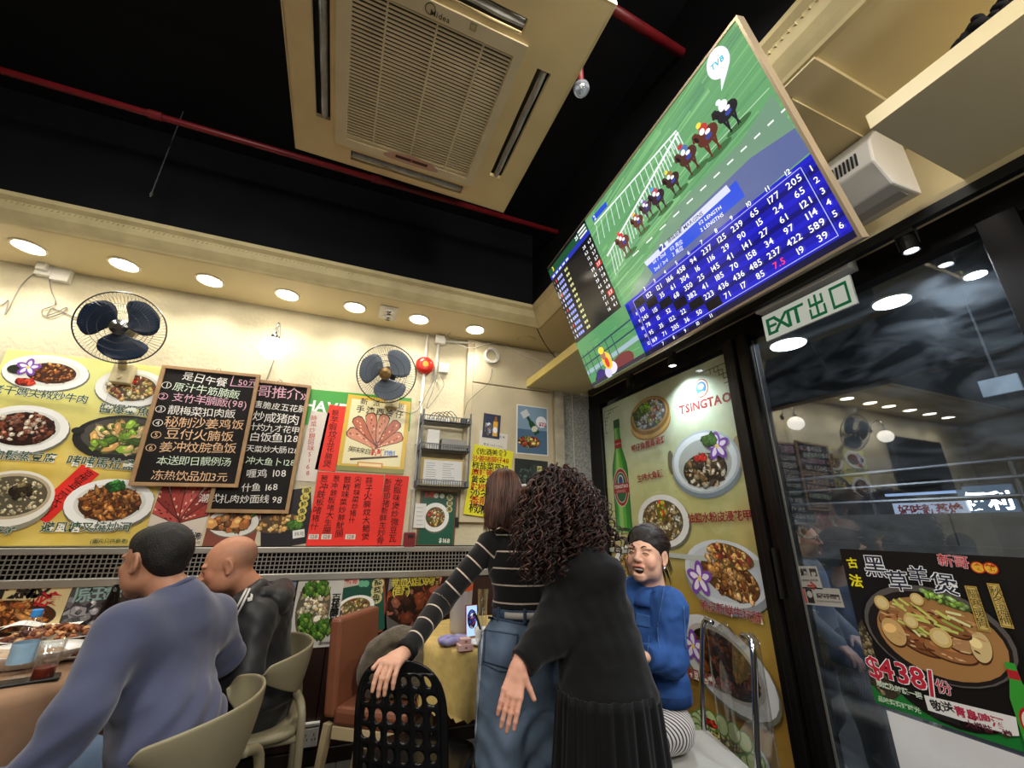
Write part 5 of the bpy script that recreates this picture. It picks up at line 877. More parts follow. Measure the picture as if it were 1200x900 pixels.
B.line('$', (1021, 781), (1029, 782), 'c4283a', .1, .03, BW); B.line('438', (1031, 781), (1087, 797), 'c4283a', None, .05, BW, 0, .05); B.line('/', (1090, 801), (1096, 802), 'c4283a', .12, .02, BW); B.line('份', (1097, 803), (1116, 808), 'c4283a', None, .02, BW)
p0 = B.loc(1026, 800); p1 = B.loc(1085, 812); B.poly([B.loc(1024, 793), B.loc(1082, 813), B.loc(1083, 819), B.loc(1026, 800)], '2a8a4a') if False else None
B.line('順爐及時蔬一碟', (1028, 800), (1082, 816), 'd8e8d0', None, .02); B.line('品味齊齊好時光', (1030, 818), (1080, 833), 'c8e0c0', None, .02)
q0 = B.loc(1086, 816); q1 = B.loc(1192, 843); B.poly([B.loc(1084, 814), B.loc(1089, 832), B.loc(1185, 862), B.loc(1196, 862), B.loc(1192, 840)], 'e6e4e0'); B.line('敬送', (1092, 826), (1118, 830), '22201e', None, .03); B.line('青島啤酒', (1119, 832), (1178, 849), 'b02848', None, .03); B.line('(送完即止)', (1092, 836), (1126, 847), '3a3634', None, .01); B.line('大樽裝一樽', (1132, 847), (1188, 862), '5a2030', None, .02)
c, a, b = B.radii((1196, 700), 22, 30); 
tb = B.loc(1184, 776); bx = B.loc(1188, 870); B.poly([(tb[0]-.011, tb[1]), (tb[0]+.012, tb[1]), (tb[0]+.014, tb[1]-.05), (tb[0]+.034, tb[1]-.1), (tb[0]+.034, tb[1]-.3), (tb[0]-.026, tb[1]-.3), (tb[0]-.026, tb[1]-.1), (tb[0]-.013, tb[1]-.05)], '3a9a34'); B.rect(tb[0]-.012, tb[1]-.045, tb[0]+.013, tb[1]-.02, 'b0242c'); B.ell((tb[0]+.005, tb[1]-.16), .025, .045, 'b0242c'); B.ell((tb[0]+.005, tb[1]-.16), .02, .036, 'dfe0c8')
B.clip(); B.print('picture')
B = Board((W-.0063, PX(1040, 832, W)[1], .45), (0, -1, 0), (0, 0, 1), .6, PX(1040, 832, W)[2]-.45, .0006); B.thing('paper_sheet', 'blank white paper sheet taped to the pane below the hot pot poster', 'notice'); B.sheet(M('paper_white', 'e4e4e6', .6, noise=(3, .1), bump=(6, .3, .01)))
# ---------------------------------------------------------------- left table with its cloth and food
TC = np.array((-1.4, 2.46)); TR_ = .61; tz = .76
brownc = M('brown_damask_cloth', '9c7c62', .75, noise=(9, .25), bump=(18, .3, .004)); china = M('white_china', 'eeeeea', .2, coat=.3, noise=(4, .03)); sauce = M('food_attr', 'ffffff', .35, attr=True, bump=(80, .3, .003))
def cloth(name, label, c, r, z, drop, mat, folds, amp, scal=0):
    t = thing(name, label, 'tablecloth', (c[0], c[1], z)); n = 180
    def f(i, j):
        a = 2*PI*i
        if j <= .34: q = r*j/.34; return (c[0]+q*math.cos(a), c[1]+q*math.sin(a), z+.003*(1 if j < .33 else .6))
        k = (j-.34)/.66; w = math.sin(folds*a+1.3*math.sin(3*a))*amp*k**.7+.03*k; zz = z-drop*k+(scal*abs(math.sin(32*a)) if k > .97 else 0); return (c[0]+(r+w+.008*min(1, k*8))*math.cos(a), c[1]+(r+w+.008*min(1, k*8))*math.sin(a), zz)
    MB().grid(f, n, 26, wrap=True).build('cloth', mat, t, smooth=True, solid=.002); return t
cloth('tablecloth', 'brown damask tablecloth over the food laden table at the men', TC, TR_, tz, .52, brownc, 9, .03)
t = thing('round_table', 'round table fully covered by the brown cloth', 'table', (TC[0], TC[1], 0)); MB().lathe([(TR_-.02, tz-.03), (TR_-.01, tz-.012), (TR_-.02, tz-.006)], (TC[0], TC[1], 0), n=40).build('table_top', darkw, t); MB().lathe([(.25, 0), (.24, .02), (.05, .04), (.04, tz-.04), (.1, tz-.03)], (TC[0], TC[1], 0), n=20).build('pedestal', blackp, t)
Zt = tz+.004
def heap(c, a, b, hgt, pal, n, sz, seed, parent, name='food', long=1.6, ang=0):
    R = random.Random(seed); m = MB()
    for i in range(n):
        q = math.sqrt(R.random())*.92; th = R.uniform(0, 2*PI); x, y = q*math.cos(th)*a, q*math.sin(th)*b; z = hgt*(1-q*q)*R.uniform(.5, 1); x, y = x*math.cos(ang)-y*math.sin(ang), x*math.sin(ang)+y*math.cos(ang)
        ax = frame((R.uniform(-1, 1), R.uniform(-1, 1), R.uniform(.3, 1))); s_ = sz*R.uniform(.6, 1.2); m.ball((c[0]+x, c[1]+y, c[2]+z+s_*.3), (s_*long, s_, s_*.6), 8, lin(R.choice(pal)), ax)
    return m.build(name, sauce, parent, smooth=True)
def plate(label, c, a, b, ang, cat='plate', name='plate', deep=.02):
    t = thing(name, label, cat, (c[0], c[1], Zt)); ca, sa = math.cos(ang), math.sin(ang)
    prof = [(0, .003), (.5, .003), (.66, .006), (.82, deep*.7), (1, deep), (1.0, deep+.003), (.83, deep*.7+.004), (.67, .010), (.5, .007), (0, .007)]; n = 40
    def f(i, j): k = j*(len(prof)-1); k0 = min(int(k), len(prof)-2); r = prof[k0][0]+(prof[k0+1][0]-prof[k0][0])*(k-k0); z = prof[k0][1]+(prof[k0+1][1]-prof[k0][1])*(k-k0); x, y = r*a*math.cos(2*PI*i), r*b*math.sin(2*PI*i); return (c[0]+x*ca-y*sa, c[1]+x*sa+y*ca, Zt+z)
    MB().grid(f, n, len(prof)-1, wrap=True).build('dish', china, t, smooth=True); return t
p = PZ(58, 752, tz); t = plate('oval white plate heaped with dark brown stir fry, farthest on the brown table', p, .19, .125, .2); heap((p[0], p[1], Zt+.01), .17, .105, .05, ['6a3418', '8a4a22', '4a2010', 'a8683a', 'c89a6a'], 170, .014, 1, t, ang=.2)
p = PZ(92, 772, tz); p[0] -= .0; t = plate('small white plate with orange scraps nearest the blue sweatshirt arm', p, .11, .085, .3); heap((p[0], p[1], Zt+.008), .06, .04, .02, ['c85a1e', 'e0b040', 'd8c8a0', 'b8401c'], 30, .009, 2, t)
p = PZ(22, 782, tz); t = plate('deep white serving bowl of pale slices behind the tumbler', p, .2, .13, .15, 'bowl', 'serving_bowl', .055); heap((p[0], p[1], Zt+.015), .15, .09, .03, ['d8c8b0', 'b8a890', 'e8dcc8', 'c8a888'], 50, .02, 3, t)
glassy = thin
def tumbler(label, c, r, h, z, drink=None, parent=None):
    t = thing('glass_tumbler', label, 'glass', (c[0], c[1], z)); MB().lathe([(r*.8, 0), (r, h), (r-.003, h), (r*.8-.003, .01), (0, .01)], (c[0], c[1], z), n=28).build('glass', glassy, t, smooth=True)
    if drink: MB().lathe([(r*.76, .011), (r*.84, h*.32), (0, h*.32)], (c[0], c[1], z), n=24).build('drink', drink, t, smooth=False)
    return t
p = PZ(48, 798, tz); tumbler('clear glass tumbler with a little reddish tea beside the phone', p, .037, .125, Zt, M('red_tea', '8a2c14', .1, trans=.4, noise=(5, .1)))
p = PZ(12, 782, tz); p = PZ(6, 800, tz); t = thing('water_bottle', 'clear plastic water bottle with a bright blue cap at the table edge', 'bottle', (p[0], p[1], Zt)); o = (p[0]+.02, p[1], Zt)
MB().lathe([(0, 0), (.031, .002), (.034, .01), (.034, .075), (.031, .08), (.034, .085), (.034, .135), (.03, .16), (.018, .188), (.013, .195), (.013, .205)], o, n=28).build('bottle_body', thin, t, smooth=True); MB().lathe([(.035, .055), (.0352, .12)], o, n=28, cap=False).build('label_band', M('bottle_label', '9ec3dc', .4, noise=(14, .3)), t, smooth=True)
MB().lathe([(.0145, .2), (.0155, .205), (.0155, .222), (.013, .225), (0, .225)], o, n=24).build('cap', M('blue_cap', '3f8fd8', .4, noise=(5, .05)), t, smooth=False)
p = PZ(33, 801, tz); t = thing('smartphone', 'black smartphone lying face up at the near edge of the brown table', 'phone', (p[0], p[1], Zt)); ax = (np.array((.93, .35, 0)), np.array((-.35, .93, 0)), np.array((0, 0, 1))); MB().box((p[0], p[1], Zt+.005), (.155, .075, .009), ax).build('case', blackp, t, bevel=.003); MB().box((p[0], p[1], Zt+.0098), (.146, .068, .0008), ax).build('screen', M('phone_glass', '2c2c2a', .05, noise=(5, .2)), t)
p = PZ(38, 741, tz); t = thing('paper_menu', 'crumpled white papers lying at the far side of the brown table', 'papers', (p[0], p[1], Zt))
def pf_(i, j): return (p[0]-.16+.3*i+.02*j, p[1]-.02+.12*j, Zt+.012+.045*abs(math.sin(i*3.1+j*1.4))*(.4+.6*j)+.01*math.sin(9*i))
MB().grid(pf_, 14, 6).build('paper', M('paper_cream', 'e4dfcc', .7, noise=(5, .06)), t, solid=.001); MB().grid(lambda i, j: tuple(np.array(pf_(i, j))+(.05, -.03, .008)), 14, 6).build('paper', M('paper_white2', 'f0efe8', .7, noise=(5, .05)), t, solid=.001)
p = PZ(127, 741, tz); t = thing('dark_bottle', 'dark bottle with a faceted clear stopper standing before the blue shirted man', 'bottle', (-.93, 2.4, Zt)); q = PY(133, 700, 2.4); q2 = PY(137, 664, 2.4); hh = q2[2]-Zt; xx = q[0]
MB().lathe([(0, 0), (.036, .003), (.038, hh*.35), (.03, hh*.55), (.016, hh*.72), (.015, hh*.8)], (xx, 2.4, Zt), n=24).build('bottle_body', M('dark_brown_glass', '17120f', .12, noise=(5, .2)), t, smooth=True); MB().lathe([(.012, hh*.8), (.02, hh*.86), (.018, hh*.95), (.024, hh), (0, hh)], (xx, 2.4, Zt), n=8).build('stopper', glassy, t)
# ---------------------------------------------------------------- shell chairs
shell_m = M('taupe_plastic', '91886c', .42, noise=(3, .07))
def shell_chair(label, c, back, zt=.83, K=1):
    t = thing('shell_chair', label, 'chair', (c[0], c[1], 0), 'taupe plastic shell chairs'); b = np.array(back, float); b /= np.linalg.norm(b); s_ = np.array((-b[1], b[0])); c = np.array(c, float)
    def sh_(i, j):
        th = -1.42+2.84*i; e = abs(2*i-1); top = zt-.03*e**3; bot = .56+.12*e**1.5; z = bot+(top-bot)*j; r = .235+.03*math.sin(PI/2*j); p_ = c+b*math.cos(th)*(r-.06)*K+s_*math.sin(th)*r*K
        if e > .93: z = bot+(top-bot)*(.5+(j-.5)*math.sqrt(max(0, 1-((e-.93)/.07)**2))*1)
        return (p_[0], p_[1], z)
    MB().grid(sh_, 44, 12).build('back_shell', shell_m, t, smooth=True, solid=.012, subd=1)
    def st(i, j):
        a = 2*PI*i; rr = .225/(abs(math.cos(a))**4+abs(math.sin(a))**4)**.25*j; p_ = c+b*math.cos(a)*rr+s_*math.sin(a)*rr; return (p_[0], p_[1], .455-.012*(1-j*j))
    MB().grid(st, 40, 6, wrap=True).build('seat', shell_m, t, smooth=True, solid=.024)
    for k in (-1, 1):
        top = c+b*.185+s_*.09*k; mid = c+b*.21+s_*.185*k; ft = c+b*.24+s_*.2*k
        MB().tube(smoothpath([(*top, .57), (*mid, .52), (*((mid+ft)/2), .3), (*ft, 0)]), .017, 10).build('leg', shell_m, t, smooth=True)
        f0 = c-b*.2+s_*.17*k; f1 = c-b*.23+s_*.2*k; MB().tube([(*f0, .45), (*f1, 0)], [.02, .014], 10).build('leg', shell_m, t, smooth=True)
        MB().tube([(*(c+b*.23+s_*.185*k), .43), (*(c-b*.2+s_*.17*k), .43)], .014, 8).build('side_rail', shell_m, t, smooth=True)
    return t
shell_chair('taupe plastic shell chair with the blue sweatshirted man on it', (-.41, 1.87), (.98, -.2), .765, 1.1); shell_chair('taupe plastic shell chair under the bald man by the brown wall panel', (-.285, 2.5), (.994, .11), .765, 1.1)
# ---------------------------------------------------------------- leather chair and the coat on it
leather = M('tan_leather', '7f4c36', .42, noise=(7, .15), bump=(50, .2, .003)); birch = M('pale_wood', 'c9b48c', .45, noise=(10, .15)); c = np.array((.172, 2.55)); f_ = np.array((.83, -.56)); s_ = np.array((.56, .83))
t = thing('leather_chair', 'tan leather chair with pale wooden legs between the wall and the perforated chair', 'chair', (c[0], c[1], 0)); ax = (np.array((*s_, 0)), np.array((*f_, .0)), np.array((0, 0, 1)))
MB().box((c[0]-f_[0]*.03, c[1]-f_[1]*.03, .665), (.37, .06, .4), (ax[0], ax[1], ax[2]+ax[1]*-.08)).build('backrest', leather, t, bevel=.015); MB().box((c[0]+f_[0]*.19, c[1]+f_[1]*.19, .475), (.38, .36, .075), ax).build('seat', leather, t, bevel=.02); MB().box((c[0]+f_[0]*.18, c[1]+f_[1]*.18, .415), (.37, .34, .05), ax).build('seat_frame', birch, t, bevel=.004)
for a in (-1, 1):
    for b_, sl in ((-.02, -.05), (.33, .01)):
        q = c+s_*.165*a+f_*b_; q2 = q+f_*sl; MB().tube([(*q, .44), (*q2, 0)], [.024, .018], 4).build('leg', birch, t)
    q = c+s_*.165*a; MB().box((q[0]+f_[0]*.18, q[1]+f_[1]*.18, .2), (.018, .4, .03), ax).build('stretcher', birch, t)
COAT_C = c+f_*.19
# ---------------------------------------------------------------- black perforated chair
wd_, hg = .34, .47; Rr = random.Random(8)
bc = np.array((.275, 1.76)); bf = np.array((.5, .86)); bf /= np.linalg.norm(bf); bs_ = np.array((bf[1], -bf[0]))   # facing the round table
t = thing('perforated_chair', 'black plastic chair with an oval perforated back held by a hand', 'chair', (bc[0], bc[1], 0)); zb_c = .615
m = MB()
def pb_(u, t_):      # u, t_ in -1..1 over the back
    x = u*wd_/2*max(0, 1-max(0, t_)**3.2)**(1/2.6)*(1+.05*(1-t_)/2); y = t_*hg/2; p_ = bc+bs_*x+bf*(.9*x*x-.10*(y/hg)); return (p_[0], p_[1], zb_c+y)
def solid_(u0, u1, t0, t1, n1, n2): m.grid(lambda i, j: pb_(u0+(u1-u0)*i, t0+(t1-t0)*j), n1, n2)
solid_(-1, 1, .84, .999, 30, 8); solid_(-1, -.86, -1, .84, 3, 24); solid_(.86, 1, -1, .84, 3, 24); solid_(-.86, .86, -1, -.9, 24, 2)
for r in range(7):
    for k in range(6):
        u0 = -.86+1.72*k/6; t0 = -.9+1.74*r/7; du_, dt_ = 1.72/12, 1.74/14; cu, ct = u0+du_, t0+dt_; a_ = Rr.uniform(.42, .84); b_ = Rr.uniform(.5, .86); n = 24; o = len(m.v)
        for q in range(n):
            an = 2*PI*q/n; x, y = math.cos(an), math.sin(an); k_ = 1/max(abs(x), abs(y)); m.v.append(pb_(cu+du_*x*k_, ct+dt_*y*k_)); m.v.append(pb_(cu+du_*a_*x, ct+dt_*b_*y))
        for q in range(n): q2 = (q+1) % n; m.f.append((o+2*q, o+2*q2, o+2*q2+1, o+2*q+1)); m.c.append(None)
gloss = M('black_gloss_plastic', '101012', .25, noise=(5, .1))
m.build('perforated_back', gloss, t, smooth=True, solid=.008)
def st2(i, j): a = 2*PI*i; rr = .21/(abs(math.cos(a))**4+abs(math.sin(a))**4)**.25*j; p_ = bc+bf*.2+bf*math.cos(a)*rr+bs_*math.sin(a)*rr; return (p_[0], p_[1], .45-.01*(1-j*j))
MB().grid(st2, 36, 5, wrap=True).build('seat', gloss, t, smooth=True, solid=.012)
for a in (-1, 1):
    for b_, sl in ((.03, -.06), (.38, .04)): q = bc+bs_*.17*a+bf*b_; MB().tube([(*q, .45), (*(q+bf*sl+bs_*a*.03), 0)], .012, 8).build('leg', chrome, t, smooth=True)
# ---------------------------------------------------------------- round table with the yellow cloth
RC = np.array((.87, 2.42)); gold = M('yellow_damask_cloth', 'cbb06a', .7, noise=(24, .2), bump=(60, .3, .003))
cloth('tablecloth', 'yellow scalloped damask cloth draped over the small round table', RC, .42, tz, .26, gold, 13, .022, .022)
t = thing('round_table', 'small round table covered by the yellow scalloped cloth', 'table', (RC[0], RC[1], 0)); MB().lathe([(.405, tz-.03), (.413, tz-.012), (.405, tz-.006)], (RC[0], RC[1], 0), n=40).build('table_top', darkw, t); MB().lathe([(.22, 0), (.21, .02), (.045, .04), (.035, tz-.04), (.1, tz-.03)], (RC[0], RC[1], 0), n=20).build('pedestal', blackp, t)
def on2(px, py): return PZ(px, py, Zt)
p = on2(541, 752); p = np.array((.66, 2.42, Zt)); t = thing('plastic_jug', 'frosted plastic jug with an orange lid on the yellow clothed table', 'jug', p); MB().lathe([(0, 0), (.05, .002), (.055, .02), (.06, .2), (.058, .24), (.045, .25)], p, n=28).build('jug_body', M('frosted_plastic', 'd8d4d4', .35, trans=.35, noise=(4, .05)), t, smooth=True); MB().lathe([(.061, .205), (.062, .26), (.05, .268), (0, .27)], p, n=28).build('lid', M('orange_plastic', 'ee6a3a', .4, noise=(4, .05)), t)
p = np.array((.735, 2.36, Zt)); q = PY(560, 745, 2.3); t = thing('smartphone', 'upright smartphone with a bright picture leaning by the orange lidded jug', 'phone', (.69, 2.29, Zt)); ax = (np.array((.93, .2, .0)), np.array((.1, -.98, .17)), np.array((-.03, .17, .98))); B = Board((.655, 2.29, Zt+.004), (.98, .17, 0), (-.02, .12, .99), .068, .145, .006); B.V /= np.linalg.norm(B.V); B.U /= np.linalg.norm(B.U); B.N = np.cross(B.U, B.V); B.root = t; B.sheet(M('red_phone_case', 'a82a2a', .4, noise=(5, .1)), 'case'); B.rect(.004, .004, .064, .141, 'a8c8f0'); B.food((.034, .08), .026, .045, ['28306a', '3a4a9a', '7a2a4a', 'e8e8f4'], 20, .3); B.print('screen', SCR)
p = np.array((.70, 2.16, Zt)); t = thing('coffee_cup', 'white cup on a saucer with a black spoon standing in it', 'cup', p); MB().lathe([(0, 0), (.03, .001), (.065, .012), (.065, .015), (.03, .005), (0, .005)], p, n=28).build('saucer', china, t, smooth=True); MB().lathe([(0, .005), (.024, .006), (.03, .03), (.04, .07), (.037, .07), (.027, .03), (0, .012)], p, n=28).build('cup_body', china, t, smooth=True); MB().tube([p+(.01, 0, .02), p+(-.03, 0, .12), p+(-.045, 0, .135)], [.005, .006, .009], 8).build('spoon', blackp, t, smooth=True)
p = np.array((.57, 2.20, Zt)); t = thing('tissue_pack', 'soft purple and white tissue pack at the left of the yellow cloth', 'tissues', p)
def tp_(i, j): a = 2*PI*i; v = PI*(j-.5); return (p[0]+.075*math.cos(v)**.5*np.sign(math.cos(a))*abs(math.cos(a))**.6, p[1]+.045*math.cos(v)**.5*np.sign(math.sin(a))*abs(math.sin(a))**.6, Zt+.02+.019*math.sin(v)+.003*math.sin(7*a))
MB().grid(tp_, 32, 10, wrap=True).build('wrapper', M('tissue_wrap', 'a8a2d8', .3, noise=(18, .5)), t, smooth=True)
p = np.array((.60, 2.10, Zt)); 
for k, (dx, dy, dz, sz, lb) in enumerate([(0, 0, .0125, (.07, .05, .025), 'lower small pink box beside the cup on the yellow cloth'), (.0, .0, .0365, (.05, .04, .022), 'upper small pink box stacked on the other pink box')]):
    t = thing('small_box', lb, 'box', (p[0], p[1], Zt+dz-.0125)); MB().box(p+(dx, dy, dz), sz).build('carton', M('pink_card', 'e6bcb4', .5, noise=(9, .1)), t, bevel=.002); MB().box(p+(dx, dy-sz[1]/2, dz), (.012, .001, .008)).build('emblem', M('pink_dark', 'a86a5c', .5, noise=(9, .1)), t)
p = np.array((.79, 2.44, Zt)); tumbler('clear glass tumbler behind the upright phone on the yellow cloth', p, .03, .2, Zt)
# ---------------------------------------------------------------- chrome chair with clear cover on which the laughing woman sits
clr = glass_mat('clear_film', .14, .02, (.95, .95, .94)); t = thing('chrome_chair', 'chrome framed chair with a clear plastic cover under the laughing woman', 'chair', (1.38, 1.62, 0)); hx = np.array((.95, -.3)); hs = np.array((.3, .95)); c = np.array((1.36, 1.60))
for a in (-1, 1):
    q = c+hs*.19*a; MB().tube(smoothpath([(*(q+hx*.26), 0), (*(q+hx*.21), .3), (*(q+hx*.19), .5), (*(q+hx*.24), .86), (*(q*.6+c*.4+hx*.25), .9)]), .011, 10).build('back_leg', chrome, t, smooth=True); MB().tube([(*(q-hx*.2), .46), (*(q-hx*.2), 0)], .011, 10).build('front_leg', chrome, t, smooth=True)
MB().box((c[0], c[1], .455), (.42, .4, .03), (np.array((*hx, 0)), np.array((*hs, 0)), np.array((0, 0, 1)))).build('seat', M('grey_seat', 'a8a6a0', .6, noise=(5, .1)), t, bevel=.01)
MB().grid(lambda i, j: (*(c+hx*(.26+.02*math.sin(9*i)*j)+hs*(.21*(2*i-1))), .9-.62*j+.02*math.sin(14*i)), 24, 12).build('plastic_cover', clr, t, smooth=True, solid=.001)
# ---------------------------------------------------------------- the street outside
concrete = M('street_concrete', '57544f', .85, noise=(2, .3)); asph = M('dark_paving', '2e2d2c', .7, noise=(5, .3))
struct(MB().span((W+.12, -3, -.2), (9, 12, -.1)).build('trim_15', asph))
struct(MB().span((7.2, -3, -.1), (7.4, 12, 6)).build('wall_street', M('street_wall', '3a3836', .85, noise=(1.2, .4)))); struct(MB().span((W+.12, 11.8, -.1), (7.2, 12, 6)).build('wall_street_end', M('street_wall_end', '302f2e', .85, noise=(1.2, .4))))
zP1, zP0 = float(PX(1150, 601, 6.0)[2]), float(PX(1150, 640, 6.0)[2]); zR = [float(PX(1150, q, 6.0)[2]) for q in (583, 562, 542)]
t = thing('concrete_parapet', 'grey concrete parapet of the walkway across the street', 'parapet', (6.0, 4, 1.2))
for k in range(9): MB().span((5.9, -2+1.5*k, zP0), (6.1, -2+1.5*k+1.485, zP1)).build('panel', concrete, t)
MB().span((5.7, -2, zP0-.2), (6.3, 11.5, zP0)).build('ledge', concrete, t); 
for k in range(5): MB().span((5.95, -1+2.8*k, -.1), (6.15, -.75+2.8*k, zP0-.2)).build('column', concrete, t)
t = thing('railing', 'grey metal railing along the walkway across the street', 'railing', (6, 4, zP1)); stl = M('galvanised_steel', '6a6c6e', .4, .7, noise=(6, .2))
for z in zR: MB().tube([(6, -2, z), (6, 11.5, z)], .025, 8).build('rail', stl, t)
for k in range(11): MB().tube([(6, -1.8+1.25*k, zP1), (6, -1.8+1.25*k, zR[2]+.03)], .022, 8).build('post', stl, t)
def lit(name, label, y0, y1, z0_, z1, x, col, st, txt=None, tc_=None, cat='sign'):
    B = Board((x, y1, z0_), (0, -1, 0), (0, 0, 1), y1-y0, z1-z0_, .05); B.thing(name, label, cat); B.sheet(M('lit_panel_'+name+col, col, .5, emit=st, noise=(3, .2)), 'panel')
    if txt: B.lineuv(txt, (B.w*.06, B.h*.5), (B.w*.94, B.h*.5), tc_[0], None, .03); B.print('lettering', M('lit_lettering_'+col, 'ffffff', .4, attr=True, emit=tc_[1]))
    return B
def yz(px, py, x): q = PX(px, py, x); return q[1], q[2]
y0, z1 = yz(1190, 578, 6.9); y1, z0_ = yz(1132, 602, 6.9); lit('shop_sign', 'blue grey lit shop sign with white characters across the street', y0, y1, z0_-.05, z1+.1, 6.9, '4a6074', .6, '便利', ('ffffff', 6))
y0, z1 = yz(1133, 585, 6.85); y1, z0_ = yz(1052, 604, 6.85); lit('shop_sign', 'pale lit shop sign with dark red characters across the street', y0, y1, z0_-.05, z1, 6.85, '9aa4b4', .8, '好味新蒸燴', ('8a2020', .1))
y0, z1 = yz(1125, 560, 6.95); y1, z0_ = yz(1040, 582, 6.95); B = lit('lit_shopfront', 'bluish white lit shop ceiling seen above the walkway across the street', y0, y1, z0_, z1, 6.95, '8fa6c8', 1.3, cat='shopfront')
for k in range(4): u = B.w*(.15+.22*k); MB().box(B.P(u, B.h*.6, .08), (.35, .06, .15), (B.U, B.N, B.V)).build('light_box', blackp, B.root)
# street canopy with two round lamps and beams
struct(MB().span((W+.12, -3, 3.45), (7.2, 12, 3.6)).build('trim_16', M('canopy_soffit', '23292f', .8, noise=(1.5, .4))))
for px, py, lb in ((1044, 352, 'large round street canopy lamp right of the exit sign'), (923, 402, 'round street canopy lamp just below the exit sign'), (1142, 320, 'smaller round street canopy lamp near the upper pane corner')):
    q = PZ(px, py, 3.45) if px != 1142 else PZ(px, py, 3.45); rr = float(np.linalg.norm(PZ(px+(22 if px < 1100 else 14), py-3, 3.45)-q)); t = thing('canopy_lamp', lb, 'lamp', q, 'street canopy lamps'); MB().lathe([(rr, -.02), (rr*1.06, 0)], q, n=32).build('ring', ringm, t); MB().lathe([(rr*.96, -.03), (rr*.97, -.005)], q, n=32).build('diffuser', M('canopy_lens', 'eef4ff', .4, emit=9), t)
q = PX(1172, 452, 5.2); t = thing('notice_board', 'small pale lit panel hanging under the street canopy', 'panel', q); MB().box(q, (.03, .24, .15)).build('panel', M('pale_lit_panel', '8c98a0', .5, emit=.1, noise=(9, .2)), t); MB().tube([q, (q[0], q[1], 3.45)], .01, 6).build('hanger', stl, t)
# second screen board on the far part of the back wall, seen as a reflection
t = thing('wall_screen', 'dark switched off flat screen further along the back wall beyond the menu', 'television', (-3.0, D, 1.9)); MB().box((-3.05, D-.06, 2.15), (1.15, .06, .68)).build('casing', blackp, t, bevel=.006); MB().box((-3.05, D-.093, 2.15), (1.1, .004, .63)).build('screen', M('dark_screen', '0a0b0e', .08, noise=(4, .1)), t); MB().box((-3.05, D-.02, 2.15), (.3, .04, .3)).build('wall_mount', blackp, t)
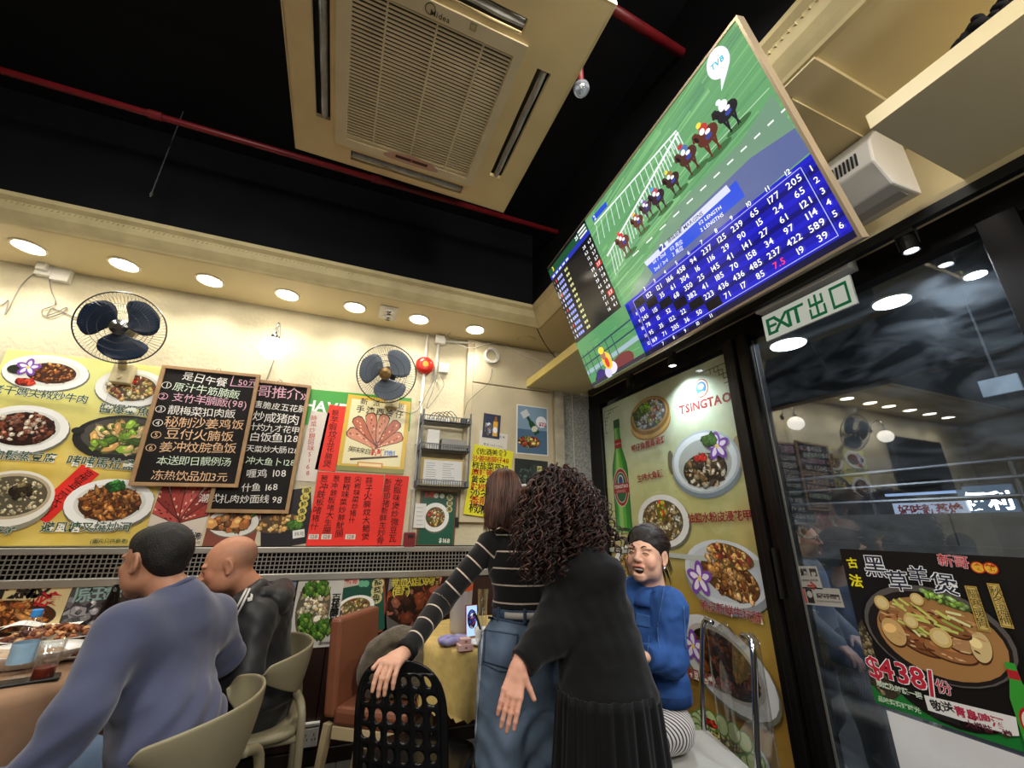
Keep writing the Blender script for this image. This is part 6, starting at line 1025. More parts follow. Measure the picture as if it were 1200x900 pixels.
# ---------------------------------------------------------------- people: smooth bodies from distance fields
import openvdb as vdb
def nrm(v): v = np.array(v, float); return v/np.linalg.norm(v)
def wob(P, freq, seed, n=7):
    r = np.random.default_rng(seed); o = 0
    for k in range(n): d = nrm(r.normal(size=3))*freq*r.uniform(.6, 1.6); o = o+np.sin(P[0]*d[0]+P[1]*d[1]+P[2]*d[2]+r.uniform(0, 6.3))
    return o/n
class SDF:
    def __init__(s): s.ops = []
    def cap(s, a, b, ra, rb=None, k=.02, n=None, q=1, sub=False): s.ops.append(('c', np.array(a, float), np.array(b, float), ra, ra if rb is None else rb, k, None if n is None else nrm(n), q, sub)); return s
    def chain(s, pts, rs, k=.02, n=None, q=1):
        for i in range(len(pts)-1): s.cap(pts[i], pts[i+1], rs[i], rs[i+1], k, n, q)
        return s
    def ell(s, c, r, R=None, k=.02, sub=False): s.ops.append(('e', np.array(c, float), np.array(r, float), np.eye(3) if R is None else np.array(R, float), k, sub)); return s
    def box_of(s, o):
        if o[0] == 'c': m = max(o[3], o[4])*max(1, o[7] if o[7] > 1 else 1)+.001; return np.minimum(o[1], o[2])-m, np.maximum(o[1], o[2])+m
        m = max(o[2]); return o[1]-m, o[1]+m
    def mesh(s, res, disp=None, cut=()):
        bx = [s.box_of(o) for o in s.ops if not o[-1]]; lo = np.min([b[0] for b in bx], 0)-res*4; hi = np.max([b[1] for b in bx], 0)+res*4; N = np.ceil((hi-lo)/res).astype(int)+1
        F = np.full(N, .06, np.float32); ax = [(lo[i]+res*np.arange(N[i])).astype(np.float32) for i in range(3)]
        for o in s.ops:
            b0, b1 = s.box_of(o); k = o[5] if o[0] == 'c' else o[4]; mg = k+res*3+.012; i0 = np.clip(((b0-mg-lo)/res).astype(int), 0, N-1); i1 = np.clip(((b1+mg-lo)/res).astype(int)+2, 1, N)
            sl = tuple(slice(i0[i], i1[i]) for i in range(3)); X = ax[0][sl[0]][:, None, None]; Y = ax[1][sl[1]][None, :, None]; Z = ax[2][sl[2]][None, None, :]
            if o[0] == 'c':
                a, b, ra, rb, k, n, q = o[1:8]; d = b-a; L = max(d@d, 1e-9); vx, vy, vz = X-a[0], Y-a[1], Z-a[2]; h = np.clip((vx*d[0]+vy*d[1]+vz*d[2])/L, 0, 1); vx = vx-h*d[0]; vy = vy-h*d[1]; vz = vz-h*d[2]
                if n is not None: w = (vx*n[0]+vy*n[1]+vz*n[2])*(1/q-1); vx = vx+n[0]*w; vy = vy+n[1]*w; vz = vz+n[2]*w
                D_ = np.sqrt(vx*vx+vy*vy+vz*vz)-(ra+(rb-ra)*h)
            else:
                c, r, R, k = o[1:5]; v = [X-c[0], Y-c[1], Z-c[2]]; u = [v[0]*R[i][0]+v[1]*R[i][1]+v[2]*R[i][2] for i in range(3)]; k0 = np.sqrt(sum((u[i]/r[i])**2 for i in range(3)))+1e-9; k1 = np.sqrt(sum((u[i]/r[i]**2)**2 for i in range(3)))+1e-9; D_ = k0*(k0-1)/k1
            f = F[sl]
            if o[-1]: h = np.clip(.5-.5*(D_+f)/k, 0, 1); F[sl] = f*(1-h)-D_*h+k*h*(1-h)
            else: h = np.clip(.5+.5*(f-D_)/k, 0, 1); F[sl] = f*(1-h)+D_*h-k*h*(1-h)
        P = (ax[0][:, None, None], ax[1][None, :, None], ax[2][None, None, :])
        if disp: F = F+disp(P).astype(np.float32)
        for p, n in cut: n = nrm(n); F = np.maximum(F, (P[0]-p[0])*n[0]+(P[1]-p[1])*n[1]+(P[2]-p[2])*n[2])
        F[[0, -1]] = .05; F[:, [0, -1]] = .05; F[:, :, [0, -1]] = .05
        g = vdb.FloatGrid(.06); g.copyFromArray(np.ascontiguousarray(F, np.float32)); r_ = g.convertToPolygons(isovalue=0.0); v, q = r_[0], r_[-1]
        return v*res+lo, q[:, ::-1]
def put(parts, name, mat, parent, col=None, attr=None, label=None, smooth=2, keep=False):
    """joins (verts, quads) shells into one object; col(verts) gives the colour, attr(verts) a float for stripes"""
    V = []; Q = []; o = 0
    for v, q in parts: V.append(v); Q.append(q+o); o += len(v)
    V = np.concatenate(V); Q = np.concatenate(Q); off = np.array(parent.location)
    me = bpy.data.meshes.new(name); me.vertices.add(len(V)); me.vertices.foreach_set('co', (V-off).astype(np.float32).ravel()); me.loops.add(Q.size); me.loops.foreach_set('vertex_index', Q.astype(np.int32).ravel())
    me.polygons.add(len(Q)); me.polygons.foreach_set('loop_start', np.arange(0, Q.size, 4, dtype=np.int32)); me.update(calc_edges=True); me.validate()
    if col is not None: a = me.color_attributes.new('Col', 'FLOAT_COLOR', 'POINT'); c = np.ones((len(V), 4), np.float32); c[:, :3] = col(V); a.data.foreach_set('color', c.ravel())
    if attr is not None: a = me.attributes.new('axis', 'FLOAT', 'POINT'); a.data.foreach_set('value', attr(V).astype(np.float32))
    me.shade_smooth(); me.materials.append(mat); ob = bpy.data.objects.new(name, me); COL.objects.link(ob); ob.parent = parent
    if smooth: w = ob.modifiers.new('smooth', 'SMOOTH'); w.iterations = smooth; w.factor = .5
    if label: ob['label'] = label
    return ob
def reach(frm, px, py, L, far=False):
    """the point on the sight line at distance L from the joint before it"""
    d = ray(px, py); d /= np.linalg.norm(d); v = CAM-frm; b = v@d; disc = b*b-(v@v-L*L); t = -b+(0 if disc < 0 else math.sqrt(disc)*(1 if far else -1)); return CAM+d*t
skin = M('skin', 'ffffff', .5, attr=True, noise=(60, .08), sss=.12)
def headf(c, f, u=(0, 0, 1)):
    f = nrm(f); r = nrm(np.cross(f, u)); u = np.cross(r, f); return np.array(c, float), np.array([r, f, u])
def head(H, s=1.0, mouth=0, neck=None, nose=1, ears=True, jaw=1, slim=1):
    c, R = H; L = lambda x, y, z: c+(R[0]*x+R[1]*y+R[2]*z)*s; S = SDF(); E = lambda x, y, z, a, b, d, k=.015, sub=False: S.ell(L(x, y, z), np.array((a, b, d))*s, R, k*s, sub)
    E(0, -.018, .032, .076*slim, .096, .086); E(0, .03, -.005, .063*slim, .062, .085, .03); E(0, .045, -.055, .05*jaw, .045, .05, .03); E(0, .075, -.095, .022*jaw, .02, .018, .02)
    for a in (-1, 1): E(a*.042, .02, -.06, .022*jaw, .035, .035, .025); E(a*.04, .066, -.022, .023, .019, .022, .018); E(a*.03, .083, .025, .026, .012, .009, .012)
    for a in (-1, 1): E(a*.031, .101, .006, .016, .014, .010, .010, True)
    for a in (-1, 1): E(a*.031, .078, .004, .0145, .0145, .0125, .003)
    S.cap(L(0, .09, .018), L(0, .108, -.022), .007*s, .0125*s*nose, .010*s)
    for a in (-1, 1): E(a*.012, .1, -.027, .008, .01, .007, .006)
    if mouth:
        E(0, .092, -.052, .026, .012, .007, .008); E(0, .086, -.086, .022, .013, .008, .008); E(0, .1, -.068, .024, .03, .0145, .005, True)
        for a in (-1, 1): E(a*.046, .07, -.035, .018, .018, .02, .015)
    else: E(0, .093, -.052, .022, .010, .005, .006); E(0, .091, -.063, .019, .010, .006, .004); S.cap(L(-.02, .101, -.0575), L(.02, .101, -.0575), .0015*s, k=.003*s, sub=True)
    if ears:
        for a in (-1, 1):
            S.ell(L(a*.078*slim, -.008, -.002), np.array((.009, .02, .033))*s, np.array([nrm(R[0]*1+R[1]*a*.35), nrm(R[1]-R[0]*a*.35), R[2]]), .006*s); S.ell(L(a*.087*slim, -.004, .002), np.array((.006, .011, .02))*s, R, .004*s, True); E(a*.079*slim, .0, -.03, .007, .008, .009, .006)
    if neck is not None: S.cap(L(0, -.022, -.055), neck, .055*s, .062*s, .03*s)
    return S, L
def hand(W, d, n, thumb, s=1.0, curl=(.3, .5, .4), tcurl=.5, spread=1.0):
    d = nrm(d); n = nrm(n-d*(n@d)); l = nrm(thumb-d*(thumb@d)-n*(thumb@n)); S = SDF(); W = np.array(W, float)
    K = []
    for o, ln in ((.030, .90), (.010, 1), (-.010, .93), (-.029, .76)): kn = W+d*s*(.09-.006*abs(o/.03)-(.008 if o < -.02 else 0))+l*o*s; S.cap(W+l*o*.55*s+d*.012*s, kn, .0135*s, .0115*s, .014*s); K.append((kn, ln, o))
    S.cap(W-d*.03*s, W+d*.02*s, .026*s, .025*s, .02*s, n, .75)
    for kn, ln, o in K:
        a = 0; p = kn; dd = nrm(d+l*o*2.2*spread)
        for j, (L_, ra, rb) in enumerate(((.045, .0098, .0088), (.028, .0088, .0078), (.022, .0078, .0066))): a += curl[j]*(1 if o < .02 else .85); v = dd*math.cos(a)+n*math.sin(a); q = p+v*L_*ln*s; S.cap(p, q, ra*s, rb*s, .0035*s); p = q
    p = W+d*.022*s+l*.026*s; S.cap(W+d*.01*s+l*.01*s, p, .017*s, .014*s, .012*s); v = nrm(d*.65+l*.7+n*.25); q = p+v*.042*s; S.cap(p, q, .0135*s, .0105*s, .008*s); v2 = nrm(v*math.cos(tcurl)+(d*.6+n*.5)*math.sin(tcurl)); S.cap(q, q+v2*.03*s, .0105*s, .0085*s, .003*s)
    return S
def hcol(H, base, s=1, lips=(.55, .22, .2), stub=None, scalp=None):
    c, R = H; b = np.array(lin(base))
    def f(V):
        q = (V-c)@R.T/s; C = np.tile(b, (len(V), 1)); w = lambda x, y, z, r: np.exp(-(((q[:, 0]-x)**2+(q[:, 1]-y)**2+(q[:, 2]-z)**2)/r**2))[:, None]
        C = C*(1-.25*w(.045, .08, -.03, .03))*(1-.0*w(0, 0, 0, 1)); 
        for a in (-1, 1): C[:, 1:] *= 1-.18*w(a*.045, .075, -.025, .025); C *= 1-.15*w(a*.08, -.002, .002, .02)
        k = ((np.abs(q[:, 0]) < .024) & (q[:, 1] > .075) & (q[:, 2] > -.071) & (q[:, 2] < -.046))[:, None]*1.0; C = C*(1-k*.7)+np.array(lips)*k*.7
        if scalp is not None: m = scalp(q)[:, None]; C = C*(1-m)+np.array(lin(stub))*m
        return C
    return f
def eyes(L, R, s, parent, closed=False, look=(0, 1, 0)):
    dk = M('lash_dark', '1a1210', .6, noise=(9, .1)); br = M('brow_hair', '2a1d18', .8, noise=(40, .3))
    for a in (-1, 1):
        if closed: MB().tube(smoothpath([L(a*.018, .092, .002), L(a*.025, .0945, .006), L(a*.034, .0935, .0065), L(a*.045, .086, .001)]), .0013*s, 6).build('eyelid', dk, parent, smooth=True)
        else:
            e = MB().ball(L(a*.031, .0815, .004), .0125*s, 16).build('eye', M('eye_white', 'e6e2dc', .2, noise=(9, .03)), parent, smooth=True); MB().ball(L(a*.031, .089, .004), .0062*s, 12).build('iris', dk, e, smooth=True); MB().tube(smoothpath([L(a*.018, .091, .005), L(a*.025, .0945, .012), L(a*.036, .0935, .012), L(a*.045, .086, .005)]), .0011*s, 6).build('eyelid', dk, parent, smooth=True)
        MB().tube(smoothpath([L(a*.014, .0965, .025), L(a*.028, .0965, .033 if closed else .03), L(a*.047, .083, .026)]), [.0014*s, .0022*s, .0024*s, .0024*s, .0023*s, .0022*s, .0022*s, .002*s, .0018*s, .0015*s, .0012*s, .001*s, .0008*s][:13], 6).build('eyebrow', br, parent, smooth=True)
def strands(paths, r, name, mat, parent, n=4, label=None):
    m = MB()
    for p in paths: k = len(p); m.tube(p, [r*(1-.75*(i/(k-1))**3) for i in range(k)], n, cap=False)
    o = m.build(name, mat, parent, smooth=True, fix=False, label=label); o['kind'] = 'stuff'; return o
def clothm(name, col, bump=(90, .25, .003), rough=.85, noise=(6, .15), sheen=.2): return M(name, col, rough, noise=noise, bump=bump, sheen=sheen)
jeansm = M('blue_denim', '5a6c84', .85, noise=(7, .28), bump=(220, .35, .002))
from mathutils.bvhtree import BVHTree
def drape(ms, quad, nu, nv, name, mat, parent, off=.0015, th=.002):
    """a sewn-on piece: a grid between four sight lines laid on the surface MS, with its own thickness"""
    T_ = BVHTree.FromPolygons([tuple(x) for x in ms[0]], [tuple(int(i) for i in f) for f in ms[1]]); q = [np.array(p, float) for p in quad]; last = [None]
    def f(i, j):
        p = (q[0]*(1-i)+q[1]*i)*(1-j)+(q[3]*(1-i)+q[2]*i)*j; d = ray(*p); d /= np.linalg.norm(d); h = T_.ray_cast(Vector(CAM), Vector(d))
        if h[0] is None: return last[0] if last[0] is not None else tuple(CAM+d*2)
        n = np.array(h[1]); n = n if n@d < 0 else -n; last[0] = tuple(np.array(h[0])+n*off); return last[0]
    return MB().grid(f, nu, nv).build(name, mat, parent, smooth=True, solid=th)
def person(label, base): return thing('person', label, 'person', base)
# ================= man in the blue sweatshirt
hc = PY(183, 657, 1.93); F_ = nrm((-.84, .54, -.12)); H = headf(hc, F_); neck = PY(208, 703, 1.92); t = person('seated man with short dark hair in a plain blue grey sweatshirt, seen from behind', (-.42, 1.85, 0))
S, L = head(H, 1.0, 0, neck, jaw=1.2); body = [S.mesh(.004)]
shL = PY(146, 738, 1.74); shR = PY(250, 722, 2.10); mid = (shL+shR)/2; ch = mid+(0, 0, -.13); fb = nrm(np.cross(shR-shL, (0, 0, 1)))*-1; waist = PY(199, 880, 1.80); hip = np.array((waist[0]-.02, waist[1]+.02, .53))
elL = PY(92, 838, 1.60); wrL = PY(10, 940, 1.56); elR = PY(262, 768, 2.2); wrR = elR+np.array((-.22, .1, .0))
S = SDF().cap(shL, shR, .05, k=.03).cap(ch, hip, .12, .12, .03).chain([shL, elL, wrL], [.045, .036, .026]).chain([shR, elR, wrR], [.045, .036, .026])
kn = [hip+np.array((-.42, .10, .0)), hip+np.array((-.36, .32, .0))]
for k_, a in zip(kn, (-1, 1)): S.chain([hip+(shR-shL)*.22*a, k_, k_+np.array((-.03, 0, -.43))], [.07, .05, .04])
body.append(S.mesh(.014)); hd = hand(wrL, wrL-elL, np.array((.5, .6, 0)), np.array((-.3, .8, 0)), 1.0); body.append(hd.mesh(.003)); body.append(hand(wrR, wrR-elR, (0, 0, -1), (-.3, -1, 0)).mesh(.004))
def scalp_b(q): z = q[:, 2]; y = q[:, 1]; return np.clip(((z-.035)*30+(-y-.02)*18), 0, 1)*np.clip((z+.075)*30, 0, 1)*(~((np.abs(q[:, 0]) > .07) & (np.abs(y+.008) < .024) & (z < .035)))
put(body, 'body', skin, t, hcol(H, 'ad7a5e', 1.0, stub='3a2a24', scalp=scalp_b))
hairm = M('short_black_hair', '15110f', .55, noise=(90, .5), bump=(300, .8, .004)); S = SDF(); R_ = H[1]
S.ell(L(0, -.022, .045), np.array((.08, .099, .083)), R_, .01); S.ell(L(0, -.055, .005), np.array((.066, .052, .075)), R_, .03); S.ell(L(0, .045, .07), np.array((.055, .04, .04)), R_, .03)
for a in (-1, 1): S.ell(L(a*.09, .004, -.014), np.array((.024, .032, .046)), R_, .006, True)
S.ell(L(0, .1, -.02), np.array((.1, .085, .075)), R_, .01, True)
put([S.mesh(.004, lambda P: .0022*wob(P, 260, 3, 9)+.003*wob(P, 60, 8), cut=[(L(0, 0, -.05), -R_[2]+R_[1]*.25)])], 'hair', hairm, t)
def folds(P, amp=.006, fr=22, seed=1): return amp*wob(P, fr, seed)+amp*1.3*(np.abs(wob(P, fr*1.7, seed+5))-.25)+amp*.5*wob(P, fr*4, seed+9)
S = SDF().cap(neck, mid+(0, 0, .0), .066, .085, .03).chain([shL+(0, 0, .012), mid+(0, 0, .03), shR+(0, 0, .012)], [.06, .085, .06], .05, fb, .95)
S.cap(ch, waist, .178, .168, .07, fb, .62).cap(waist, hip, .17, .175, .05, fb, .68).cap(shL+(shR-shL)*.12+(0, 0, -.05), shR-(shR-shL)*.12+(0, 0, -.05), .095, k=.06)
S.chain([shL, elL, wrL], [.074, .06, .046], .035).chain([shR, elR, wrR+(0, 0, .01)], [.07, .064, .046], .04)
sw = clothm('blue_grey_sweatshirt', '4b4f68', (120, .2, .002), .9, (3, .08), .3)
nd = nrm(hc-neck); sh_m = S.mesh(.0065, lambda P: folds(P, .0042, 15, 4)+.006*np.sin((P[0]*.8+P[1]*.5-P[2]*1.2)*62+2*np.sin(P[1]*14))*np.exp(-((P[2]-.74)/.10)**2))
put([sh_m], 'sweatshirt', sw, t); x_, y_, z_ = frame(nd); MB().tube([neck+nd*.038+(x_*math.cos(a)+y_*math.sin(a))*.064 for a in np.linspace(0, 2*PI, 36, endpoint=False)], .009, 10, closed=True).build('collar', sw, t, smooth=True)
S = SDF().cap(waist+(0, 0, -.12), hip, .165, .18, .04, fb, .7)
for k_, a in zip(kn, (-1, 1)): S.chain([hip+(shR-shL)*.24*a, k_, k_+np.array((-.03, 0, -.40))], [.095, .08, .065], .04)
put([S.mesh(.01, lambda P: folds(P, .004, 30, 9))], 'jeans', jeansm, t)
for k_ in kn: p = k_+np.array((-.03, 0, -.42)); MB().ball((p[0]-.06, p[1], .05), (.13, .045, .05), 16).build('shoe', blackp, t, smooth=True)
# ================= bald man in the black hooded jacket
hc = PY(269, 662, 2.42); F_ = nrm((-.98, -.06, -.34)); H = headf(hc, F_); neck = PY(299, 697, 2.46); t = person('seated bald man in a black hooded jacket with white drawstrings, facing the table', (-.35, 2.5, 0))
S, L = head(H, 1.04, 0, neck, jaw=1.2, nose=1.15); body = [S.mesh(.0038)]
shL = PY(300, 724, 2.36); shR = np.array((shL[0]+.02, shL[1]+.36, shL[2]-.01)); mid = (shL+shR)/2; ch = mid+(-.0, 0, -.12); fb = np.array((-1, 0, 0)); waist = ch+np.array((.04, .0, -.24)); hip = np.array((waist[0], waist[1], .54))
elL = PY(285, 792, 2.28); wrL = elL+np.array((-.22, .08, .03)); elR = shR+np.array((-.06, .05, -.26)); wrR = elR+np.array((-.23, -.04, .06))
S = SDF().cap(shL, shR, .045, k=.03).cap(ch, hip, .11, .11, .03).chain([shL, elL, wrL], [.042, .034, .025]).chain([shR, elR, wrR], [.042, .034, .025])
kn = [hip+np.array((-.42, -.12, 0)), hip+np.array((-.42, .14, 0))]
for k_, a in zip(kn, (-1, 1)): S.chain([hip+(shR-shL)*.25*a, k_, k_+np.array((0, 0, -.43))], [.07, .05, .04])
body.append(S.mesh(.014)); body += [hand(wrL, wrL-elL, (0, 0, -1), (-.2, 1, 0)).mesh(.004), hand(wrR, wrR-elR, (0, 0, -1), (-.2, -1, 0)).mesh(.004)]
put(body, 'body', skin, t, hcol(H, 'bb8264', 1.04, stub='6b5346', scalp=lambda q: .6*np.clip((-q[:, 1]-.005)*14, 0, 1)*np.clip((q[:, 2]+.05)*30, 0, 1)*np.clip((.075-q[:, 2])*25, 0, 1)*(~((np.abs(q[:, 0]) > .072) & (np.abs(q[:, 1]+.008) < .022) & (q[:, 2] < .035)))))
eyes(L, H[1], 1.04, t, closed=True)
jk = clothm('black_jacket', '1b1b1d', (70, .15, .003), .5, (4, .2), .1)
S = SDF().chain([shL, mid+(.02, 0, .03), shR], [.07, .08, .07], .05).cap(ch, waist, .17, .175, .07, fb, .76).cap(waist, hip, .175, .19, .05, fb, .8).cap(neck+(.012, 0, -.012), mid, .066, .09, .03).cap(neck+(-.02, -.055, -.04), mid+(-.09, -.09, -.07), .055, .085, .04).cap(PY(305, 687, 2.42), PY(284, 704, 2.33), .032, .042, .03)
S.chain([shL, elL, wrL], [.078, .07, .05], .04).chain([shR, elR, wrR], [.08, .066, .05], .04)
jkm = S.mesh(.0065, lambda P: folds(P, .0055, 22, 12)); put([jkm], 'jacket', jk, t)
hd_ = PY(328, 697, 2.5); S = SDF().ell(hd_, (.065, .13, .05), k=.02).ell(hd_+(.015, -.06, -.03), (.045, .07, .05), k=.03).chain([neck+(-.03, -.075, .0), neck+(.04, -.08, .01), hd_+(0, -.03, .01)], [.016, .026, .045], .03).chain([neck+(-.03, .08, -.0), neck+(.05, .085, .0), hd_+(0, .03, .02)], [.018, .03, .05], .03)
put([S.mesh(.0055, lambda P: folds(P, .004, 34, 22))], 'hood', jk, t)
wc = M('white_cord', 'd8d4cc', .7, noise=(30, .1))
for dx in (0, 5): drape(jkm, [(288+dx*.7, 690), (290.5+dx*.7, 690), (273.5+dx, 722), (271+dx, 722)], 1, 14, 'drawstring', wc, t, .002, .003)
for q in ([(289.5, 701), (296, 699), (295, 704), (290, 705)], [(293.5, 695.5), (296, 697), (295.5, 701), (293, 701)]): drape(jkm, q, 6, 6, 'chest_emblem', wc, t, .002, .001)
S = SDF().cap(waist, hip, .15, .185, .04, fb, .8)
for k_, a in zip(kn, (-1, 1)): S.chain([hip+(shR-shL)*.25*a, k_, k_+np.array((0, 0, -.42))], [.095, .075, .06], .04)
put([S.mesh(.012, lambda P: folds(P, .004, 30, 9))], 'trousers', clothm('dark_trousers', '1c1c20'), t)
for k_ in kn: p = k_+np.array((0, 0, -.43)); MB().ball((p[0]-.06, p[1], .05), (.13, .045, .05), 16).build('shoe', blackp, t, smooth=True)
# ================= woman in the striped sweater
def stripes(name, base, line, period, wd, rough=.9):
    m = M(name, base, rough, noise=(12, .2), bump=(260, .3, .002), sheen=.2); nt = m.node_tree; N = nt.nodes; K = nt.links; b = N['Principled BSDF']; old = b.inputs['Base Color'].links[0].from_socket
    a = N.new('ShaderNodeAttribute'); a.attribute_name = 'axis'; d = N.new('ShaderNodeMath'); d.operation = 'FRACT'; s = N.new('ShaderNodeMath'); s.operation = 'MULTIPLY'; s.inputs[1].default_value = 1/period; c = N.new('ShaderNodeMath'); c.operation = 'LESS_THAN'; c.inputs[1].default_value = wd/period
    K.new(a.outputs['Fac'], s.inputs[0]); K.new(s.outputs[0], d.inputs[0]); K.new(d.outputs[0], c.inputs[0]); mx = N.new('ShaderNodeMixRGB'); mx.inputs[2].default_value = (*lin(line), 1); K.new(c.outputs[0], mx.inputs[0]); K.new(old, mx.inputs[1]); K.new(mx.outputs[0], b.inputs['Base Color']); return m
hc = PY(590, 583, 1.93); F_ = nrm((.35, .92, -.25)); H = headf(hc, F_); neck = PY(603, 620, 1.90); t = person('standing woman with long straight brown hair, striped sweater and jeans, back turned', (.78, 1.88, 0))
S, L = head(H, .97, 0, neck, jaw=.9); body = [S.mesh(.0045)]
shL = PY(574, 638, 1.93); shR = PY(650, 630, 1.86); mid = (shL+shR)/2; ch = mid+(0, 0, -.1); waist = PY(613, 700, 1.88); hip = PY(607, 745, 1.88); fb = nrm((.25, .97, 0)); elL = reach(shL, 517, 706, .29); wrL = PY(477, 762, 1.78)
elR = shR+np.array((.07, .06, -.27)); wrR = elR+np.array((-.05, .2, -.08))
lg = [(PY(587, 765, 1.87), PY(588, 865, 1.86)), (PY(628, 762, 1.84), PY(636, 870, 1.84))]
S = SDF().cap(shL, shR, .038, k=.03).cap(ch, waist, .09, .085, .03).cap(waist, hip, .085, .1, .03).chain([shL, elL, wrL], [.036, .03, .022]).chain([shR, elR, wrR], [.036, .03, .022])
for a, b in lg: f0 = np.array((b[0]+(b[0]-a[0])*.3, b[1], .06)); S.chain([a, b, f0], [.07, .05, .035])
body.append(S.mesh(.013)); hw = PY(470, 768, 1.755); HL = hand(hw, PY(456, 779, 1.68)-hw, np.array((.0, .1, -1)), np.array((-.9, 0, -.2)), .98, (.85, .45, .25), .9, .5); HL.cap(wrL, hw, .024, .025, .01)
body.append(HL.mesh(.0024)); body.append(hand(wrR, wrR-elR, (0, 0, -1), (-1, 0, 0), .95).mesh(.004))
put(body, 'body', skin, t, hcol(H, 'd3a086', .97))
S = SDF().chain([shL, mid+(0, 0, .008), shR], [.05, .06, .05], .04).cap(ch, waist, .128, .118, .06, fb, .72).cap(waist, hip+(0, 0, .035), .118, .135, .05, fb, .75).cap(neck+(0, 0, -.012), mid, .053, .07, .03).cap(ch+(shL-mid)*.4, ch+(shR-mid)*.4, .095, k=.05, n=fb, q=.9)
SA = SDF().chain([mid+(shL-mid)*.4, shL, elL, wrL], [.05, .054, .046, .037], .03).chain([mid+(shR-mid)*.4, shR, elR, wrR], [.05, .054, .046, .037], .03); S.cap(shL+(ch-shL)*.3, ch, .06, .1, .05).cap(shL, shR, .05, k=.03)
def sax(V):
    def dist(P, a, b): d = b-a; h = np.clip(((P-a)@d)/(d@d), 0, 1); return np.linalg.norm(P-a-h[:, None]*d, axis=1), h*np.linalg.norm(d)
    d1, h1 = dist(V, shL, elL); d2, h2 = dist(V, elL, wrL); La = np.linalg.norm(elL-shL); arm = np.where(d1 < d2, h1, La+h2); dA = np.minimum(d1-.052, d2-.045)
    d3, h3 = dist(V, shR, elR); d4, h4 = dist(V, elR, wrR); dB = np.minimum(d3-.052, d4-.045); armB = np.where(d3 < d4, h3, np.linalg.norm(elR-shR)+h4)
    tor = (mid[2]+.03-V[:, 2])+.25*np.abs((V-mid)@nrm(shR-shL))*0; dT = dist(V, mid, hip)[0]-.12
    out = tor.copy(); m = (dA < dT) & (V[:, 0] < shL[0]+.01); out[m] = arm[m]+.035; m = (dB < dT) & (V[:, 0] > shR[0]-.01); out[m] = armB[m]+.035; return out
strm = stripes('striped_knit', '1e1d1e', 'c9b8a6', .0685, .0062)
put([S.mesh(.0055, lambda P: folds(P, .004, 26, 31), cut=[(waist+(0, 0, -.035), (0, 0, -1))]), SA.mesh(.0055, lambda P: folds(P, .004, 26, 33), cut=[(wrL+nrm(wrL-elL)*.012, wrL-elL), (wrR, wrR-elR)])], 'striped_sweater', strm, t, attr=sax)
cfr = frame(wrL-elL); MB().tube([wrL+nrm(elL-wrL)*.012, wrL+nrm(wrL-elL)*.012], [.0395, .037], 20, cap=False).build('cuff', M('black_rib_knit', '242323', .9, noise=(60, .3)), t, smooth=True, solid=.003)
jm = M('washed_jeans', '66778c', .85, noise=(9, .35), bump=(240, .4, .002))
S = SDF().cap(waist+(0, 0, -.05), hip, .12, .14, .04, fb, .78).ell(hip+(-.055, -.04, -.04), (.085, .085, .1), k=.04).ell(hip+(.06, -.04, -.04), (.085, .085, .1), k=.04)
for a, b in lg: f0 = np.array((b[0]+(b[0]-a[0])*.3, b[1], .08)); S.chain([a, b, f0], [.1, .094, .105], .045)
jms = S.mesh(.0065, lambda P: folds(P, .0045, 24, 37)+.003*np.sin(P[2]*60+5*np.sin(P[0]*20))*(P[2] < .62), cut=[(waist+(0, 0, -.045), (0, 0, 1))]); put([jms], 'jeans', jm, t)
wb_ = waist+np.array((0, 0, -.055)); wf = fb; ws = np.array((wf[1], -wf[0], 0)); jb = M('dark_denim_band', '47566a', .85, noise=(40, .3)); 
mb = MB(); ring = lambda a, k=1.0, z=0: wb_+ws*math.cos(a)*.132*k+wf*math.sin(a)*.106*k+np.array((0, 0, z)); mb.grid(lambda i, j: ring(2*PI*i, 1.02, -.02+.04*j), 48, 2, wrap=True); mb.build('waistband', jb, t, smooth=True, solid=.004)
mb = MB(); mb.grid(lambda i, j: ring(PI+.85+1.35*i, 1.05, -.012+.024*j), 24, 2); mb.build('waist_patch', M('pale_leather_patch', 'b9b4aa', .6, noise=(9, .1)), t, smooth=True, solid=.003)
for a in (PI+.6, PI+1.5, PI+2.35): MB().box(ring(a, 1.06), (.012, .012, .055)).build('belt_loop', jb, t, bevel=.002)
drape(jms, [(569, 737), (607, 743), (603, 786), (567, 776)], 16, 16, 'back_pocket', M('pocket_denim', '5c6c82', .85, noise=(12, .3), bump=(240, .4, .002)), t)
for a_, b_ in (((569, 738), (607, 744)), ((567, 776), (585, 785)), ((585, 785), (603, 786)), ((569, 738), (567, 776)), ((607, 744), (603, 786))): drape(jms, [a_, b_, (b_[0]-.6, b_[1]+1.3), (a_[0]-.6, a_[1]+1.3)], 14, 1, 'pocket_stitching', jb, t, .004, .001)
drape(jms, [(566, 712), (569, 712), (556, 895), (553, 895)], 2, 40, 'side_seam', M('frayed_seam', 'a8b2be', .9, noise=(60, .4)), t, .002, .002); drape(jms, [(572, 722), (640, 735), (640, 738), (572, 725)], 20, 1, 'yoke_seam', jb, t, .002, .001)
def shoes(pts): 
    for p in pts: MB().ball((p[0], p[1]+.05, .045), (.045, .12, .045), 16).build('shoe', whitep, t, smooth=True)
shoes([(lg[0][1][0], lg[0][1][1]), (lg[1][1][0]+.02, lg[1][1][1])])
bh = M('brown_hair', '4a2c20', .42, noise=(30, .45)); bh2 = M('brown_hair_light', '6b4430', .4, noise=(30, .4)); s_ = .97; S = SDF(); R_ = H[1]
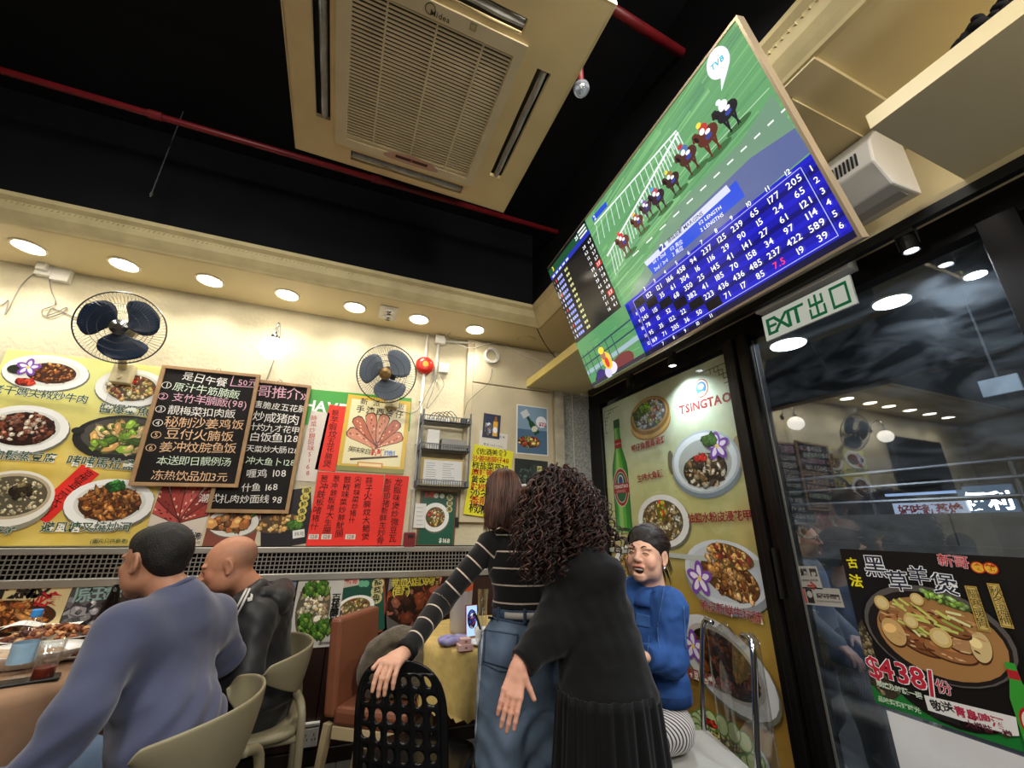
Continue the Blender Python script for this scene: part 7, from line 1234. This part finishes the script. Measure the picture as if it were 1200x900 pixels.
S.ell(L(0, -.025, .035), np.array((.084, .1, .092))*s_, R_, .01); S.ell(L(0, -.07, -.03), np.array((.075, .05, .1))*s_, R_, .03); S.ell(L(-.045, -.05, -.09), np.array((.045, .045, .08))*s_, R_, .03); S.ell(L(.03, -.06, -.09), np.array((.05, .042, .08))*s_, R_, .03); S.ell(L(0, .11, -.02), np.array((.075, .06, .09))*s_, R_, .01, True)
put([S.mesh(.005, lambda P: .002*wob(P, 90, 3))], 'hair', bh, t); pa = []; pb = []
Rh = random.Random(4)
for k in range(620):
    a = Rh.uniform(-1, 1)*2.3; e = Rh.uniform(.05, 1.0); tilt = Rh.uniform(-.01, .01); pts = []; rr = Rh.uniform(1.0, 1.09); ln = Rh.uniform(.8, 1.12)
    for j in range(12):
        q = j/11; ph = e*.5+q*1.5; x = .083*math.sin(a)*math.sin(min(ph, 1.55))*rr; y = -.025-.1*math.cos(a)*math.sin(min(ph, 1.55))*rr; z = .035+.093*math.cos(min(ph, 1.57))*rr
        if ph > 1.57: z -= (ph-1.57)*.2*ln; x *= 1-.25*(ph-1.57)
        pts.append((x, y, z))
    # falls straight down from the widest point of the head
    end = pts[-1]; L0 = .13*ln*(1.0-.25*abs(a)/2.3*0)
    for j in range(1, 7): q = j/6; pts.append((end[0]*(1-.12*q)+tilt*q-.012*q, end[1]*(1-.05*q)+.005*q, end[2]-L0*q))
    (pa if k % 3 else pb).append([L(*p)+np.array((0, 0, 0)) for p in pts])
strands(pa, .0026, 'hair_strands', bh, t); strands(pb, .0024, 'hair_strands', bh2, t)
# ================= woman with the curly hair, all in black
hc = PY(655, 596, 1.60); F_ = nrm((-.25, .8, -.55)); H = headf(hc, F_); neck = PY(684, 640, 1.57); t = person('woman with big dark curly hair in black sweater and long black skirt, leaning forward', (.95, 1.5, 0))
S, L = head(H, 1.0, 0, neck); body = [S.mesh(.0055)]
shL = PY(664, 674, 1.58); shR = PY(712, 676, 1.46); mid = (shL+shR)/2; ch = PY(698, 722, 1.52); waist = PY(706, 775, 1.50); hip = PY(713, 838, 1.48); fb = nrm((.3, .95, 0)); elL = PY(643, 744, 1.53); cw = PY(611, 778, 1.50)
elR = shR+np.array((.02, .12, -.26)); wrR = elR+np.array((-.1, .2, .02)); bot = np.array((hip[0]+.0, hip[1], .25))
S = SDF().cap(shL, shR, .04, k=.03).cap(ch, waist, .1, .1, .03).cap(waist, hip, .1, .1, .03).chain([shL, elL, cw], [.04, .034, .024]).chain([shR, elR, wrR], [.04, .034, .024])
for a in (-.09, .09): S.chain([hip+(a, 0, -.02), (hip[0]+a, hip[1], .45), (hip[0]+a, hip[1]-.02, .07)], [.07, .05, .036])
body.append(S.mesh(.014)); HC = hand(cw+(cw-elL)*.1, PY(594, 850, 1.44)-cw, np.array((.5, .85, .15)), np.array((.9, -.3, .1)), .95, (.15, .2, .2), .1, .35); HC.cap(elL+(cw-elL)*.7, cw+(cw-elL)*.1, .026, .0245, .01); body.append(HC.mesh(.0024)); body.append(hand(wrR, wrR-elR, (0, 0, -1), (-1, 0, 0)).mesh(.004))
put(body, 'body', skin, t, hcol(H, 'cf9880'))
bk = clothm('black_knit', '0e0e0f', (140, .2, .002), .85, (6, .2), .15); bk2 = clothm('black_skirt_cloth', '0a0a0c', (60, .15, .002), .75, (9, .3), .1)
S = SDF().chain([shL, mid+(0, .0, .02), shR], [.058, .075, .056], .05).cap(mid+(.0, 0, -.02), ch, .095, .13, .05, fb, .8).cap(ch, waist, .135, .152, .06, fb, .78).cap(waist, hip+(0, 0, .06), .152, .178, .05, fb, .8).cap(neck, mid, .065, .08, .04)
S.chain([shL, elL, cw], [.068, .068, .048], .04).chain([shR, elR, wrR], [.062, .056, .046], .04).cap(elL+(ch-elL)*.4, ch, .045, .09, .06)
put([S.mesh(.0065, lambda P: folds(P, .007, 20, 44), cut=[(hip+(0, 0, .05), (0, 0, -1)), (cw, cw-elL)])], 'black_sweater', bk, t)
def sk(i, j): a = 2*PI*i; r0 = .178+.04*j; fr_ = .012*math.sin(a*17)*(.3+j)+.005*math.sin(a*31+2); x = math.cos(a)*(r0+fr_); y = math.sin(a)*(r0*.85+fr_); return (hip[0]+x-.0*j, hip[1]+y, hip[2]+.085-(hip[2]-.16)*j)
MB().grid(sk, 170, 16, wrap=True).build('skirt', bk2, t, smooth=True, solid=.003)
for a in (-.09, .09): MB().ball((hip[0]+a, hip[1]+.04, .05), (.045, .12, .05), 16).build('shoe', blackp, t, smooth=True)
ch1 = M('dark_curly_hair', '291a16', .55, noise=(50, .5)); ch2 = M('reddish_curly_hair', '4a2b20', .5, noise=(50, .5)); S = SDF()
S.ell(L(0, -.02, .035), (.1, .11, .1), H[1], .01).ell(PY(640, 608, 1.58), (.065, .08, .09), k=.04).ell(PY(668, 608, 1.56), (.08, .07, .07), k=.04).ell(PY(640, 632, 1.56), (.035, .04, .06), k=.04).ell(PY(694, 622, 1.54), (.05, .045, .03), k=.04)
put([S.mesh(.006, lambda P: .009*wob(P, 75, 13)+.004*wob(P, 160, 19))], 'hair', ch1, t); pa = []; pb = []; Rh = random.Random(9)
for k in range(430):
    a = Rh.uniform(0, 2*PI); e = math.acos(Rh.uniform(-.35, 1)); d = H[1][0]*math.sin(e)*math.cos(a)+H[1][1]*math.sin(e)*math.sin(a)+H[1][2]*math.cos(e); p = L(0, -.02, .04)+d*.095
    if (d@H[1][1]) > .75: continue
    v = d*.7; side = -1 if Rh.random() < .66 else 1; g = np.array((-.12 if side < 0 else .42, -.12, -1.0 if side < 0 else -.62)); Lh = Rh.uniform(.14, .30) if side < 0 else Rh.uniform(.1, .22); st_ = 26; pts = []; hr = Rh.uniform(.008, .014); w0 = Rh.uniform(0, 6); ww = Rh.uniform(1.0, 1.5)
    for j in range(st_):
        q = j/(st_-1); dirn = nrm(v*(1-q)**2+g*(.25+q*1.3)); p = p+dirn*Lh/st_; x, y, z = frame(dirn); pts.append(p+(x*math.cos(w0+ww*j)+y*math.sin(w0+ww*j))*hr*(.3+.9*q))
    (pa if k % 4 else pb).append(pts)
for k in range(260):
    c0 = PY(*Rh.choice([(636, 612), (650, 600), (668, 598), (684, 606), (698, 614), (640, 632), (626, 628), (660, 618)]), 1.53); p = c0+np.array([Rh.uniform(-.04, .04), Rh.uniform(-.05, .03), Rh.uniform(-.03, .04)]); rt = p[0] > .98; g = nrm((Rh.uniform(.3, .9) if rt else Rh.uniform(-.35, .2), Rh.uniform(-.35, .1), -1 if not rt else -.7)); pts = []; hr = Rh.uniform(.008, .014); w0 = Rh.uniform(0, 6); ww = Rh.uniform(1.0, 1.5); Lh = Rh.uniform(.08, .17); x, y, z = frame(g)
    for j in range(18): q = j/17; p = p+g*Lh/18; pts.append(p+(x*math.cos(w0+ww*j)+y*math.sin(w0+ww*j))*hr*(.5+.7*q))
    (pa if k % 3 else pb).append(pts)
strands(pa, .0042, 'hair_curls', ch1, t); strands(pb, .004, 'hair_curls', ch2, t)
# ================= laughing woman in the denim jacket
hc = PY(758, 651, 1.64); F_ = nrm((-.9, -.5, .12)); H = headf(hc, F_, (.12, 0, 1)); neck = hc+np.array((.03, .02, -.15)); t = person('laughing seated woman in a blue denim jacket with dark hair tied back', (1.36, 1.6, 0))
S, L = head(H, 1.0, 1, neck+(0, 0, -.02), jaw=1.12, nose=.95); body = [S.mesh(.0026)]
shN = PY(784, 712, 1.56); shF = np.array((shN[0]-.09, shN[1]+.31, shN[2]+.005)); mid = (shN+shF)/2; fb = nrm((-.93, -.3, 0)); ch = mid+(.0, 0, -.13); waist = PY(771, 800, 1.68); hip = np.array((waist[0]-.03, waist[1], .56)); el = PY(787, 772, 1.54); wr = PY(756, 770, 1.52); elF = shF+np.array((-.08, .05, -.25)); wrF = elF+np.array((-.2, -.08, .02))
S = SDF().cap(shN, shF, .04, k=.03).cap(ch, hip, .08, .06, .03).chain([shN, el, wr], [.038, .032, .024]).chain([shF, elF, wrF], [.038, .032, .024]); kn = [hip+np.array((-.3, -.08, -.02)), hip+np.array((-.3, .08, -.02))]
for k_, a in zip(kn, (-.3, .3)): S.chain([hip+(shF-shN)*a*.8, k_, k_+np.array((0, 0, -.42))], [.055, .045, .036])
body.append(S.mesh(.014)); body += [hand(wr, wr-el, (0, 0, -1), (-.2, 1, 0), .95).mesh(.004), hand(wrF, wrF-elF, (0, 0, -1), (0, -1, 0), .95).mesh(.004)]
put(body, 'body', skin, t, hcol(H, 'e8b79c', 1, (.6, .12, .12))); eyes(L, H[1], 1, t, closed=True)
MB().ball(L(0, .074, -.068), (.02, .016, .012), 14, None, H[1]).build('mouth_interior', M('mouth_dark', '3a0f10', .5, noise=(9, .1)), t, smooth=True); MB().grid(lambda i, j: L(-.018+.036*i, .0925-14*(.018-.036*i)**2, -.0585-.007*j), 12, 2).build('teeth', M('teeth', 'f2ede2', .2, noise=(30, .05)), t, smooth=True, solid=.003)
MB().ball(L(.079, .002, -.043), .0065, 12).build('earring', chrome, t, smooth=True) if False else MB().ball(L(-.081, .004, -.045), .0075, 12).build('earring', chrome, t, smooth=True)
hb_ = M('black_brown_hair', '171110', .5, noise=(60, .5), bump=(220, .7, .004)); S = SDF(); R_ = H[1]
S.ell(L(0, -.02, .042), (.085, .106, .094), R_, .01).ell(L(0, -.075, -.01), (.062, .05, .07), R_, .03).ell(L(0, -.125, .0), (.04, .035, .042), R_, .015).ell(L(0, .028, .088), (.055, .04, .03), R_, .02).ell(L(.01, .13, -.028), (.069, .085, .094), R_, .012, True)
for a in (-1, 1): S.ell(L(a*.09, .0, -.015), (.024, .026, .045), R_, .006, True)
put([S.mesh(.0042, lambda P: .003*wob(P, 120, 5)+.0015*wob(P, 300, 6), cut=[(L(0, 0, -.06), -R_[2])])], 'hair', hb_, t); pa = []; Rh = random.Random(2)
for k in range(46): p = L(Rh.uniform(-.02, .03), -.15, Rh.uniform(-.03, .03)); v = nrm(-H[1][1]*1+np.array((.1, Rh.uniform(-.5, .5), Rh.uniform(-.9, .5)))); pa.append(smoothpath([p, p+v*.03, p+v*.045+(0, 0, -.025), p+v*.05+(.01, 0, -.05-.03*Rh.random())], 3))
strands(pa, .0022, 'hair_strands', hb_, t); pa = []
for k in range(150):
    sx_ = Rh.uniform(-1.15, 1.15); t0 = .30+.03*abs(sx_)+Rh.uniform(0, .04); kk = Rh.uniform(1.0, 1.035); pts = []
    for j in range(12): q = t0+(.93-t0)*j/11; ss = math.sin(PI*q); pts.append(L(.01*math.cos(PI*q)+.087*kk*ss*math.sin(sx_*1.35), -.02+.109*kk*math.cos(PI*q), .042+.097*kk*ss*math.cos(sx_*1.35)-.03*max(0, q-.6)))
    pa.append(pts)
strands(pa, .0019, 'hair_strands', M('glossy_dark_hair', '3c2c26', .32, noise=(50, .4)), t); pa = [smoothpath([L(a*.072, .03+.004*i, .03), L(a*.08, .03, -.0), L(a*.082, .02, -.04-.01*i)], 4) for a in (-1, 1) for i in range(3)]; strands(pa, .0014, 'hair_strands', hb_, t)
dn = M('bright_denim', '34599a', .8, noise=(14, .3), bump=(260, .4, .002)); S = SDF().chain([shN, mid+(0, 0, .02), shF], [.066, .07, .066], .05).cap(ch, waist, .145, .125, .06, fb, .8).cap(ch+(shN-mid)*.4, ch+(shF-mid)*.4, .1, k=.05).cap(neck+(0, 0, -.06), mid, .066, .085, .03).cap(waist, waist+(0, 0, -.06), .125, .13, .03, fb, .85)
S.chain([shN, el, wr], [.072, .06, .048], .035).chain([shF, elF, wrF], [.07, .058, .046], .035)
dms = S.mesh(.0055, lambda P: folds(P, .006, 30, 52), cut=[(waist+(0, 0, -.05), (0, 0, -1)), (wr, wr-el)]); put([dms], 'denim_jacket', dn, t)
stc = M('denim_stitching', '4f70a4', .8, noise=(60, .3))
for q, nu, nv in (([(745, 718), (762, 722), (762, 736), (744, 733)], 8, 8),): drape(dms, q, nu, nv, 'chest_pocket', M('pocket_bright_denim', '3a5f98', .8, noise=(20, .3)), t, .003, .002)
for a_, b_ in (((778, 690), (770, 735)), ((770, 735), (772, 760)), ((760, 745), (757, 795)), ((744, 718), (762, 722)), ((752, 700), (775, 690)), ((800, 710), (803, 760))): drape(dms, [a_, (a_[0]+1.1, a_[1]), (b_[0]+1.1, b_[1]), b_], 1, 16, 'stitching', stc, t, .0025, .0012)
drape(dms, [(752, 762), (757, 761), (758, 782), (753, 783)], 4, 10, 'cuff', M('pocket_bright_denim', '3a5f98'), t, .004, .004)
seam = M('denim_seam', '1e3a68', .8, noise=(60, .3)); col_m = dn
for sg in (-1, 1):      # collar wings either side of the open neck
    sd = nrm(shN-shF)*sg
    def cw_(i, j, sd=sd): a = i*2.0; base = neck+np.array((0, 0, -.005))+sd*.068*math.cos(a-.4)-fb*-.075*math.sin(a-.4)*1.0; out_ = nrm(base-neck-np.array((0, 0, .0))); return base+out_*.045*j+np.array((0, 0, .022-.06*j*j))
    MB().grid(cw_, 16, 6).build('collar', col_m, t, smooth=True, solid=.004)
zf = fb*.1
for k in range(4): p = mid+fb*(.105+.006*k)+nrm(shN-shF)*.035+np.array((0, 0, -.05-.055*k)); MB().ball(p, .007, 10).build('button', chrome, t, smooth=True)
p = mid+fb*.125+nrm(shN-shF)*.01+np.array((0, 0, -.07)); MB().lathe([(0, .0), (.024, 0), (.024, .006), (0, .008)], p, fb, 16).build('pendant', M('white_pendant', 'e4e0d8', .3, noise=(60, .5)), t); MB().tube(smoothpath([neck+fb*.06+(0, 0, -.01), mid+fb*.11+(0, 0, -.02), p]), .003, 6).build('necklace', chrome, t, smooth=True)
mb = MB(); mb.grid(lambda i, j: waist+np.array((0, 0, -.05+.035*j))+nrm(shN-shF)*math.cos(2*PI*i)*.131+fb*math.sin(2*PI*i)*.113, 48, 2, wrap=True); mb.build('waistband', seam, t, smooth=True, solid=.006)
S = SDF().cap(waist+(0, 0, -.04), hip, .1, .105, .04, fb, .85)
for k_, a in zip(kn, (-.3, .3)): S.chain([hip+(shF-shN)*a*.8, k_], [.085, .075], .04)
strw = stripes('striped_trousers', '2c2c34', 'd0ccc8', .0125, .0075); put([S.mesh(.008, lambda P: folds(P, .004, 26, 55))], 'striped_trousers', strw, t, attr=lambda V: V[:, 1]+V[:, 0]*.8+V[:, 2]*.2)
for k_ in kn: S = SDF().cap(k_, k_+np.array((0, 0, -.42)), .07, .06); put([S.mesh(.012)], 'trouser_leg', M('dark_trousers', '1c1c20'), t); MB().ball((k_[0]-.05, k_[1], .05), (.12, .042, .05), 14).build('shoe', blackp, t, smooth=True)
MB().ball(neck+(-.0, 0, -.05)+fb*.045, (.06, .06, .07), 16).build('black_top', M('black_top', '141414', .9, noise=(9, .2)), t, smooth=True)
# the coat on the leather chair, modelled the same way
cc = PY(468, 757, 2.42); S = SDF().ell(cc, (.12, .1, .085), k=.03).ell(cc+(-.09, .02, -.02), (.07, .08, .06), k=.03).ell(cc+(.08, -.03, -.05), (.09, .09, .09), k=.03).cap(cc+(-.1, .03, -.1), cc+(.1, -.05, -.1), .085, k=.04).cap((cc[0]-.08, cc[1]+.03, .6), (cc[0]+.08, cc[1]-.04, .6), .085, k=.05).ell(cc+(-.03, -.1, .0), (.06, .045, .035), None, .02, True)
root = thing('coat', 'rumpled olive fleece coat bundled on the tan leather chair', 'coat', (cc[0], cc[1], .515)); put([S.mesh(.006, lambda P: folds(P, .009, 26, 71)+.004*wob(P, 90, 5), cut=[((0, 0, .516), (0, 0, -1))])], 'fleece', M('olive_fleece', '5a5142', .95, noise=(40, .35), bump=(120, .6, .005), sheen=.3), root)
# ================= passer-by outside the glass
gz = -.1; hc = PX(941, 632, 3.1); F_ = nrm((.35, -.9, -.02)); H = headf(hc, F_); neck = hc+np.array((0, .02, -.15)); t = person('passer-by with glasses in a dark jacket walking outside behind the glass', (3.1, hc[1], gz))
S, L = head(H, .98, 0, neck, jaw=.9); body = [S.mesh(.005)]; up = hc[2]; sx = np.array((.93, .36, 0)); sh1 = neck+(0, 0, -.05)-sx*.17; sh2 = neck+(0, 0, -.05)+sx*.17; hip = neck+np.array((0, 0, -.52)); e1 = sh1+np.array((-.03, 0, -.27)); e2 = sh2+np.array((.03, 0, -.27)); w1 = e1+np.array((.02, -.16, -.12)); w2 = e2+np.array((-.02, -.16, -.12))
f1 = np.array((hip[0]-.08, hip[1]+.12, gz+.08)); f2 = np.array((hip[0]+.08, hip[1]-.16, gz+.08)); k1 = np.array((hip[0]-.08, hip[1]-.02, (hip[2]+gz)/2)); k2 = np.array((hip[0]+.08, hip[1]-.14, (hip[2]+gz)/2))
S = SDF().cap(sh1, sh2, .04).cap(neck+(0, 0, -.1), hip, .1, .1).chain([sh1, e1, w1], [.038, .03, .022]).chain([sh2, e2, w2], [.038, .03, .022]).chain([hip+(-.07, 0, 0), k1, f1], [.07, .05, .035]).chain([hip+(.07, 0, 0), k2, f2], [.07, .05, .035]); body.append(S.mesh(.015)); body += [hand(w1, w1-e1, (0, .5, -1), (1, 0, 0), .95).mesh(.005), hand(w2, w2-e2, (0, .5, -1), (-1, 0, 0), .95).mesh(.005)]
put(body, 'body', skin, t, hcol(H, 'd2a690', .98)); eyes(L, H[1], .98, t); gfr = M('thin_gold_frame', '6a5a48', .3, .8, noise=(9, .1)); mb = MB()
for a in (-1, 1): mb.tube([L(a*.031+.022*math.cos(q), .107-.01*abs(math.cos(q)), .004+.018*math.sin(q)) for q in np.linspace(0, 2*PI, 20, endpoint=False)], .0012, 5, closed=True); mb.tube([L(a*.053, .1, .008), L(a*.075, .02, .008)], .0012, 5)
mb.tube([L(-.009, .11, .007), L(.009, .11, .007)], .0012, 5); mb.build('glasses', gfr, t)
S = SDF(); R_ = H[1]; S.ell(L(0, -.025, .04), (.083, .1, .09), R_, .01).ell(L(0, -.06, -.06), (.08, .05, .1), R_, .03).ell(L(0, .105, -.01), (.07, .065, .075), R_, .01, True); put([S.mesh(.006, lambda P: .002*wob(P, 120, 5))], 'hair', hb_, t)
S = SDF().chain([sh1, neck+(0, 0, -.04), sh2], [.06, .07, .06], .04).cap(neck+(0, 0, -.12), hip+(0, 0, .08), .15, .145, .05, (.36, -.93, 0), .75).chain([sh1, e1, w1], [.06, .052, .042], .03).chain([sh2, e2, w2], [.06, .052, .042], .03)
put([S.mesh(.009, lambda P: folds(P, .006, 26, 61), cut=[])], 'jacket', clothm('grey_jacket', '6a7078'), t)
S = SDF().cap(hip+(0, 0, .06), hip, .13, .14, .04).chain([hip+(-.07, 0, 0), k1, f1], [.09, .075, .07], .03).chain([hip+(.07, 0, 0), k2, f2], [.09, .075, .07], .03); put([S.mesh(.012, lambda P: folds(P, .005, 26, 61))], 'trousers', clothm('navy_trousers', '20232e'), t)
for f in (f1, f2): MB().ball((f[0], f[1]-.06, gz+.045), (.045, .12, .045), 14).build('shoe', whitep, t, smooth=True)
bpy.data.objects.remove(_co)
